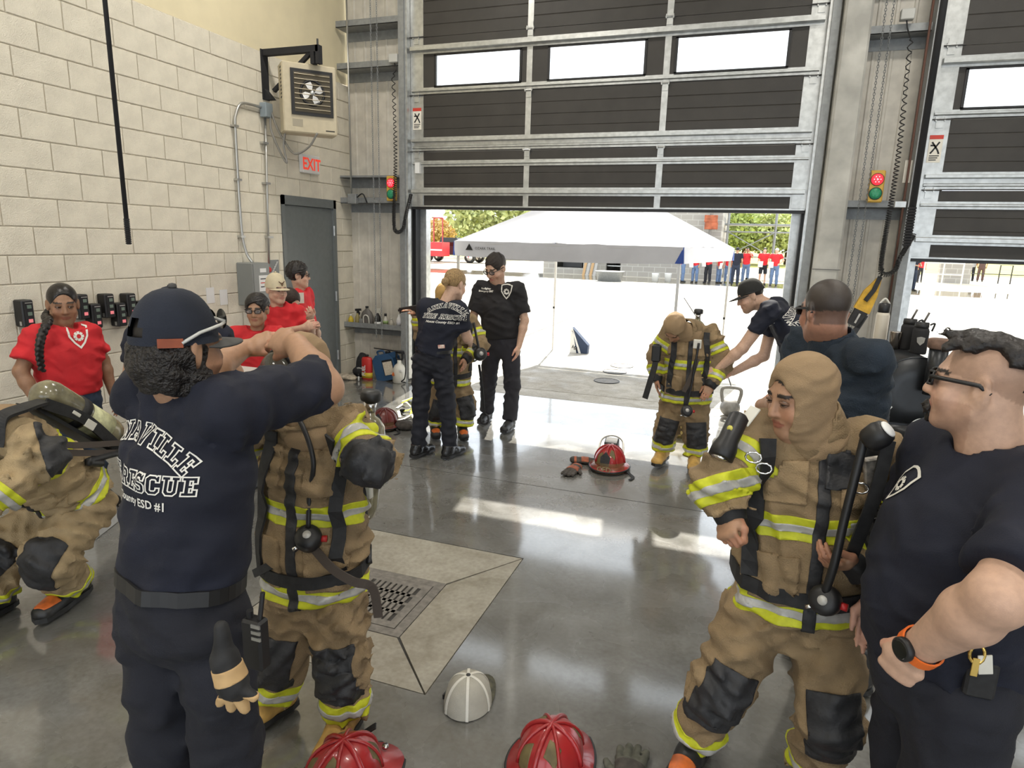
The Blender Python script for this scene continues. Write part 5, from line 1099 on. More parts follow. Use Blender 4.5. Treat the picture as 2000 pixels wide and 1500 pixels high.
def casual(label, J, fwd, skin, shirtm, pantm, dim, hs=.95, hair=M_hair, hk={}, seed=1, group=None, look=(0, 0), sleeve=.62, arms={}, legs=True, lip=None, stub=None, res=.008, up=(0, 0, 1), wr=.012, shoe_m=M_boot, eye=True, tuck=False, lg=(.085, .068, .066, .058), sr=(.064, .066), buzz=None, nr=.05):
    b = J['pel']; J['neck'] = (np.asarray(J['shL']) + J['shR']) / 2; mid = J['neck']
    if 'hipL' not in J:
        sd = nv(np.asarray(J['shR']) - J['shL']); sd = nv(np.array([sd[0], sd[1], 0])); p = np.asarray(b, float)
        for a, q in (('L', -1), ('R', 1)): J['hip' + a] = p + sd * q * .085 + V3(0, 0, -.06); J['k' + a] = np.array([*(p + sd * q * .095)[:2], p[2] * .48]); J['a' + a] = np.array([*(p + sd * q * .10)[:2], .095])
    T = thing('person', label, 'person', (b[0], b[1], 0), group)
    h = head(J['head'], fwd, up, hs, mid + V3(0, 0, -.01), nr); h.mesh(min(res, .0065)); L = [(h.V, h.F, headcol(h, h.V, skin, stubble=stub, lip=lip, buzz=buzz))]
    for a in 'LR':
        kw = dict(hd=nv(np.asarray(J['w' + a]) - J['e' + a]), hn=V3(0, 0, 1), ht=V3(0, -1, 0), curl=.35); kw.update(arms.get(a, {})); L.append(bare_arm(J['e' + a], J['w' + a], kw.pop('hd'), kw.pop('hn'), kw.pop('ht'), skin, kw.pop('s', .92), sh=np.asarray(J['sh' + a]) * .6 + np.asarray(J['e' + a]) * .4, res=res, **kw))
    L.append(core(J, dim, skin)); V, F, C = jmesh(*L); mkobj('body', V, F, skinmat(), T, True, col=C)
    sh, s = shirt(T, J, dim, shirtm, sleeve=sleeve, t=.013, h=.012, wr=wr, seed=seed, sr=sr, neckp=J['head']); tr = trousers(T, J, (dim[0] + .002, dim[1] + .002), pantm, lg, seed=seed + 1, wr=wr)
    casual.tr = tr[1]; f2 = nv(np.cross(V3(0, 0, 1), nv(np.asarray(J['shR']) - J['shL'])))
    for a in 'LR': shoe('shoe', J['a' + a], J.get('ft', f2), shoe_m, T, .95, .02)
    if eye: eyes(h, T, look, lid=tuple(c_ * .45 for c_ in skin))
    if hair is not None: hairmesh(h, 'hair', hair, T, **hk)
    return T, h, sh, s
# ---- P1 girl with braid
J = dict(head=AX(123, 595, -3.98), shR=V3(-4.00, 2.72, 1.15), shL=V3(-3.95, 3.00, 1.14), chest=V3(-3.97, 2.87, 1.02), pel=V3(-3.98, 2.88, .78)); J['eR'] = V3(-4.0, 2.60, .96); J['wR'] = V3(-3.90, 2.62, .74); J['eL'] = V3(-3.96, 3.10, .95); J['wL'] = V3(-3.90, 3.10, .73)
T, h, sh, s = casual('girl with long black braid in red printed shirt standing by the block wall', J, (.85, -.53, -.12), SK_brown, M_redt, M_jean, (.165, .13, .16, .125, .155, .115), 1.0, M_hair2, dict(thick=.006, wr=.0, fz=.100), 101, look=(-.5, .0), arms={'R': dict(hn=V3(0, -1, 0), ht=V3(1, 0, 0)), 'L': dict(hn=V3(0, 1, 0), ht=V3(1, 0, 0))}, sr=(.07, .085), sleeve=.72, res=.007)
k = SD(); P = smoothpath([h.L(.03, -.09, -.02), h.L(.085, -.04, -.075), AX(93, 628, -3.85), AX(80, 660, -3.81), AX(77, 692, -3.80), AX(82, 724, -3.80)], 7)
for i, q in enumerate(P): r_ = .032 * (1 - .5 * i / len(P)); sg = 1 if i % 2 else -1; k.ell(q + V3(0, .009 * sg, 0), (r_ * .9, r_ * .85, r_ * .8), None, .008)
k.mesh(.006, .002, 3); mkobj('braid', k.V, k.F, M_hair2, T, True); badge(bv(s), AX(155, 655, -3.85), nv(V3(.45, .85, 0)), V3(0, 0, 1), V3(.88, -.45, .1), .125, M_print, sh)
# ---- P6 boy with glasses
J = dict(head=A(502, 606, 4.05), shR=V3(-3.66, 3.98, 1.02), shL=V3(-3.40, 4.15, 1.025), chest=V3(-3.53, 4.07, .90), pel=V3(-3.54, 4.08, .66)); J['eR'] = V3(-3.72, 3.90, .82); J['wR'] = V3(-3.58, 3.80, .66); J['eL'] = V3(-3.31, 4.16, .82); J['wL'] = V3(-3.36, 4.0, .68)
T, h, sh, s = casual('boy with black glasses and short black hair in red shirt facing us', J, (.42, -.9, -.05), SK_tan, M_redt, M_jean, (.14, .11, .14, .11, .14, .105), .95, M_hair, dict(thick=.018, wr=.008), 111, look=(-.3, 0))
specs(h, T, M_black, mat('spectacle_lens', (.5, .55, .6), .03, alpha=.25))
# ---- P7 boy in beige cap
J = dict(head=A(540, 566, 4.6), shR=V3(-3.86, 4.50, 1.14), shL=V3(-3.66, 4.72, 1.14), chest=V3(-3.75, 4.62, 1.0), pel=V3(-3.76, 4.62, .74)); J['eR'] = V3(-3.80, 4.42, .94); J['wR'] = A(592, 640, 4.5); J['eL'] = V3(-3.56, 4.78, .95); J['wL'] = A(606, 624, 4.62)
T, h, sh, s = casual('boy in beige flat-billed cap and red shirt with hands folded on his chest', J, (.95, -.35, -.05), SK_light, M_redt, M_jean, (.135, .11, .135, .11, .135, .10), .95, None, {}, 121, arms={'R': dict(hn=V3(.6, -.6, .3), ht=V3(0, 0, 1), curl=.7), 'L': dict(hn=V3(.6, -.6, .3), ht=V3(0, 0, 1), curl=.7)})
M_beige = mat('beige_cotton', (.60, .52, .36), .8, var=.05); cpo, CL, R2 = capmesh(h, M_beige, T, ch=1.3, scale=.98, brim_len=.07, back_gap=False); k = MB()
for pts in ([(-.028, .016), (-.012, .004), (0, .0), (.012, .004), (.028, .016)], [(-.010, .002), (-.006, -.012), (0, -.022), (.006, -.012), (.010, .002)]): k.tube([CL(a, .110 - abs(a) * .35 - .02 * max(b + .02, 0), .038 + b) for a, b in pts], .0035, 6)
k.build('longhorn_emblem', mat('emblem_brown', (.10, .04, .015), .7), cpo, True); hairmesh(h, 'hair', M_hair, T, thick=.003, wr=.001, nape=-.05)
# ---- P8 child between
J = dict(head=A(566, 590, 4.95), shR=V3(-3.98, 4.86, 1.06), shL=V3(-3.82, 5.08, 1.06), chest=V3(-3.90, 4.97, .92), pel=V3(-3.9, 4.97, .68)); J['eR'] = V3(-3.92, 4.80, .88); J['wR'] = V3(-3.80, 4.82, .95); J['eL'] = V3(-3.75, 5.12, .88); J['wL'] = V3(-3.66, 5.0, .96)
T, h, sh, s = casual('child with straight dark bowl-cut hair in red shirt, between two boys', J, (.9, -.1, -.45), SK_light, M_redt, M_jean, (.12, .10, .12, .10, .12, .095), .92, mat('dark_brown_hair', (.028, .015, .010), .65, var=.4, scale=90, bump=.2, bscale=90), dict(thick=.014, wr=.002, nape=-.075), 131)
# ---- P9 boy at the door
J = dict(head=A(583, 538, 5.35), shR=V3(-4.05, 5.25, 1.21), shL=V3(-4.15, 5.52, 1.21), chest=V3(-4.10, 5.38, 1.05), pel=V3(-4.11, 5.38, .77)); J['eR'] = V3(-4.0, 5.18, 1.0); J['wR'] = V3(-3.92, 5.2, .80); J['eL'] = V3(-4.18, 5.60, 1.0); J['wL'] = V3(-4.08, 5.58, .80)
T, h, sh, s = casual('boy with thick black hair and glasses in red shirt, looking outside by the grey door', J, (.80, .55, -.02), SK_light, M_redt, M_jean, (.135, .11, .135, .11, .135, .10), .95, M_hair, dict(thick=.024, wr=.009), 141)
specs(h, T, M_black, MATS['spectacle_lens']); MB().bbox(A(589, 582, 5.17), nv(V3(.7, .7, 0)) * .022, V3(0, 0, .05), nv(V3(.7, -.7, 0)) * .003, .001).build('name_tag', M_label, T)
# ---- P5 man mostly hidden behind the foreground man
J = dict(head=A(335, 612, 2.75), shR=V3(-3.06, 2.62, 1.22), shL=V3(-2.80, 2.92, 1.22), chest=V3(-2.93, 2.77, 1.06), pel=V3(-2.94, 2.78, .78)); J['eR'] = V3(-3.08, 2.55, 1.0); J['wR'] = V3(-2.95, 2.5, .85); J['eL'] = V3(-2.75, 2.98, 1.0); J['wL'] = V3(-2.75, 2.9, .8)
T, h, sh, s = casual('person in navy cap with orange emblem, hidden behind the foreground man', J, (.7, -.7, -.1), SK_tan, M_navy, M_bdu, (.15, .12, .15, .12, .15, .11), .98, None, {}, 151)
cpo, CL, R2 = capmesh(h, MATS['cap_navy'], T, ch=1.25, scale=1.0); MB().lathe([(.022, 0), (.020, .004)], CL(0, .082, .075), R2[1] + R2[2] * .8, 12).build('cap_emblem', MATS['rust_leather'], cpo)
# ---- P12 man in black
J = dict(head=A(968, 524, 5.78), shR=V3(-2.36, 5.80, 1.345), shL=V3(-1.995, 5.80, 1.345), chest=V3(-2.175, 5.81, 1.17), pel=V3(-2.155, 5.83, .88)); J['eR'] = V3(-2.42, 5.75, 1.06); J['wR'] = V3(-2.36, 5.60, .86); J['eL'] = V3(-1.92, 5.82, 1.06); J['wL'] = V3(-1.95, 5.76, .82)
J.update(hipR=V3(-2.245, 5.83, .80), hipL=V3(-2.06, 5.83, .80), kR=V3(-2.29, 5.85, .43), kL=V3(-2.02, 5.80, .43), aR=V3(-2.33, 5.93, .095), aL=V3(-2.015, 5.74, .095))
T, h, sh, s = casual('man with glasses and short dark hair in black shirt looking down, centre', J, (-.28, -.85, -.42), SK_light, M_blackt, mat('charcoal_twill', (.022, .021, .028), .85, var=.2, scale=8, bump=.2, bscale=300), (.165, .125, .165, .125, .175, .115), 1.07, mat('brown_black_hair', (.018, .011, .008), .45, var=.4, scale=90, bump=.8, bscale=180), dict(thick=.011, wr=.006), 161, up=(-.1, -.35, .93), sleeve=.78, stub=(.8, .75, .72), sr=(.076, .078), arms={'L': dict(hn=V3(1, 0, 0), ht=V3(0, -1, 0))}, shoe_m=M_boot, lg=(.095, .082, .08, .072))
specs(h, T, M_black, MATS['spectacle_lens']); b_ = bv(s); badge(b_, A(988, 568, 5.70), V3(1, 0, 0), V3(0, 0, 1), V3(0, -1, .1), .115, M_print, sh)
for i, tx in enumerate(('Firefighter', 'Emergency EMT')): V, F = text_mesh(tx, .022, .001); on_cloth('name_print', b_, V[:, :2].tolist(), F, A(948, 565 + i * 5, 5.70), V3(1, 0, 0), V3(0, 0, 1), V3(0, -1, .1), M_print, sh)
# ---- P10 woman, back to us
J = dict(head=A(889, 556, 4.80), shL=V3(-2.40, 4.72, 1.25), shR=V3(-2.10, 4.70, 1.245), chest=V3(-2.27, 4.70, 1.12), pel=V3(-2.335, 4.70, .90)); J['eR'] = V3(-2.07, 4.80, 1.02); J['wR'] = A(918, 668, 4.98); J['eL'] = V3(-2.46, 4.82, 1.03); J['wL'] = V3(-2.42, 5.04, 1.0)
J.update(hipL=V3(-2.42, 4.70, .82), hipR=V3(-2.25, 4.70, .82), kL=V3(-2.43, 4.69, .44), kR=V3(-2.215, 4.74, .44), aL=V3(-2.44, 4.66, .095), aR=V3(-2.19, 4.74, .095), ft=V3(.25, 1, 0))
T, h, sh, s = casual('woman with blond bun in navy printed shirt, back turned, helping a child', J, (.35, .92, -.30), SK_light, M_navy, M_bdu, (.145, .12, .135, .105, .14, .10), .95, None, {}, 171, eye=False, sleeve=.72, sr=(.064, .068), shoe_m=mat('polished_black', (.015, .015, .016), .2), lg=(.092, .078, .074, .066), arms={'R': dict(hn=V3(1, 0, 0), ht=V3(0, 0, 1))})
hairmesh(h, 'hair', M_blond, T, thick=.008, wr=.001, nape=-.07); k = SD(); k.ell(h.L(0, -.118, -.005), np.array([.036, .03, .034]), h.R, .01); k.cap(h.L(.008, -.12, -.01), h.L(.02, -.115, -.075), .014, .006, .01); k.mesh(.006, .003, 4); mkobj('hair_bun', k.V, k.F, M_blond, T, True)
belt(T, J, [s, casual.tr]); up = nv(J['chest'] - J['pel']); back_print(s, A(864, 601, 4.55), V3(1, 0, 0), up, V3(0, -1, .1), .040, sh, arcR=.22)
MB().bbox(A(862, 677, 4.56), (.028, 0, .004), (0, .004, 0), (-.002, 0, .014), .002).build('pocket_note', mat('pink_print', (.55, .22, .17), .6, col2=(.75, .68, .6), scale=70), T)
# ---- P11 child in turnout behind the woman
J = dict(head=A(868, 580, 5.30), pel=V3(-2.44, 5.28, .50), chest=V3(-2.42, 5.29, .90), shL=V3(-2.28, 5.38, 1.06), shR=V3(-2.50, 5.18, 1.06)); J['eL'] = V3(-2.17, 5.32, .88); J['wL'] = V3(-2.22, 5.14, .78); J['eR'] = V3(-2.60, 5.06, .96); J['wR'] = A(815, 610, 5.0)
J.update(hipL=V3(-2.38, 5.36, .46), hipR=V3(-2.50, 5.24, .46), kL=V3(-2.32, 5.34, .28), kR=V3(-2.55, 5.22, .28), aL=V3(-2.33, 5.32, .11), aR=V3(-2.58, 5.26, .11))
T = thing('person', 'child in tan turnout gear half hidden behind the woman with the bun', 'person', (-2.44, 5.28, 0)); h = head(J['head'], (.6, -.75, -.3), (0, 0, 1), .93, J['head'] + V3(0, 0, -.2), ears=False); h.mesh(.008)
V, F, C = jmesh((h.V, h.F, headcol(h, h.V, SK_tan)), core(J, (.13, .11, .13, .1, .13, .1), SK_tan), bare_arm(J['eL'], J['wL'], V3(0, -.6, -.8), V3(1, 0, 0), V3(0, 0, 1), SK_tan, .85, res=.008), bare_arm(J['eR'], J['wR'], V3(-.6, -.5, .2), V3(0, 0, 1), V3(0, -1, 0), SK_tan, .85, res=.008)); mkobj('body', V, F, skinmat(), T, True, col=C)
coat, c, tr, t, side, fr, up = turnout(T, J, (.19, .15, .18, .145, .17, .135), tanm=M_tan, h=.013, wr=.019, seed=181, elbows='', sl=(.08, .08, .075, .062), lg=(.118, .11, .105, .095)); hood(h, T, mat('hood_gold', (.45, .28, .10), .9, var=.08, scale=10), neckto=J['chest'] + V3(0, 0, .14), hres=.009)
for a in 'LR': shoe('rubber_boot', J['a' + a], (.45, -.8), M_boot, T, 1.0, .06, toe=M_orange)
ap = thing('breathing_apparatus', 'breathing apparatus of the child behind the woman, black mask dangling on a strap', 'air pack', (-2.15, 5.2, .7)); harness(ap, c, J, side, fr, up, tank=False)
regulator(ap, A(938, 692, 5.12), V3(.5, -.7, .3), 1.25, smoothpath([A(936, 685, 5.12), A(931, 660, 5.12), A(925, 630, 5.14)])); MB().strap(smoothpath([A(936, 712, 5.12), A(942, 760, 5.15), A(946, 810, 5.2)]), .022, .005, V3(0, -1, 0)).build('hanging_strap', M_strap, ap)
MB().tube([A(946, 818, 5.2) + V3(.04 * math.cos(a), 0, .05 * math.sin(a)) for a in np.linspace(0, 2 * math.pi, 13)[:-1]], .009, 6, closed=True).build('strap_loop', M_strap, ap, True)
MB().bbox(A(800, 603, 4.98), (.10, -.02, .02), (0, .03, 0), (-.006, 0, .022), .006).build('mask_mount', M_black, ap); MB().bbox(A(817, 628, 4.99), (.055, 0, -.03), (0, .006, 0), (.014, 0, .030), .003).build('yellow_tag', M_lime, ap)
# ---- P2 firefighter crouching, far left
J = dict(head=V3(-2.92, 1.50, 1.02), pel=V3(-2.95, 2.08, .56), chest=V3(-2.93, 1.84, .86), shL=V3(-2.77, 1.74, .965), shR=V3(-3.08, 1.74, .965)); J['eL'] = AX(82, 895, -2.66); J['wL'] = V3(-2.72, 1.56, .72); J['eR'] = V3(-3.18, 1.68, .78); J['wR'] = V3(-3.1, 1.5, .68)
J.update(hipL=V3(-2.86, 2.08, .50), hipR=V3(-3.05, 2.08, .50), kL=V3(-2.84, 1.86, .34), kR=V3(-3.10, 1.80, .32), aL=V3(-2.96, 2.02, .115), aR=V3(-3.18, 1.80, .11))
T = thing('person', 'person in tan turnout gear bending down at the left edge, air cylinder on back', 'person', (-2.97, 1.95, 0)); h = head(J['head'], (0, -.8, -.6), (0, -.5, .85), .95, J['head'] + V3(0, .16, -.06)); h.mesh(.008)
V, F, C = jmesh((h.V, h.F, headcol(h, h.V, SK_tan)), core(J, (.14, .11, .14, .1, .14, .1), SK_tan), bare_arm(J['eL'], J['wL'], V3(0, -.5, -.8), V3(1, 0, 0), V3(0, -1, 0), SK_tan, .9, res=.008), bare_arm(J['eR'], J['wR'], V3(0, -.5, -.8), V3(-1, 0, 0), V3(0, -1, 0), SK_tan, .9, res=.008)); mkobj('body', V, F, skinmat(), T, True, col=C)
coat, c, tr, t, side, fr, up = turnout(T, J, (.20, .165, .195, .155, .175, .14), tanm=M_tan2, h=.0115, wr=.022, seed=191, elbows='L', ep=.12, upb='', sl=(.09, .09, .085, .07), lg=(.125, .12, .115, .10), ft=V3(.3, -1, -.2), collar=False); hood(h, T, M_hood, neckto=J['chest'] + V3(0, -.02, .10), hres=.01)
shoe('rubber_boot', J['aL'], (.25, -1), M_boot, T, 1.1, .05, toe=M_orange); shoe('rubber_boot', J['aR'], (.1, -1), M_boot, T, 1.1, .05, toe=M_orange)
ap = thing('breathing_apparatus', 'breathing apparatus with worn olive air cylinder on the back of the bending person', 'air pack', (-2.98, 2.1, .9))
cc = V3(-2.95, 2.155, .925); cd = nv(V3(0, .74, -.67)); cylinder(ap, cc, cd, .50, .076); bk = nv(np.cross(cd, V3(1, 0, 0)))
if bk[2] < 0: bk = -bk
MB().obox(cc - bk * .085 - cd * .02, (.07, 0, 0), cd * .22, bk * .008).build('back_frame', M_black, ap)
MB().strap(smoothpath([cc - cd * .24 - bk * .06 + V3(.09, 0, 0), cc - cd * .05 - bk * .03 + V3(.095, 0, 0), cc + cd * .12 - bk * .05 + V3(.095, 0, 0), cc + cd * .26 - bk * .08 + V3(.09, 0, 0)]), .05, .012, V3(1, 0, 0)).build('frame_rail', M_strap, ap)
MB().bbox(cc + V3(.105, 0, 0) - cd * .0 - bk * .04, V3(0, 0, .0) + cd * .028, bk * .020, V3(.004, 0, 0), .002).build('frame_label', M_label, ap); MB().bbox(cc + V3(.105, 0, 0) - cd * .09 - bk * .03, cd * .022, bk * .008, V3(.004, 0, 0), .002).build('frame_label', M_label, ap)
MB().strap(smoothpath([cc - cd * .22 - bk * .05 + V3(.06, 0, 0), J['shL'] + V3(.02, .04, .10), J['shL'] + V3(.03, -.06, .08), J['shL'] + V3(.04, -.10, -.02)]), .055, .014, V3(.3, 0, 1)).build('shoulder_strap', M_strap, ap)
for dz in (0, .05): MB().strap(smoothpath([cc + cd * .25 - bk * .07 + V3(.09, 0, dz), AX(150, 885 - dz * 300, -2.72), AX(105, 880 - dz * 300, -2.70)]), .028, .006, V3(1, 0, .3)).build('waist_strap', mat('brown_webbing', (.06, .045, .035), .7), ap)
MB().tube(smoothpath([cc + cd * .3 + V3(.05, 0, -.03), AX(175, 900, -2.75), AX(198, 905, -2.78)]), [.018] * 17, 8).build('hose_end', M_boot, ap, True)
# ================================================================ things on the left wall
M_heat = mat('heater_enamel', (.55, .48, .34), .5, var=.04); M_redlamp = mat('red_led', (1., .02, .03), .4, emit=2.2); M_greenlens = mat('green_lens', (.02, .22, .10), .3, emit=.15)
M_amber = mat('amber_plate', (.62, .38, .06), .5); M_redp = mat('red_paint', (.55, .03, .025), .4)
Z = V3(0, 0, 1)
ht = thing('unit_heater', 'beige unit heater with louvred fan hung from a black wall bracket', 'heater', (-4.32, 5.9, 2.8))
n_ = nv(V3(.72, -.69, 0)); r_ = np.cross(n_, Z) * -1; c0 = V3(-4.30, 5.92, 3.13)
def HP(a, b, d): return c0 + r_ * a + Z * b + n_ * d
w_, h_ = .265, .33
MB().bbox(c0 - n_ * .12, r_ * w_, Z * h_, n_ * .12, .012).build('heater_case', M_heat, ht)
MB().obox(HP(.02, .055, .004), r_ * .205, Z * .215, n_ * .012).build('grille_frame', M_black, ht)
MB().obox(HP(.02, .055, .013), r_ * .175, Z * .185, n_ * .006).build('grille_back', mat('grille_dark', (.09, .075, .05), .5, .3), ht)
for i in range(8): MB().obox(HP(.02, -.105 + i * .046, .024), r_ * .172, Z * .004 + n_ * .010, nv(Z * .9 - n_ * .4) * .002).build('louvre', mat('louvre_tan', (.30, .26, .18), .4, .3), ht)
MB().tube([HP(.02 + .115 * math.cos(a), .055 + .115 * math.sin(a), .021) for a in np.linspace(0, 2 * math.pi, 25)[:-1]], .012, 6, closed=True).build('fan_ring', M_black, ht, True)
for k in range(4):
    a = k * math.pi / 2 + .5; P = [HP(.02 + r * math.cos(a + t), .055 + r * math.sin(a + t), .023) for r, t in ((.02, -.3), (.07, -.55), (.105, -.35), (.105, .25), (.06, .35))]; MB().add(P + [p + n_ * .004 for p in P], [(4, 3, 2, 1, 0), (5, 6, 7, 8, 9)] + [(i, (i + 1) % 5, (i + 1) % 5 + 5, i + 5) for i in range(5)]).build('fan_blade', M_chrome, ht)
MB().lathe([(.026, 0), (.022, .014)], HP(.02, .055, .022), n_, 14).build('fan_hub', M_galv, ht, True)
for i in range(9): MB().obox(c0 - n_ * .07 - r_ * (w_ + .001) + Z * (.28 - i * .035), n_ * .03, Z * .006, r_ * .002).build('vent_slot', M_black, ht)
MB().obox(HP(-.13, -.235, .001), r_ * .05, Z * .035, n_ * .001).build('rating_label', mat('label_grey', (.36, .32, .24), .6), ht); MB().obox(HP(.19, -.29, .001), r_ * .045, Z * .005, n_ * .001).build('rating_label', M_ink, ht)
br = MB(); yb = 5.92; ax_ = -4.20
br.box(XW, yb - .05, 3.14, XW + .012, yb + .05, 3.62).box(XW, yb - .03, 3.56, ax_ + .03, yb + .03, 3.62).obox(V3((XW + ax_) / 2 + .03, yb, 3.40), nv(V3(.5, 0, .36)) * .30, V3(0, .018, 0), nv(V3(-.36, 0, .5)) * .018)
br.box(ax_ - .06, yb - .03, 3.45, ax_ - .02, yb + .03, 3.56).box(ax_ + .0, yb - .03, 3.45, ax_ + .04, yb + .03, 3.62).prism([(0, 0), (.11, 0), (0, .12)], (XW, yb - .03, 3.14), (1, 0, 0), (0, 0, 1), (0, .06, 0)); br.build('wall_bracket', M_blackm, ht)
MB().tube([(ax_ + .01, yb, 3.60), (ax_ + .01, yb, 3.68)], .01, 8).build('bracket_bolt', M_dark, ht)
# electrical run: enclosure, conduits, junction box, flexible whips
xw = XW + .03
eb = thing('electrical_panel', 'grey steel electrical enclosure with white notices on the block wall', 'electrical box', (XW + .1, 5.47, 1.06))
MB().bbox((XW + .10, 5.47, 1.29), (.10, 0, 0), (0, .125, 0), (0, 0, .215), .008).build('enclosure', mat('enclosure_grey', (.24, .25, .24), .45), eb)
MB().bbox((XW + .205, 5.47, 1.29), (.006, 0, 0), (0, .115, 0), (0, 0, .205), .003).build('enclosure_door', MATS['enclosure_grey'], eb)
MB().box(XW + .212, 5.42, 1.22, XW + .214, 5.56, 1.38).build('notice', M_white, eb); MB().box(XW + .212, 5.44, 1.41, XW + .214, 5.53, 1.45).build('notice', M_white, eb)
for i in range(3): MB().box(XW + .2145, 5.44, 1.34 - i * .04, XW + .215, 5.54, 1.35 - i * .04).build('notice_print', (M_red if i == 1 else M_ink), eb)
MB().tube([(XW + .19, 5.61, 1.35), (XW + .22, 5.61, 1.35)], .02, 10).build('latch', M_dark, eb)
cd_ = thing('conduit_run', 'metal conduit loop with blue-grey junction box above the electrical enclosure', 'conduit', (XW, 5.6, 1.5))
MB().tube(smoothpath([(xw + .07, 5.47, 1.50), (xw + .02, 5.44, 1.62), (xw, 5.42, 1.9), (xw, 5.42, 2.75), (xw, 5.44, 2.92), (xw, 5.52, 3.03), (xw, 5.66, 3.05), (xw, 5.80, 3.05)]), .014, 8).build('conduit', M_conduit, cd_, True)
MB().tube([(xw, 5.86, 2.96), (xw, 5.83, 2.2), (xw, 5.80, 1.48)], .012, 8).build('conduit', M_conduit, cd_, True); MB().bbox((xw + .02, 5.86, 3.03), (.04, 0, 0), (0, .055, 0), (0, 0, .07), .006).build('junction_box', mat('box_blue_grey', (.27, .32, .35), .5), cd_)
for z in (1.75, 2.3, 2.8): MB().box(XW, 5.39, z, XW + .05, 5.45, z + .02).build('conduit_strap', M_conduit, cd_)
for z in (1.75, 2.3, 2.7): MB().box(XW, 5.79, z, XW + .05, 5.87, z + .02).build('conduit_strap', M_conduit, cd_)
M_flex = mat('flex_cable', (.28, .27, .25), .5, .4)
MB().tube(smoothpath([(xw + .05, 5.88, 2.98), A(530, 255, 5.86), A(545, 292, 5.86), A(560, 318, 5.86), A(554, 285, 5.86), A(557, 258, 5.86)]), .011, 8).build('flexible_cable', M_flex, cd_, True)
MB().tube(smoothpath([(xw + .05, 5.90, 3.02), A(538, 242, 5.88), A(552, 270, 5.88), A(575, 300, 5.88), A(603, 287, 5.9), A(620, 260, 5.9)]), .011, 8).build('flexible_cable', M_flex, cd_, True)
al = thing('alarm_beacon', 'small red alarm beacon on the conduit above the boys', 'alarm', (XW, 5.74, 1.36)); MB().lathe([(.02, 0), (.034, .01), (.034, .06), (.02, .08)], (XW, 5.76, 1.42), (1, 0, 0), 14).build('beacon_lens', M_redp, al, True); MB().bbox((XW + .03, 5.74, 1.33), (.03, 0, 0), (0, .03, 0), (0, 0, .05), .004).build('beacon_base', M_dark, al)
ss = thing('stair_sign', 'grey sign with white stair symbol beside the grey door', 'sign', (XW, 5.91, 1.31)); MB().box(XW, 5.83, 1.31, XW + .006, 5.99, 1.52).build('sign_plate', mat('sign_grey', (.22, .23, .23), .5), ss)
q = MB()
for i in range(6): q.box(XW + .006, 5.86 + i * .018, 1.36 + i * .023, XW + .008, 5.865 + i * .018 + .006, 1.36 + (i + 1) * .023).box(XW + .006, 5.86 + i * .018, 1.355 + (i + 1) * .023, XW + .008, 5.884 + i * .018, 1.362 + (i + 1) * .023)
q.build('stair_symbol', M_white, ss)
ex = thing('exit_sign', 'white exit sign with red letters above the grey door', 'exit sign', (XW, 6.57, 2.48)); MB().bbox((XW + .03, 6.57, 2.58), (.03, 0, 0), (0, .155, 0), (0, 0, .10), .008).build('sign_case', M_white, ex)
flat_text('exit_letters', 'EXIT', .18, V3(XW + .062, 6.57, 2.518), V3(0, .9, 0), Z, mat('exit_red', (.85, .06, .03), .5, emit=.5), ex, .004)
for i, (y, z) in enumerate(((4.98, 1.2), (5.15, 1.17))): tag(MB().box(XW, y - .05, z - .075, XW + .003, y + .05, z + .075).build('paper_note', M_white), ('left' if i == 0 else 'right') + ' one of two white paper notes taped on the block wall', 'note', 'paper notes on the wall')
spots = ((3.20, 1.20, 'leftmost charger, left of the girl with the braid'), (3.62, 1.21, 'charger beside the right ear of the girl with the braid'), (3.72, 1.13, 'low charger above the girl with the braid\'s sleeve'), (3.84, 1.20, 'high charger, third of the upper row'), (3.94, 1.12, 'low charger, second of the lower row'), (4.04, 1.19, 'last charger of the upper row'), (4.15, 1.12, 'rightmost charger, touching the navy cap in view'))
for y, z, lb in spots:
    pg = thing('wall_charger', 'black wall mounted ' + lb, 'charger', (XW, y, z - .1), 'black chargers on the block wall')
    MB().bbox((XW + .045, y, z), (.045, 0, 0), (0, .042, 0), (0, 0, .095), .008).build('charger_case', M_black, pg); MB().box(XW + .09, y - .03, z - .085, XW + .093, y + .034, z + .085).build('charger_front', M_blackm, pg)
    for i, m in enumerate((mat('pale_screen', (.16, .22, .18), .3), mat('pale_screen', (.16, .22, .18), .3), mat('pink_led', (.75, .2, .22), .4, emit=.5))): MB().box(XW + .093, y - .008, z + .035 - i * .05, XW + .0945, y + .022, z + .06 - i * .05).build('indicator', m, pg)
    MB().box(XW + .093, y - .02, z + .072, XW + .0945, y + .028, z + .078).build('print_line', M_galv, pg); MB().box(XW + .05, y - .044, z - .085, XW + .07, y - .042, z - .055).build('side_label', M_galv, pg)
def droop(name, label, top, bot, r, tip=.16, n=40, lean=0):
    t = thing(name, label, 'cable', bot); MB().tube([top, bot], r, 10).build('cable', M_blackm, t, True); d = nv(np.asarray(bot) - top); k = MB()
    for i in range(14): k.lathe([(r * 1.25, 0), (r * 1.25, tip / 20)], np.asarray(bot) + d * tip * (i / 14 - .85), d, 8)
    k.tube([np.asarray(bot) - d * tip * .9, np.asarray(bot) + d * tip * .15], r * .9, 8); o = k.build('ribbed_end', M_blackm, t); o['kind'] = 'stuff'; return t
q = A(251, 470, 3.2); droop('hanging_hose', 'thin black hose hanging from above in front of the block wall, upper left', V3(q[0], q[1], 5.9), q, .014)
q = A(1772, 470, 6.0); t_ = droop('hanging_hose', 'thick black hose hanging in front of the right overhead door track', V3(q[0] + .0, q[1], 5.9), q, .025, .3)
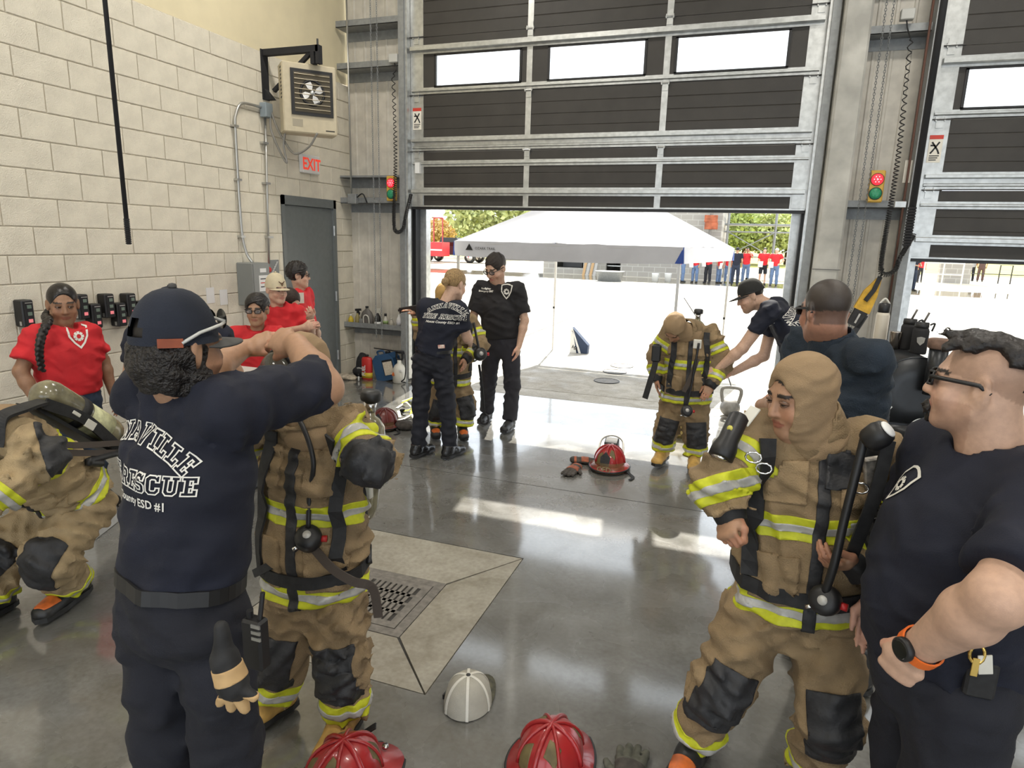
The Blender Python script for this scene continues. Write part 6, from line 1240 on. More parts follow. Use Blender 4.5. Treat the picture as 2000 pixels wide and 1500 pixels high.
# ================================================================ things on the front wall
def chain(name, label, x, y, z0, z1, gap=.07):
    t = thing(name, label, 'chain', (x, y, z0)); lk = .030; n = int((z1 - z0) / (lk * .78)); ring = []
    for a in np.linspace(0, 2 * math.pi, 9)[:-1]: ring.append((math.cos(a) * .009, math.sin(a) * lk / 2))
    for s_ in (-1, 1):
        k = MB()
        for i in range(n):
            z = z0 + i * lk * .78; k.tube([(x + s_ * gap / 2 + (a if i % 2 else 0), y + (0 if i % 2 else a), z + b) for a, b in ring], .0028, 4, closed=True)
        o = k.build('chain_strand', M_galvd, t); o['kind'] = 'stuff'
chain('door_chain', 'loop of hand chain hanging on the siding left of the main door', -4.30, 7.16, .55, 4.75, .08); chain('door_chain', 'loop of hand chain hanging beside the grey column', .98, 7.12, .5, 4.75, .06)
def coil(name, label, top, loop, end, box, r=.020, wr=.005):
    """coiled cord: stretched at the top, tight below, hanging in a loop"""
    t = thing(name, label, 'cord', loop); P = smoothpath([top, (np.asarray(top) + loop) / 2 + V3(.01, 0, 0), np.asarray(loop) + V3(-.03, 0, .15), loop, np.asarray(loop) + V3(.09, 0, .03), np.asarray(loop) + V3(.12, 0, .15), end], 60); pts = []; ph = 0; n = len(P)
    for i in range(n - 1):
        f = i / n; pitch = .075 * (1 - min(f / .3, 1)) ** 1.3 + .013; a, b = P[i], P[i + 1]; L_ = np.linalg.norm(b - a); u, v, d = frame(b - a, (0, 1, 0)); st = max(1, int(L_ / pitch * 7))
        for s_ in range(st): q = s_ / st; ph += 2 * math.pi * L_ / st / pitch; pts.append(a + (b - a) * q + r * (u * math.cos(ph) + v * math.sin(ph)))
    MB().tube(pts, wr, 5).build('coil', M_black, t, True); MB().bbox(box, (.055, 0, 0), (0, .04, 0), (0, 0, .045), .006).build('cord_box', mat('cord_box_grey', (.5, .5, .47), .5), t); MB().tube(smoothpath([np.asarray(box) + V3(0, 0, -.04), np.asarray(box) + V3(.02, 0, -.12), top]), .006, 6).build('lead', M_black, t, True)
coil('coiled_cord', 'black coiled cord looping down beside the left traffic signal', V3(-4.02, 7.1, 3.62), V3(-3.98, 7.06, 1.86), V3(-3.82, 7.14, 2.30), V3(-4.03, 7.15, 3.79))
coil('coiled_cord', 'black coiled cord looping down between the column and the right door', V3(1.17, 7.05, 3.62), V3(1.22, 7.02, 1.58), V3(1.44, 7.1, 1.95), V3(1.14, 7.2, 3.86))
cf = thing('wall_conduit', 'thin conduit rising up the siding corner to a grey box on the girt', 'conduit', (-4.66, 7.2, 2.2)); MB().tube([(-4.66, 7.17, 2.30), (-4.66, 7.17, 4.75)], .011, 8).build('conduit', M_conduit, cf, True); MB().bbox((-4.64, 7.17, 2.24), (.06, 0, 0), (0, .03, 0), (0, 0, .06), .006).build('conduit_box', M_galvd, cf); MB().tube(smoothpath([(-4.58, 7.17, 2.26), (-4.5, 7.17, 2.30), (-4.46, 7.2, 2.2)]), .008, 6).build('lead', M_black, cf, True)
def signal(label, x, z, y=7.14, tilt=0):
    t = thing('traffic_signal', label, 'traffic light', (x, y, z - .14), 'red and green dock signals'); MB().bbox((x, y, z), (.065, 0, 0), (0, .018, 0), (0, 0, .145), .01).build('signal_plate', M_amber, t)
    for dz, m in ((.062, M_redlamp), (-.065, M_greenlens)):
        o = MB().lathe([(.052, .018), (.050, .028), (.030, .036), (.004, .038)], (x, y, z + dz), (0, -1, 0), 20).build('signal_lens', m, t, True); MB().tube([(x + .054 * math.cos(a), y - .022, z + dz + .054 * math.sin(a)) for a in np.linspace(0, 2 * math.pi, 21)[:-1]], .004, 6, closed=True).build('lens_ring', M_dark, t, True)
        for k in range(9):
            a, rr = (k * 2 * math.pi / 6, .027) if k < 6 else (k * 2.1, .006); MB().lathe([(.0045, 0), (.003, .003)], (x + rr * math.cos(a), y - .036, z + dz + rr * math.sin(a)), (0, -1, 0), 6).build('led', mat('led_pink', (1, .35, .4), .3, emit=4) if dz > 0 else mat('led_green', (.05, .5, .25), .3), o)
signal('red and green traffic signal on amber plate, on the siding left of the main door', -4.08, 2.36); signal('red and green traffic signal on amber plate, right of the grey column', 1.075, 2.38)
rd_ = thing('pull_rod', 'thin rust brown rod running down the wall left of the right door', 'rod', (1.32, 7.15, .4)); MB().tube([(1.325, 7.18, 4.75), (1.33, 7.15, .35)], .011, 8).build('rod', mat('rust_brown', (.10, .045, .03), .7), rd_, True); MB().bbox((1.30, 7.16, 2.22), (.05, 0, 0), (0, .02, 0), (0, 0, .03), .005).build('rod_bracket', M_galv, rd_)
tag(MB().box(1.30, 7.21, 2.42, 1.40, 7.215, 2.62).build('wall_placard', M_cream), 'small cream placard on the front wall beside the right signal', 'placard')
tool = thing('strap_tool', 'yellow and black strapped tool hanging slanted on the wall beside the column', 'tool', A(1692, 600, 7.0)); P0, P1, P2, P3 = A(1718, 545, 7.05), A(1700, 575, 6.98), A(1672, 628, 6.92), A(1652, 662, 6.88); d_ = nv(P3 - P0); sdv = nv(np.cross(d_, V3(0, -1, 0)))
MB().prism([(-.02, 0), (.02, 0), (.07, .16), (.075, .34), (-.075, .34), (-.06, .16)], P0, sdv, d_, V3(0, .05, 0)).build('yellow_sleeve', mat('safety_yellow', (.62, .36, .03), .6, var=.15), tool)
MB().prism([(-.06, .34), (.06, .34), (.06, .50), (-.06, .50)], P0, sdv, d_, V3(0, .05, 0)).build('black_grip', M_strap, tool); MB().prism([(-.075, .36), (-.06, .36), (-.0, .60), (-.06, .60)], P0 - sdv * .0, sdv, d_, V3(0, .04, 0)).build('black_tip', M_black, tool)
MB().strap([P0 + V3(0, -.01, .02), P0 + d_ * .12 + V3(0, -.015, 0), P0 + d_ * .24 + sdv * .02 + V3(0, -.015, 0)], .04, .012, (0, -1, 0)).build('grip_handle', M_strap, tool); MB().obox(P0 + d_ * .42 + V3(0, -.002, 0), sdv * .008, d_ * .05, V3(0, .002, 0)).build('silver_mark', M_silver, tool); MB().tube([P0, P0 + V3(.02, .0, .10)], .008, 6).build('hook', M_dark, tool)
# ================================================================ bottles on the shelf (girt) and things below it
YB = 7.30; ZB = .648
def bottle(name, label, x, prof, m, cap=None, capm=None, lab=None, labm=None, spray=None, y=YB, z=ZB, group='cleaning bottles on the steel shelf', sx=1., sy=1., cat='bottle'):
    t = thing(name, label, cat, (x, y, z), group); MB().lathe(prof, (x, y, z), (0, 0, 1), 16, sx=sx, sy=sy).build('bottle_body', m, t, True); top = prof[-1][1]
    if cap: MB().lathe([(cap[0], 0), (cap[0] * .9, cap[1])], (x, y, z + top), (0, 0, 1), 12).build('bottle_cap', capm, t, True)
    if lab: r = max(p[0] for p in prof) + .0015; MB().lathe([(r, lab[0]), (r, lab[1])], (x, y, z), (0, 0, 1), 16, sx=sx, sy=sy).build('bottle_label', labm, t, True)
    if spray is not None:
        k = MB().tube([(x, y, z + top), (x, y, z + top + .03)], .012, 8); k.obox((x + .012, y, z + top + .045), (.040, 0, .004), (0, .012, 0), (-.001, 0, .014)); k.obox((x + .022, y, z + top + .012), (.004, 0, .012), (0, .008, 0), (-.012, 0, .022)); k.build('spray_head', spray, t)
    return t
R_ = lambda r, h: [(r * .9, 0), (r, .008), (r, h * .62), (r * .85, h * .75), (r * .4, h * .92), (r * .4, h)]
M_pw = mat('milky_plastic', (.66, .64, .57), .45); M_yel = mat('yellow_plastic', (.62, .46, .03), .45); M_blu = mat('blue_plastic', (.03, .09, .20), .45); M_gry = mat('grey_plastic', (.13, .12, .11), .5); M_grn = mat('green_print', (.30, .42, .16), .5)
bottle('spray_bottle', 'small yellow and blue bottle at the left end of the steel shelf', -4.80, R_(.035, .13), M_yel, (.012, .02), M_white, (.01, .05), mat('label_blue', (.18, .22, .38), .5)); bottle('spray_bottle', 'clear bottle with black trigger, second from the left on the shelf', -4.70, R_(.032, .17), mat('olive_plastic', (.30, .25, .10), .45), spray=M_black)
t = bottle('jug', 'grey oil jug with a curved pale handle on the shelf', -4.555, [(.085, 0), (.09, .01), (.09, .13), (.07, .19), (.02, .235), (.02, .25)], M_gry, (.022, .02), M_black, sy=.6, cat='jug'); MB().tube(smoothpath([(-4.57, YB - .06, ZB + .02), (-4.57, YB - .065, ZB + .13), (-4.54, YB - .06, ZB + .16), (-4.50, YB - .06, ZB + .13), (-4.49, YB - .06, ZB + .02)]), .008, 6).build('jug_handle', M_pw, t, True); MB().box(-4.64, YB - .0575, ZB + .03, -4.59, YB - .055, ZB + .11).build('jug_label', M_galv, t)
bottle('spray_bottle', 'black and white spray bottle right of the grey jug', -4.40, R_(.042, .19), M_black, spray=M_pw, lab=(.02, .08), labm=M_white); bottle('spray_bottle', 'white bottle with green label and dark cap on the shelf', -4.285, R_(.034, .16), M_pw, (.018, .03), M_black, (.06, .10), M_grn)
bottle('spray_bottle', 'short clear bottle behind the hanging chain on the shelf', -4.20, R_(.035, .12), mat('clear_plastic', (.45, .42, .35), .3), (.014, .02), M_pw); bottle('spray_bottle', 'tall white bottle with printed label in the middle of the shelf', -4.09, R_(.032, .19), M_white, (.012, .015), M_pw, (.03, .12), mat('label_pale', (.6, .6, .62), .5)); bottle('spray_bottle', 'dark bottle with trigger behind the tall white bottle', -4.12, R_(.030, .19), M_pw, spray=M_black, y=YB + .09)
bottle('spray_bottle', 'bottle with dark red trigger near the right end of the shelf', -4.02, R_(.033, .18), mat('pinkish_plastic', (.42, .30, .24), .4), spray=mat('dark_red_plastic', (.20, .03, .03), .5)); bottle('spray_bottle', 'white bottle with bright red cap at the right end of the shelf', -3.985, R_(.032, .19), M_pw, (.018, .025), M_redp, y=YB - .06)
# below the shelf
bottle('fuel_can', 'red oil can with yellow label on the floor under the shelf', -4.46, [(.07, 0), (.075, .01), (.075, .26), (.06, .285), (.02, .29), (.02, .30)], M_redp, (.026, .02), M_black, (.02, .09), M_yel, y=7.12, z=0., group='things on the floor under the shelf', sy=.62, cat='can')
flat_text('can_print', 'FUEL', .07, V3(-4.455, 7.065, .12), V3(0, 0, .9), V3(-1, 0, 0), M_white, bpy.data.objects['fuel_can'], .002)
t = thing('backpack', 'black cloth bag slumped on the floor beside the red oil can', 'bag', (-4.60, 7.22, 0), 'things on the floor under the shelf'); k = SD(); k.ell((-4.60, 7.24, .15), (.09, .08, .17), None, .02); k.ell((-4.62, 7.2, .07), (.10, .08, .07), None, .02); k.half((0, 0, 0), (0, 0, -1)); k.mesh(.01, .006, 1.5, 3); mkobj('bag_body', k.V, k.F, M_blackm, t, True); MB().strap(smoothpath([(-4.66, 7.17, .10), (-4.60, 7.14, .13), (-4.53, 7.17, .11)]), .02, .004, (0, -1, 0)).build('bag_strap', M_silver, t)
t = thing('rag', 'crumpled dirty white rag on the floor by the grey door', 'rag', (-4.72, 7.02, 0), 'things on the floor under the shelf'); k = SD(); k.ell((-4.74, 7.03, .02), (.12, .09, .045), None, .02); k.ell((-4.64, 7.0, .02), (.09, .07, .035), None, .02); k.half((0, 0, .001), (0, 0, -1)); k.mesh(.009, .010, 1.5, 8); mkobj('rag_cloth', k.V, k.F, mat('dirty_white', (.45, .39, .30), .9, var=.3), t, True)
t = bottle('small_tube', 'tiny white tube with black cap standing in front of the red can', -4.50, [(.010, 0), (.012, .05), (.006, .06)], M_white, (.010, .03), M_black, y=6.98, z=0., group='things on the floor under the shelf', cat='tube')
t = thing('jerry_can', 'large blue jerry can with a white printed label leaning under the shelf', 'can', (-4.20, 7.2, 0), 'things on the floor under the shelf'); tl = nv(V3(-.25, 0, 1)); uu = nv(V3(1, 0, .25)); oo = V3(-4.165, 7.2, .012)
MB().prism([(-.13, 0), (.13, 0), (.15, .04), (.15, .27), (.10, .335), (-.09, .335), (-.15, .28), (-.15, .04)], oo - V3(0, .09, 0), uu, tl, V3(0, .18, 0)).build('can_body', M_blu, t); MB().tube(smoothpath([oo + tl * .32 - uu * .09, oo + tl * .375 - uu * .10, oo + tl * .375 - uu * .02, oo + tl * .33]), .013, 8).build('can_handle', M_blu, t, True); MB().lathe([(.035, 0), (.03, .03)], oo + tl * .335 + uu * .05, tl, 14).build('can_cap', M_black, t, True)
MB().obox(oo + uu * .06 + tl * .16 - V3(0, .092, 0), uu * .075, tl * .10, (0, .002, 0)).build('can_label', M_black, t); MB().obox(oo + uu * .06 + tl * .15 - V3(0, .0945, 0), uu * .065, tl * .085, (0, .002, 0)).build('label_sheet', mat('warning_label', (.62, .52, .40), .6, col2=(.72, .66, .55), scale=60), t)
t = thing('pump_sprayer', 'white pump sprayer with black wand and hose on the floor under the shelf', 'sprayer', (-3.99, 7.12, 0), 'things on the floor under the shelf'); MB().lathe([(.075, 0), (.085, .01), (.09, .10), (.085, .17), (.06, .225), (.028, .25), (.028, .29)], (-3.99, 7.12, 0), (0, 0, 1), 20).build('sprayer_tank', M_pw, t, True); k = MB().tube(smoothpath([(-4.03, 7.12, .38), (-4.03, 7.12, .31), (-3.99, 7.12, .29), (-3.95, 7.12, .31), (-3.95, 7.12, .38)]), .012, 6); k.tube([(-4.04, 7.12, .385), (-3.93, 7.12, .385)], .014, 8); k.build('pump_handle', M_black, t, True)
MB().tube([(-4.33, 7.08, .42), (-4.06, 7.10, .405), (-3.93, 7.12, .40)], [.006, .008, .013], 8).build('spray_wand', M_black, t, True); MB().tube(smoothpath([(-3.93, 7.12, .40), (-3.89, 7.08, .36), (-3.87, 7.06, .2), (-3.88, 7.05, .08), (-3.93, 7.06, .03), (-3.9, 7.1, .015)]), .008, 8).build('spray_hose', M_black, t, True); MB().bbox((-3.935, 7.045, .17), (.022, 0, 0), (0, .008, 0), (0, 0, .014), .003).build('sprayer_tag', M_white, t); MB().prism([(-.02, -.02), (.02, -.02), (.012, .012), (0, .03), (-.012, .012)], (-4.03, 7.03, .12), (1, 0, 0), (0, 0, 1), (0, .003, 0)).build('hazard_mark', M_orange, t)
# ================================================================ helmets, gloves and cap on the floor
M_hred = mat('helmet_red', (.36, .02, .022), .3, var=.15, scale=8, coat=.3); M_holive = mat('scuff_olive', (.13, .10, .04), .6, var=.3); M_hmar = mat('helmet_maroon', (.16, .03, .025), .35, var=.2, scale=8); M_visor = mat('amber_visor', (.22, .15, .07), .08, alpha=.55)
def helmet(label, c, yaw, m=M_hred, s=1., visor=False, scuff=True, group='fire helmets on the floor', crest=True):
    t = thing('fire_helmet', label, 'helmet', c, group); f = V3(math.cos(yaw), math.sin(yaw), 0); r = V3(-f[1], f[0], 0); c = np.asarray(c, float)
    def L(a, b, z): return c + s * (a * f + b * r + V3(0, 0, z))
    k = SD(); k.ell(L(0, 0, .055), np.array([.125, .105, .115]) * s, np.array([f, r, Z]), .01); k.half(L(0, 0, .04), (0, 0, -1)); k.mesh(.007 * s); mkobj('helmet_shell', k.V, k.F, m, t, True)
    # brim, longer at the back
    n = 40; V = []; F = []
    for j, (q, z) in enumerate(((.93, .052), (1.0, .045), (1.32, .030), (1.34, .024), (1.30, .022), (1.0, .036))):
        for i in range(n):
            a = 2 * math.pi * i / n; back = 1 + (.38 if j in (2, 3, 4) else 0) * max(0, -math.cos(a)) ** 2; V.append(L(.125 * q * math.cos(a) * back, .105 * q * math.sin(a) * (1 + .0 * j), z - (.035 * max(0, -math.cos(a)) ** 2 if j in (2, 3, 4) else 0)))
    for j in range(5):
        for i in range(n): F.append((j * n + i, j * n + (i + 1) % n, (j + 1) * n + (i + 1) % n, (j + 1) * n + i))
    mkobj('helmet_brim', V, F, m, t, True); MB().tube([V[3 * n + i] for i in range(n)], .006 * s, 6, closed=True).build('brim_edging', M_black, t, True)
    for a in (0, math.pi / 4, math.pi / 2, 3 * math.pi / 4):
        MB().tube([L(.128 * math.cos(a) * math.cos(p), .108 * math.sin(a) * math.cos(p), .055 + .118 * math.sin(p)) for p in np.linspace(.05, math.pi - .05, 17)], (.0085 if a in (0, math.pi / 2) else .006) * s, 6).build('crown_rib', m, t, True)
    if crest: MB().prism([(-.03, 0), (.03, 0), (.035, .06), (0, .10), (-.035, .06)], L(.132, 0, .06), r * s, (Z * .95 - f * .25) * s, f * .006 * s).build('front_shield', M_lea, t)
    MB().lathe([(.012, 0), (.012, .01)], L(-.165, .0, .035), Z, 10).build('hang_ring', M_chrome, t, True)
    if scuff:
        for a, p in ((.6, .8), (2.4, .6), (-2.2, .9), (-.5, .5)):
            o = L(.125 * math.cos(a) * math.cos(p), .105 * math.sin(a) * math.cos(p), .055 + .115 * math.sin(p)); patch('scuff_mark', k, np.ones(len(k.V), bool), [(o + f * .025, f), (o - f * .022, -f), (o + r * .02, r), (o - r * .024, -r), (L(0, 0, .06), -Z)], M_holive, t, .0012)
    if visor:
        V = []; F = []; n = 14
        for z in (.005, .085):
            for i in range(n + 1): a = (i / n - .5) * 2.3; V.append(L(.155 * math.cos(a), .135 * math.sin(a), z))
        F = [(i, i + 1, i + n + 2, i + n + 1) for i in range(n)]; mkobj('visor', V, F, M_visor, t, True); MB().tube(V[:n + 1], .004, 6).build('visor_edge', M_black, t, True)
    MB().strap(smoothpath([L(.02, .10, .03), L(.06, .16, .008), L(.11, .20, .004), L(.17, .19, .004)]), .02 * s, .003, Z).build('chin_strap', M_strap, t)
    return t
helmet('red ridged fire helmet with black edging at the bottom edge, right of the white cap', FL(1087, 1452) + V3(.01, -.12, 0), math.radians(-100), M_hred, 1.05, crest=False)
helmet('red fire helmet with olive scuffs at the bottom edge, left of the white cap', FL(712, 1485) + V3(.0, -.12, 0), math.radians(-110), M_hred, 1.05, crest=False)
helmet('maroon fire helmet with amber visor on the floor in the middle of the bay', FL(1190, 915), math.radians(-95), M_hred, 1.15, True, True)
flat_text('visor_print', 'CFD', .06, FL(1190, 915) + V3(-.01, -.185, .03), V3(1, .0, 0), V3(0, 0, 1), mat('faded_print', (.30, .24, .13), .6), bpy.data.objects['fire_helmet.002'], .001)
helmet('maroon fire helmet lying beside crumpled gear left of the woman', FL(752, 835), math.radians(-90), M_hmar, 1.1, True, False)
bpack = thing('mask_strap', 'silver and black harness piece lying behind the middle helmet', 'harness', FL(1190, 888)); o_ = FL(1192, 885); MB().tube(smoothpath([o_ + V3(-.10, -.05, .02), o_ + V3(-.09, .07, .10), o_ + V3(0, .11, .13), o_ + V3(.09, .07, .10), o_ + V3(.12, -.06, .02)]), .009, 8).build('hoop', M_silver, bpack, True); MB().bbox(o_ + V3(0, .05, .06), (.06, 0, 0), (0, .04, .02), (0, -.02, .05), .01).build('pad', M_black, bpack)
def glove(label, c, yaw, m, m2, s=1., group='gloves on the floor'):
    t = thing('fire_glove', label, 'glove', c, group); k = SD(); f = V3(math.cos(yaw), math.sin(yaw), 0); r = V3(-f[1], f[0], 0); c = np.asarray(c, float); L = lambda a, b, z: c + s * (a * f + b * r + V3(0, 0, z))
    k.ecap(L(-.10, 0, .028), L(.03, 0, .026), .045 * s, .026 * s, .052 * s, .026 * s, r, Z, .02, 'p')
    for i, (b, l) in enumerate(((-.04, .075), (-.013, .09), (.014, .085), (.04, .065))): k.cap(L(.04, b, .022), L(.04 + l, b * 1.15, .018), .0165 * s, .014 * s, .006, 'f%d' % i)
    k.cap(L(-.03, .045, .02), L(.03, .085, .016), .017 * s, .014 * s, .01, 'th'); k.half((0, 0, .001), (0, 0, -1)); k.mesh(.006, .003, 2.5, 3); mkobj('glove_shell', k.V, k.F, m, t, True); w = k.parts()
    patch('glove_patch', k, w == 'p', [(L(-.03, 0, 0), -f), (L(.03, 0, 0), f), (L(0, 0, .03), -Z)], m2, t, .003); patch('wrist_band', k, w == 'p', [(L(-.09, 0, 0), -f), (L(-.07, 0, 0), f)], m2, t, .003); return t
M_gd = mat('glove_dark', (.06, .052, .045), .85, var=.3, scale=30); M_go = mat('glove_orange', (.34, .10, .05), .8, var=.3, scale=30)
glove('upper of two dark gloves with orange panels beside the middle helmet', FL(1142, 905), math.radians(15), M_gd, M_go); glove('lower of two dark gloves with orange panels, curled up beside the middle helmet', FL(1122, 918) + V3(0, -.06, 0), math.radians(-100), M_gd, M_go, .95)
glove('olive grey glove with fingers up at the bottom edge beside a red helmet', FL(1228, 1520), math.radians(92), mat('glove_grey', (.09, .09, .07), .85, var=.3, scale=30), M_gd, 1.0)
# white trucker cap
t = thing('baseball_cap', 'white mesh cap lying upside of the bay floor with its crown up, bottom centre', 'cap', FL(912, 1385)); t['label'] = 'white mesh baseball cap lying crown up on the floor, bottom centre'
c_ = FL(912, 1378) + V3(0, .01, 0); k = SD(); fq = nv(V3(.1, 1, 0)); rq = np.cross(fq, Z)
V = []; F = []; n = 48; m_ = 12
for i in range(m_ + 1):
    ph = i / m_ * math.pi / 2
    for j in range(n):
        a = 2 * math.pi * j / n; st = math.cos(ph) ** .75; sm = 1 + .012 * (1 if j % 8 == 0 else 0); p = c_ + rq * .092 * st * math.cos(a) * sm + fq * .105 * st * math.sin(a) * sm + V3(0, 0, .004 + .125 * math.sin(ph)); V.append(p)
for i in range(m_):
    for j in range(n): F.append((i * n + j, i * n + (j + 1) % n, i * n + n + (j + 1) % n, i * n + n + j))
mkobj('cap_crown', V, F, mat('cap_mesh_white', (.55, .52, .44), .85, var=.06, bump=.6, bscale=600), t, True); M_capw = mat('cap_seam_white', (.75, .72, .64), .8)
for j in range(6): a = j * math.pi / 3; MB().strap([V[i * n + j * 8] for i in range(m_ + 1)], .011, .0025, [V[i * n + j * 8] - c_ for i in range(m_ + 1)]).build('seam_tape', M_capw, t)
MB().lathe([(.010, 0), (.009, .006), (.003, .009)], c_ + V3(0, 0, .127), Z, 12).build('cap_button', M_dark, t, True)
P = []; 
for q_ in (1.0, 1.75):
    for i in range(13): a = math.pi * (.12 + .76 * i / 12); P.append(c_ + rq * .092 * math.cos(a) * (1 if q_ == 1 else 1.02) + fq * .105 * math.sin(a) * (q_ if q_ == 1 else 1 + .75 * math.sin(math.pi * i / 12) ** .6) + V3(0, 0, .012))
P += [p - V3(0, 0, .004) for p in P]; F = [(i, i + 1, i + 14, i + 13) for i in range(12)] + [(i + 26, i + 39, i + 40, i + 27) for i in range(12)] + [(13 + i, 14 + i, 40 + i, 39 + i) for i in range(12)]; mkobj('cap_bill', P, F, mat('camo_bill', (.12, .11, .07), .8, col2=(.05, .05, .035), scale=40), t, True)
MB().obox(c_ + rq * -.088 + fq * -.03 + V3(0, 0, .03), fq * .014, Z * .010, rq * .003).build('side_logo', M_black, t)
# crumpled gear beside the maroon helmet
gh = thing('gear_pile', 'crumpled yellow and white straps and gloves lying in the sun left of the woman', 'gear', FL(790, 800)); r_g = np.random.default_rng(9)
for i in range(9):
    o_ = FL(770 + r_g.uniform(0, 36), 770 + r_g.uniform(0, 52)); a = r_g.uniform(0, 6); MB().strap(smoothpath([o_ + V3(.09 * math.cos(a), .09 * math.sin(a), .006), o_ + V3(.03, .03, .05), o_ + V3(-.02, .06, .02), o_ - V3(.09 * math.cos(a + 1), .09 * math.sin(a + 1), -.006)]), .028, .004, Z).build('loose_strap', [M_label, M_lime, M_strap, M_pw][i % 4], gh)
k = SD(); o_ = FL(790, 838); k.ell(o_ + V3(0, 0, .04), (.10, .08, .05), None, .02); k.ell(o_ + V3(-.08, .02, .03), (.06, .06, .03), None, .02); k.half((0, 0, .001), (0, 0, -1)); k.mesh(.009, .007, 1.5, 4); mkobj('crumpled_glove', k.V, k.F, M_gd, gh, True)
# ================================================================ smoker with drinks on top
sm = thing('barrel_smoker', 'black barrel smoker with chimney and drip bucket by the right doorway', 'smoker', (1.06, 5.05, 0)); M_smk = mat('smoker_black', (.022, .024, .027), .33, .3, var=.2, scale=10); c0 = V3(1.075, 4.62, .915); ax = nv(V3(-.10, 1, 0)); RR = .235
MB().lathe([(.10, -.005), (RR * .98, 0), (RR, .012), (RR, .86), (RR * .98, .875), (.1, .88)], c0, ax, 40).build('drum', M_smk, sm, True)
MB().tube([c0 + ax * .006 + RR * 1.0 * (nv(np.cross(ax, Z)) * math.cos(a) + Z * math.sin(a)) for a in np.linspace(0, 2 * math.pi, 33)[:-1]], .007, 6, closed=True).build('drum_rim', M_smk, sm, True)
sdx = nv(np.cross(ax, Z)); MB().tube([c0 + ax * .02 - sdx * (RR + .004) * .97 + Z * .05, c0 + ax * .86 - sdx * (RR + .004) * .97 + Z * .05], .006, 6).build('lid_seam', M_dark, sm)
k = MB().tube(smoothpath([c0 + ax * .18 - sdx * RR * .80 + Z * RR * .62, c0 + ax * .18 - sdx * (RR * .80 + .04) + Z * (RR * .62 + .03), c0 + ax * .34 - sdx * (RR * .80 + .04) + Z * (RR * .62 + .03), c0 + ax * .34 - sdx * RR * .80 + Z * RR * .62]), .008, 6); k.build('lid_handle', M_dark, sm, True)
ch = A(1822, 755, 4.55); MB().tube([ch + V3(0, 0, -.05), V3(ch[0], ch[1], 1.235)], .052, 20).build('chimney', M_smk, sm, True); MB().lathe([(.060, 0), (.066, .008), (.066, .055), (.056, .06)], V3(ch[0], ch[1], 1.225), Z, 20).build('chimney_cap', mat('rusty_cap', (.17, .10, .07), .7, var=.3, scale=20), sm, True)
MB().obox(V3(1.09, 4.60, .72), V3(.22, 0, 0), V3(0, .03, 0), V3(0, 0, .012)).build('drip_rail', M_smk, sm); MB().lathe([(RR * .55, 0), (RR * .75, .05), (RR * .8, .10)], V3(1.09, 4.66, .62), Z, 28).build('drip_pan', M_smk, sm, True)
for x, y in ((.93, 4.72), (1.27, 4.72), (.86, 5.38), (1.20, 5.38)): MB().tube([(x, y, .0), (x, y, .78)], .022, 10).build('leg', M_smk, sm, True)
bk_ = A(1786, 890, 4.55); MB().lathe([(.045, -.13), (.075, .10), (.088, .105), (.088, .115), (.075, .115)], bk_, Z, 24).build('drip_bucket', M_dark, sm, True); MB().tube(smoothpath([bk_ + V3(-.08, 0, .11), bk_ + V3(-.05, 0, .20), bk_ + V3(.0, 0, .24), bk_ + V3(.05, 0, .20), bk_ + V3(.08, 0, .11)]), .004, 6).build('bucket_handle', M_galv, sm, True); MB().obox(c0 + V3(-.16, -.012, -.10), V3(.03, 0, -.02), V3(0, .003, 0), V3(.02, 0, .03)).build('side_label', M_white, sm)
MB().bbox((1.28, 5.6, .30), (.2, 0, 0), (0, .15, 0), (0, 0, .02), .004).build('lower_shelf', M_smk, sm)
def on_drum(px, Yd):
    p = A(px, 660, Yd); d = (p - c0); a = d @ ax; xx = d @ sdx; return V3(p[0], p[1], c0[2] + math.sqrt(max(RR * RR - xx * xx, .001)) + .002)
q = on_drum(1718, 5.15); t = thing('water_bottle', 'tall white insulated bottle with black lid standing on the smoker', 'bottle', q, 'drinks on the smoker'); MB().lathe([(.040, 0), (.043, .01), (.043, .22), (.038, .24)], q, Z, 20).build('bottle_body', mat('ivory_enamel', (.66, .60, .50), .4), t, True); MB().lathe([(.036, .24), (.040, .25), (.040, .29), (.030, .305)], q, Z, 18).build('bottle_lid', M_black, t, True); MB().tube(smoothpath([q + V3(-.03, 0, .30), q + V3(0, 0, .335), q + V3(.03, 0, .30)]), .008, 6).build('lid_loop', M_pw, t, True)
q = on_drum(1750, 5.0); t = thing('steel_tumbler', 'short steel tumbler between the white and the black bottles', 'tumbler', q, 'drinks on the smoker'); MB().lathe([(.034, 0), (.042, .11), (.043, .115), (.038, .115)], q, Z, 20).build('tumbler_body', mat('brushed_steel', (.5, .45, .40), .25, 1.), t, True); MB().lathe([(.0385, .108), (.004, .110)], q, Z, 18).build('drink', mat('tea', (.22, .12, .06), .1), t)
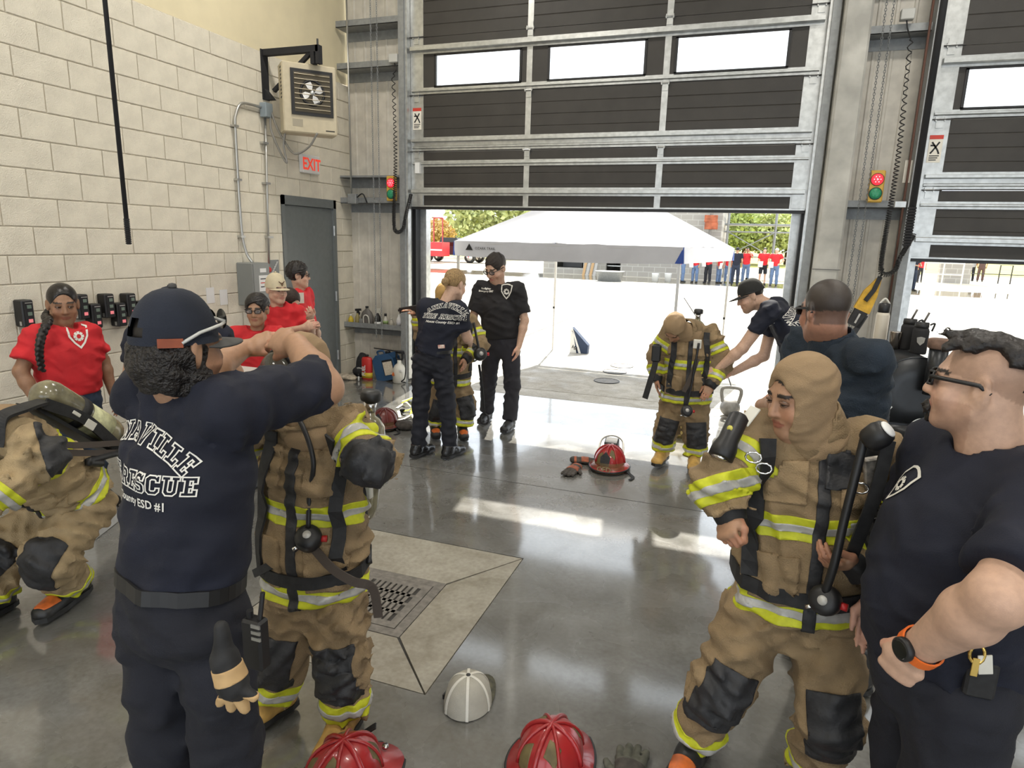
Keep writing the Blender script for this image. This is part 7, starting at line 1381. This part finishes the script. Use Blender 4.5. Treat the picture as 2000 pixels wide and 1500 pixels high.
for px_, Yd, lb in ((1773, 5.0, 'left black insulated bottle with straw lid on the smoker'), (1797, 4.85, 'right black insulated bottle with shield badge on the smoker')):
    q = on_drum(px_, Yd); t = thing('water_bottle', lb, 'bottle', q, 'drinks on the smoker'); MB().lathe([(.045, 0), (.048, .01), (.048, .15), (.040, .17)], q, Z, 20).build('bottle_body', M_blackm, t, True); MB().lathe([(.040, .17), (.042, .18), (.040, .205)], q, Z, 18).build('bottle_lid', M_black, t, True); MB().tube([q + V3(.005, 0, .20), q + V3(.03, 0, .27)], .007, 8).build('straw', M_gry, t, True); MB().tube(smoothpath([q + V3(.045, 0, .19), q + V3(.07, 0, .20), q + V3(.06, 0, .15)]), .006, 6).build('carry_loop', M_black, t, True)
    if 'shield' in lb: MB().prism([(0, -.03), (.02, -.01), (.024, .02), (0, .026), (-.024, .02), (-.02, -.01)], q + V3(-.005, -.051, .09), (1, 0, 0), (0, 0, 1), (0, .003, 0)).build('shield_badge', M_silver, t)
# grey bin behind the child being masked, white box by the bending person
t = thing('waste_bin', 'grey bin with pale edge standing behind the child being masked', 'bin', A(448, 790, 3.6) * V3(1, 1, 0)); q = A(452, 740, 3.6); MB().bbox((q[0], q[1], .40), (.20, 0, 0), (0, .16, 0), (0, 0, .40), .02).build('bin_body', mat('bin_grey', (.10, .11, .115), .6), t); MB().bbox((q[0], q[1], .82), (.215, 0, 0), (0, .175, 0), (0, 0, .025), .012).build('bin_lid', mat('bin_lid_white', (.55, .54, .5), .5), t)
t = thing('paper_box', 'white paper carton on the floor beside the bending person', 'box', (-3.62, 2.62, 0)); MB().bbox((-3.62, 2.62, .09), (.10, .04, 0), (-.05, .12, 0), (0, 0, .09), .004).build('carton', M_white, t); MB().box(-3.68, 2.56, .18, -3.56, 2.68, .183).build('carton_flap', M_cream, t)
# ================================================================ outside: apron, tent, training ground
M_far = mat('far_ground', (.50, .44, .33), .9, var=.12, scale=.5)
gd = tag(MB().box(-160, 46, -.35, 160, 300, -.04).build('ground', mat('dry_grass', (.40, .38, .08), .95, var=.25, scale=.6), base=False), 'yellow green grass field beyond the concrete yard', 'grass', kind='structure')
ap_ = thing('apron', 'sunlit concrete apron outside the doors', None, (0, 20, 0), kind='structure')
MB().box(-60, 7.52, -.3, 60, 60, -.03).build('apron_base', mat('joint_dark', (.05, .048, .045), .9), ap_)
xs = [-60, -16.4, -10.1, -3.87, .9, 5.64, 10.4, 15, 60]; ys = [7.52, 11.9, 16.55, 21.3, 26, 30.5, 36, 60]
for i in range(len(xs) - 1):
    for j in range(len(ys) - 1): MB().box(xs[i] + .012, ys[j] + .012, -.05, xs[i + 1] - .012, ys[j + 1] - .012, 0).build('slab', M_apron if ys[j] < 34 else M_far, ap_)
for k_, (x, y) in enumerate(((-1.61, 9.58), (-1.62, 9.08), (-1.60, 8.40))):
    t = thing('manhole_cover', ('farthest', 'middle', 'nearest')[k_] + ' of three small round covers in the apron under the tent', 'manhole cover', (x, y, 0), 'round covers in the apron'); MB().lathe([(.16, .0), (.16, .006), (.002, .007)], (x, y, 0), Z, 24).build('cover', M_iron, t); MB().tube([(x + .165 * math.cos(a), y + .165 * math.sin(a), .003) for a in np.linspace(0, 2 * math.pi, 25)[:-1]], .008, 5, closed=True).build('rim', M_dark, t)
# tent
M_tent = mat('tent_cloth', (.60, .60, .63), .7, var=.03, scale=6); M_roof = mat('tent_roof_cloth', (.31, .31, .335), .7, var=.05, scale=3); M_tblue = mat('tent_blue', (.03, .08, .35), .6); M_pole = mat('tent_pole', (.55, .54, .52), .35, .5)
tn = thing('canopy_tent', 'white pop-up canopy tent with blue corner pieces outside the main door', 'tent', (-1.9, 9.1, 0))
C4 = [V3(-3.56, 7.82, 0), V3(-.69, 7.72, 0), V3(-.20, 10.45, 0), V3(-2.98, 10.52, 0)]; pk = V3(-1.88, 9.12, 2.62); ze, zv = 1.77, 1.585; r_t = np.random.default_rng(3)
for i in range(4):
    a, b = C4[i] + V3(0, 0, ze), C4[(i + 1) % 4] + V3(0, 0, ze); n = 36; m_ = 18; V = []; F = []; nn = nv(np.cross(b - a, pk - a)); ph = r_t.uniform(0, 6, 6)
    for j in range(m_ + 1):
        for k in range(n + 1):
            t_ = j / m_; s_ = k / n; p = (a * (1 - s_) + b * s_) * (1 - t_) + pk * t_; env = 4 * s_ * (1 - s_) * (1 - t_); ang = math.atan2(t_ - 1.1, s_ - .5)
            sag = -.05 * 4 * s_ * (1 - s_) * 4 * t_ * (1 - t_); wri = .014 * env * (abs(math.sin(ang * 17 + ph[0] + 2 * t_)) - .5) + .006 * math.sin(40 * s_ + 25 * t_ + ph[1]) * env * (1 - t_); V.append(p + nn * (sag + wri) if nn[2] > 0 else p - nn * (sag + wri))
    for j in range(m_):
        for k in range(n): q = j * (n + 1) + k; F.append((q, q + 1, q + n + 2, q + n + 1))
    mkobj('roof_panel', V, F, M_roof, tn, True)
    V = []; F = []; nh = nv(np.cross(b - a, Z))
    for j in range(5):
        for k in range(n + 1): s_ = k / n; z = ze - (ze - zv + .03 * math.sin(math.pi * s_) * (1 if i == 0 else 0)) * j / 4; p = a * (1 - s_) + b * s_; V.append(V3(p[0], p[1], z) + nh * (.012 * math.sin(s_ * 23 + i) * j / 4 + .012))
    for j in range(4):
        for k in range(n): q = j * (n + 1) + k; F.append((q, q + 1, q + n + 2, q + n + 1))
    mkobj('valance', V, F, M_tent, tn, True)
    c = C4[i]; cen = V3(-1.88, 9.12, 0); inn = nv((cen - c) * V3(1, 1, 0)) * .05; P = c + inn
    lg = MB().box(P[0] - .016, P[1] - .016, .7, P[0] + .016, P[1] + .016, ze).box(P[0] - .011, P[1] - .011, 0, P[0] + .011, P[1] + .011, .72).build('tent_leg', M_pole, tn); MB().lathe([(.024, 0), (.024, .03)], P + V3(-.02, 0, .72), (1, 0, 0), 10).build('leg_clamp', M_black, lg); MB().box(P[0] - .05, P[1] - .05, 0, P[0] + .05, P[1] + .05, .005).build('foot_plate', M_pole, lg)
    out = -inn / .05; e1 = nv(C4[(i + 1) % 4] - c); e2 = nv(C4[i - 1] - c); o = c + V3(0, 0, 0) + out * .014
    MB().add([o + V3(0, 0, ze + .01), o + e1 * .09 + V3(0, 0, zv), o + e2 * .09 + V3(0, 0, zv), o + out * .01 + V3(0, 0, zv)], [(0, 1, 3), (0, 3, 2)]).build('corner_piece', M_tblue, tn)
MB().prism([(0, 0), (.10, 0), (.05, .08)], C4[0] + V3(.17, -.045, 1.66), (1, 0, 0), Z, (0, .004, 0)).build('tent_logo', M_ink, tn); flat_text('tent_wordmark', 'OZARK TRAIL', .045, C4[0] + V3(.44, -.05, 1.67), V3(1, -.03, 0), Z, M_ink, tn)
# truss bars under the roof
for i in range(4): a, b = C4[i] + V3(0, 0, ze - .03), C4[(i + 1) % 4] + V3(0, 0, ze - .03); m = (a + b) / 2; MB().tube([a, m - V3(0, 0, .0), b], .012, 6).build('truss_bar', M_pole, tn)
# kettlebell weight, tethered
q = FL(1424, 812); t = thing('kettlebell', 'grey kettlebell weighting the tent guy line, right of the bowed child', 'kettlebell', q); k = SD(); k.ell(q + V3(0, 0, .095), (.105, .105, .10), None, .01); k.half(q, (0, 0, -1)); k.mesh(.009); mkobj('bell', k.V, k.F, mat('kettlebell_grey', (.30, .29, .27), .5, .3, var=.15), t, True); MB().tube(smoothpath([q + V3(-.08, 0, .15), q + V3(-.10, 0, .26), q + V3(-.07, 0, .31), q + V3(.07, 0, .31), q + V3(.10, 0, .26), q + V3(.08, 0, .15)]), .019, 10).build('handle', MATS['kettlebell_grey'], t, True); MB().tube([q + V3(0, 0, .30), q + V3(-.12, .0, .62), C4[1] + V3(.05, .05, 1.2)], .005, 6).build('guy_line', M_dark, t)
q = FL(1130, 690); t = thing('tent_bag', 'white and navy lettered weight bag leaning on the apron under the tent', 'bag', q); MB().prism([(-.10, 0), (.16, 0), (.17, .14), (-.11, .42)], q + V3(-.02, 0, 0), (1, 0, 0), Z, (0, .14, 0)).build('bag_body', mat('bag_navy', (.03, .05, .10), .7), t); MB().prism([(-.13, 0), (-.02, 0), (-.09, .36), (-.13, .40)], q + V3(-.02, -.006, 0), (1, 0, 0), Z, (0, .006, 0)).build('bag_panel', M_white, t); MB().prism([(.02, .0), (.06, .0), (-.10, .42), (-.12, .42)], q + V3(-.02, -.006, 0), (1, 0, 0), Z, (0, .006, 0)).build('bag_stripe', M_white, t); flat_text('bag_print', 'HA', .085, q + V3(-.075, -.010, .06), V3(.8, 0, -.4), V3(.35, 0, .9), M_ink, t, .002)
q = FL(1335, 868); t = thing('yellow_case', 'yellow and tan kit bag on the floor behind the legs of the bowed child', 'bag', q + V3(0, .25, 0)); MB().bbox(q + V3(0, .27, .09), (.16, 0, 0), (0, .10, 0), (0, 0, .09), .03).build('case_body', mat('kit_tan', (.40, .30, .10), .7, var=.2), t); MB().tube(smoothpath([q + V3(-.08, .27, .17), q + V3(0, .27, .25), q + V3(.08, .27, .17)]), .012, 8).build('case_handle', M_black, t, True)
# ---------------------------------------------------------------- far people
def far_person(label, px, py, hgt, shirtm, pantm, fwd=(0, -1), skin=SK_tan, capm=None, hairm=M_hair, paper=False, arm='down', shorts=False, group='people in the yard', Y=None):
    g = FL(px, py) if Y is None else A(px, py, Y) * V3(1, 1, 0); s = hgt / 1.7; f = nv(V3(fwd[0], fwd[1], 0)); r = np.cross(f, Z); T = thing('person', label, 'person', g, group)
    L = lambda a, b, z: g + s * (a * r + b * f + V3(0, 0, z))
    b = SD(); b.ell(L(0, 0, 1.58), np.array([.075, .095, .12]) * s, np.array([r, f, Z]), .02); b.cap(L(0, 0, 1.5), L(0, 0, 1.38), .055 * s, None, .02); W = []
    for i in (-1, 1):
        sh = L(i * .19, 0, 1.38); el, w = {'down': (L(i * .24, .0, 1.10), L(i * .22, .08, .88)), 'hip': (L(i * .33, -.02, 1.15), L(i * .17, .06, 1.0)), 'front': (L(i * .23, .10, 1.12), L(i * .10, .26, 1.10)), 'up': (L(i * .27, .12, 1.25), L(i * .10, .14, 1.55))}[arm]
        b.cap(sh, el, .045 * s, .038 * s, .02); b.cap(el, w, .036 * s, .028 * s, .02); b.ell(w + (w - el) * .25, np.array([.04, .04, .05]) * s, None, .02); W.append((sh, el))
        b.cap(L(i * .10, 0, .90), L(i * .11, .02, .48), .07 * s, .055 * s, .02); b.cap(L(i * .11, .02, .48), L(i * .12, 0, .08), .05 * s, .04 * s, .02)
    b.cap(L(0, 0, .95), L(0, 0, 1.35), .10 * s, None, .03); b.mesh(.022 * s); mkobj('body', b.V, b.F, mat('far_skin_%d' % int(skin[0] * 100), skin, .6), T, True)
    k = SD(); k.ecap(L(0, 0, .88), L(0, 0, 1.32), .17 * s, .13 * s, .19 * s, .12 * s, r, f, .04, flat=1); k.cap(L(-.18, 0, 1.38), L(.18, 0, 1.38), .07 * s, None, .04)
    for sh, el in W: k.cap(sh, sh + (el - sh) * .6, .075 * s, .08 * s, .03, flat=2)
    k.mesh(.022 * s, .006); mkobj('t_shirt', k.V, k.F, shirtm, T, True); k = SD(); k.ecap(L(0, 0, .84), L(0, 0, .95), .165 * s, .125 * s, .165 * s, .125 * s, r, f, .03)
    for i in (-1, 1): k.cap(L(i * .09, 0, .88), L(i * .11, .02, .50), .095 * s, .085 * s, .03, flat=2 if shorts else 0); (None if shorts else k.cap(L(i * .11, .02, .50), L(i * .12, 0, .07), .078 * s, .07 * s, .03, flat=2))
    k.mesh(.022 * s, .006); mkobj('shorts' if shorts else 'trousers', k.V, k.F, pantm, T, True)
    for i in (-1, 1): k = SD(); k.cap(L(i * .12, -.04, .04), L(i * .13, .14, .035), .045 * s, .04 * s, .01); k.half(g, (0, 0, -1)); k.mesh(.02 * s); mkobj('shoe', k.V, k.F, M_boot, T, True)
    k = SD(); k.ell(L(0, -.015, 1.62), np.array([.082, .10, .095]) * s, np.array([r, f, Z]), .01); k.half(L(0, .03, 1.60), nv(f * .35 - Z)); 
    if capm is not None: k.ecap(L(0, .06, 1.635), L(0, .17, 1.625), .07 * s, .012 * s, .06 * s, .010 * s, r, Z, .01)
    k.mesh(.018 * s); mkobj('cap' if capm is not None else 'hair', k.V, k.F, capm or hairm, T, True)
    if paper: MB().obox(L(.16, .20, .95), r * .11, Z * .14 + f * .03, f * .004).build('paper_sheet', M_white, T)
    return T
red, blu, blk = M_redt, mat('far_denim', (.12, .18, .30), .9), mat('far_black', (.02, .02, .025), .9)
far_person('distant person in red shirt and jeans, leftmost beside the block building, edge of tent', 1332, 551, 1.62, red, blu, (1, .2), arm='front'); far_person('distant person in red shirt holding a paper, just right of the near tent leg', 1356, 552, 1.55, red, blu, (-.4, -1), paper=True); far_person('distant person in red shirt and black trousers with a white paper, under the tent edge', 1381, 553, 1.66, red, blk, (-.5, -1), paper=True, arm='front')
far_person('distant person in red shirt with paper standing side on, left of the far tent leg', 1402, 553, 1.50, red, blu, (.8, -.5), paper=True); far_person('distant person in red shirt partly behind the far tent leg', 1420, 552, 1.55, red, blu, (0, -1)); far_person('distant officer in dark navy uniform with lettered back, right of the tent corner', 1434, 557, 1.74, M_navy, mat('far_navy', (.02, .028, .05), .9), (.1, 1), capm=M_blackm)
far_person('distant person in red shirt shading the eyes with a hand', 1454, 553, 1.72, red, blu, (-.2, -1), capm=M_blackm, arm='up'); far_person('distant person in red shirt, black cap and black shorts holding a paper', 1487, 556, 1.75, red, blk, (.1, -1), SK_light, shorts=True, paper=True); far_person('distant person in red shirt and white cap with hands on hips', 1510, 558, 1.75, red, blu, (-.2, -1), SK_light, capm=M_white, arm='hip', paper=True)
far_person('distant person in navy shirt and trousers with arms raised, left in the right doorway', 1778, 568, 1.78, M_navy, mat('far_navy', (.02, .028, .05), .9), (.6, -1), arm='front'); far_person('distant person in red shirt behind the navy figure in the right doorway', 1795, 552, 1.6, red, blk, (.2, -1)); far_person('distant person in red shirt and jeans facing away, middle of the right doorway', 1866, 550, 1.75, red, blu, (.4, 1)); far_person('distant person in grey shirt with dark trousers, legs apart in the right doorway', 1895, 549, 1.7, mat('far_grey', (.35, .36, .36), .9), blk, (-.3, 1)); far_person('distant person in dark brown clothes, rightmost in the right doorway', 1913, 550, 1.78, mat('far_brown', (.10, .06, .05), .9), MATS['far_brown'], (.3, 1))
# ---------------------------------------------------------------- block building
def brickm(name, c1, c2, mo, sc=1.):
    m = bpy.data.materials.new(name); m.use_nodes = True; nt = m.node_tree; b = nt.nodes['Principled BSDF']; tc = nt.nodes.new('ShaderNodeTexCoord'); mp = nt.nodes.new('ShaderNodeMapping'); mp.inputs['Rotation'].default_value = (math.radians(90), 0, 0); br = nt.nodes.new('ShaderNodeTexBrick'); br.inputs['Color1'].default_value = (*c1, 1); br.inputs['Color2'].default_value = (*c2, 1); br.inputs['Mortar'].default_value = (*mo, 1); br.inputs['Scale'].default_value = 1.; br.inputs['Brick Width'].default_value = .6 * sc; br.inputs['Row Height'].default_value = .28 * sc; br.inputs['Mortar Size'].default_value = .02
    nt.links.new(tc.outputs['Object'], mp.inputs[0]); nt.links.new(mp.outputs[0], br.inputs[0]); nt.links.new(br.outputs[0], b.inputs['Base Color']); b.inputs['Roughness'].default_value = .9; return m
M_cmu = brickm('grey_block', (.34, .32, .28), (.30, .28, .25), (.42, .40, .36)); YB2 = 36.5
bd = thing('training_building', 'grey concrete block training building with dark openings behind the tent', 'building', (-5, YB2, 0)); xL, xR = A(1188, 530, YB2)[0], A(1402, 530, YB2)[0]; op = [(A(1205, 500, YB2)[0], A(1285, 500, YB2)[0], .75, 2.1), (A(1368 - 180, 500, YB2)[0] + 5.3, A(1215, 500, YB2)[0] + 6.3, .5, 2.2)]
o1 = (A(1085, 500, YB2)[0], A(1140, 500, YB2)[0]); 
w1 = A(1062, 500, YB2)[0]; d0, d1 = A(1184, 500, YB2)[0], A(1213, 500, YB2)[0]
bl = MB(); bl.box(w1, YB2, 0, o1[0], YB2 + .3, 5.5).box(o1[0], YB2, 2.0, o1[1], YB2 + .3, 5.5).box(o1[0], YB2, 0, o1[1], YB2 + .3, .35).box(o1[1], YB2, 0, d0, YB2 + .3, 5.5).box(d0, YB2, 2.0, d1, YB2 + .3, 5.5).box(d1, YB2, 0, xR, YB2 + .3, 5.5); bl.build('wall', M_cmu, bd); MB().box(xR - .3, YB2 + .3, 0, xR, YB2 + 8, 5.5).build('wall', M_cmu, bd); MB().box(w1, YB2 + .3, 5.2, xR, YB2 + 8, 5.5).build('roof', M_cmu, bd); MB().box(w1, YB2 + 7.8, 0, xR, YB2 + 8, 5.5).build('wall', M_cmu, bd); MB().box(w1, YB2 + .3, 0, w1 + .3, YB2 + 8, 5.5).build('wall', M_cmu, bd)
for z in (.5, .9, 1.3): MB().box(d0, YB2 + .4, z, d1, YB2 + .45, z + .05).build('opening_bar', M_galv, bd)
MB().box(o1[0] + .2, YB2 + 1, .35, o1[1] - .3, YB2 + 1.6, .9).build('inner_bench', M_dark, bd)
rv = thing('rusty_shutters', 'two rust orange shutter panels on a post right of the block building', 'shutter', (A(1388, 440, 36)[0], 36, 0)); 
for py_ in (427, 441): q = A(1389, py_, 36); MB().bbox(q, (.33, 0, 0), (0, .05, 0), (0, 0, .18), .02).build('rust_panel', mat('rust_orange', (.32, .09, .04), .8, var=.4, scale=3), rv)
q = A(1387, 452, 36); MB().tube([V3(q[0], q[1] + .1, 0), V3(q[0], q[1] + .1, 4.2)], .08, 8).build('post', M_iron, rv)
# scaffold
sc = thing('scaffold', 'grey steel scaffold tower frame behind the people in red', 'scaffold', (2, 40, 0)); Ys = 40.; X0, X1, X2 = A(1418, 480, Ys)[0], A(1512, 480, Ys)[0], A(1560, 480, Ys)[0]
for x in (X0, X1, X1 + 2.6): 
    for dy in (0, 1.5): MB().tube([(x, Ys + dy, 0), (x, Ys + dy, 6.5)], .05, 6).build('upright', M_galvd, sc)
for z in (1.2, 2.6, 3.0, 4.0, 4.7):
    for dy in (0, 1.5): MB().tube([(X0 - .4, Ys + dy, z), (X1 + 2.8, Ys + dy, z)], .035, 6).build('ledger', M_galvd, sc)
for xa, xb, za, zb in ((X0, X1, 1.2, 2.6), (X1, X0, 1.2, 2.6), (X0, X1 - 1, 4.0, 5.8), (X1, X1 + 2.6, 1.2, 2.6)): MB().tube([(xa, Ys, za), (xb, Ys, zb)], .03, 6).build('brace', M_galvd, sc)
MB().box(X0 - .4, Ys, 2.95, X1 + 2.8, Ys + 1.5, 3.05).build('deck', M_galvd, sc)
def far_ladder(label, x, Y):
    t = thing('rack_frame', label, 'frame', (x, Y, 0))
    for dx in (0, .9, 1.8): MB().tube([(x + dx, Y, 0), (x + dx, Y, 2.6)], .04, 6).build('post', M_pole, t)
    for z in (.6, 1.2, 1.9): MB().tube([(x, Y, z), (x + 1.8, Y, z)], .035, 6).build('rail', M_pole, t)
far_ladder('white steel rack frame in the right doorway view', A(1803, 540, 41)[0], 41)
t = thing('block_wall_piece', 'low grey block wall standing in the yard seen through the right doorway', 'wall', (A(1868, 540, 45)[0], 45, 0)); xa, xb = A(1836, 530, 45)[0], A(1898, 530, 45)[0]; MB().box(xa, 45, 0, xb, 45.4, 3.2).build('wall', M_cmu, t); MB().box(xa, 44.95, 3.2, xb, 45.45, 3.3).build('coping', M_cmu, t)
t = thing('yard_bench', 'black pipe barrier on the grass seen through the right doorway', 'barrier', (A(1965, 520, 47)[0], 47, 0)); xa, xb = A(1953, 530, 47)[0], A(1977, 530, 47)[0]
MB().tube([(xa, 47, 0), (xa, 47, 1.1), (xb, 47, 1.1), (xb, 47, 0)], .04, 6).build('pipe', M_dark, t); MB().tube([(xa - 3, 47, .55), (xb + 1, 47, .55)], .03, 6).build('rail', M_dark, t)
# tubs and planks by the building
q = FL(1190, 549); t = thing('steel_tub', 'grey round wash tub on the wet concrete before the block building', 'tub', q); MB().lathe([(.55, 0), (.68, .45), (.72, .47), (.66, .47)], q, Z, 24).build('tub_body', M_galvd, t, True); MB().lathe([(.64, .40), (.01, .40)], q, Z, 20).build('water', M_lens, t)
for i, px_ in enumerate((1279, 1304)): q = FL(px_, 550); t = thing('bucket', ('left' if i == 0 else 'right') + ' one of two white buckets before the block building', 'bucket', q, 'white buckets'); MB().lathe([(.14, 0), (.17, .38), (.18, .40), (.16, .40)], q, Z, 16).build('bucket_body', M_white, t, True); MB().tube(smoothpath([q + V3(-.17, 0, .38), q + V3(0, -.1, .22), q + V3(.17, 0, .38)]), .01, 5).build('bucket_handle', M_galv, t)
for i in range(4): q = A(1146 + i * 7, 533, 35.8); t = tag(MB().obox(V3(q[0], 35.7, .95), V3(.07, 0, 0), V3(0, .03, 0), V3(.10, .30, .95)).build('plank', [mat('plank_tan', (.42, .26, .12), .8), mat('plank_grey', (.35, .33, .30), .8)][i % 2]), ('first', 'second', 'third', 'fourth')[i] + ' board from the left leaning on the block building', 'plank', 'boards leaning on the building')
# wet strip
tag(MB().box(-30, 31.5, .001, 14, 35.5, .004).build('puddle', mat('wet_concrete', (.20, .17, .11), .05), base=False), 'shallow puddle lying before the block building', 'puddle')
# ---------------------------------------------------------------- vehicles
def wheel(parent, c, r, ax=(0, -1, 0)):
    MB().lathe([(r * .6, 0), (r, .02), (r, .22), (r * .6, .24)], np.asarray(c) - np.asarray(ax) * .0, ax, 24).build('tyre', M_boot, parent, True); MB().lathe([(.02, .25), (r * .58, .24), (r * .62, .2)][::-1], c, ax, 20).build('rim', M_chrome, parent, True)
def pickup(label, cx, cy, m, L_=5.4, group='parked vehicles'):
    t = thing('pickup_truck', label, 'truck', (cx, cy, 0), group); h = L_ / 2; MB().prism([(-h, .55), (h, .55), (h, 1.0), (h - .3, 1.12), (h - 1.5, 1.18), (h - 2.2, 1.85), (h - 3.5, 1.85), (h - 3.7, 1.2), (-h, 1.2)], (cx, cy - .9, 0), (1, 0, 0), Z, (0, 1.8, 0)).build('truck_body', m, t)
    MB().prism([(h - 1.65, 1.2), (h - 2.25, 1.78), (h - 3.4, 1.78), (h - 3.55, 1.22)], (cx, cy - .905, 0), (1, 0, 0), Z, (0, .01, 0)).build('side_window', M_lens, t); MB().box(cx + h - .05, cy - .8, .75, cx + h + .03, cy - .4, .95).build('headlamp', M_white, t); MB().box(cx - h - .08, cy - .9, .5, cx - h, cy + .9, .7).build('bumper', M_chrome, t)
    for dx in (-h + 1.1, h - 1.0):
        for dy in (-.92, .7): wheel(t, (cx + dx, cy + dy + (.24 if dy > 0 else 0), .42), .42)
q = A(905, 500, 47); pickup('black pickup truck parked beyond the tent behind the centre man', q[0] - .8, 47, mat('truck_black', (.02, .022, .025), .25), 5.6); q = A(1010, 500, 58); pickup('dark pickup parked farther back, right of the black pickup', q[0], 58, mat('truck_grey', (.10, .10, .11), .3)); q = A(1075, 500, 62); pickup('silver pickup parked farthest back, partly hidden by the tent valance', q[0], 62, mat('truck_silver', (.4, .4, .4), .3))
q = A(858, 500, 44); t = thing('red_trailer', 'red equipment trailer with rack at the left door jamb', 'trailer', (q[0], 44, 0), 'parked vehicles'); MB().box(q[0] - 2.5, 43.3, .5, q[0] + .55, 44.6, 1.5).build('trailer_body', mat('trailer_red', (.55, .03, .035), .4), t); MB().box(q[0] - 2.5, 43.28, .9, q[0] + .55, 43.3, 1.0).build('pale_stripe', M_white, t); wheel(t, (q[0] - .7, 43.2, .35), .35)
for x in (q[0] - .2, q[0] + .5): MB().tube([(x, 43.5, 1.5), (x, 43.5, 3.2)], .05, 6).build('rack_post', M_hred, t)
MB().tube([(q[0] - .2, 43.5, 3.2), (q[0] + .5, 43.5, 3.2)], .05, 6).build('rack_rail', M_hred, t)
# ---------------------------------------------------------------- trees at the edge of the field
leafm = [mat('foliage_green', (.30, .36, .10), .8, var=.3, scale=2), mat('foliage_pale', (.42, .46, .18), .8, var=.3, scale=2), mat('foliage_orange', (.55, .36, .14), .8, var=.3, scale=2)]
def tree(label, x, y, h, r, m, seed, group='trees behind the yard'):
    t = thing('tree', label, 'tree', (x, y, 0), group); rr = np.random.default_rng(seed); MB().tube([(x, y, 0), (x, y, h * .6)], [.25, .15], 8).build('trunk', mat('bark', (.12, .08, .05), .9), t, True); n = 3000
    d = rr.normal(size=(n, 3)); d /= np.linalg.norm(d, axis=1)[:, None]; P = np.array([x, y, h * .62]) + d * (rr.uniform(.55, 1, (n, 1))) * np.array([r, r, h * .4]); u = rr.normal(size=(n, 3)); u /= np.linalg.norm(u, axis=1)[:, None]; v = np.cross(u, rr.normal(size=(n, 3))); v /= np.linalg.norm(v, axis=1)[:, None]; s = rr.uniform(.08, .22, (n, 1)) * r / 2.5
    V = np.stack([P - u * s, P + v * s * .7, P + u * s, P - v * s * .7], 1).reshape(-1, 3); F = np.arange(4 * n).reshape(-1, 4); o = mkobj('foliage', V, F, m, t); o['kind'] = 'stuff'
for i, (px_, Yd, h, r, m, lb) in enumerate(((852, 75, 4.2, 2.6, 2, 'orange tinged small tree above the red trailer'), (885, 80, 4.0, 2.5, 1, 'pale small tree right of the orange tinged tree'), (960, 60, 7.0, 4.5, 1, 'tall pale tree rising over the left tent slope'), (1420, 70, 5.6, 3.4, 0, 'green bush tree behind the left scaffold upright'), (1455, 76, 5.4, 3.6, 0, 'green bush tree behind the middle of the scaffold'), (1495, 72, 5.3, 3.4, 1, 'pale green bush tree behind the right scaffold upright'), (1540, 75, 5.6, 3.6, 0, 'green bush tree near the right jamb of the main door'))):
    q = A(px_, 470, Yd); tree(lb, q[0], Yd, h, r, leafm[m], 50 + i)
for o in bpy.data.objects:
    if '_w' in o.keys(): del o['_w']
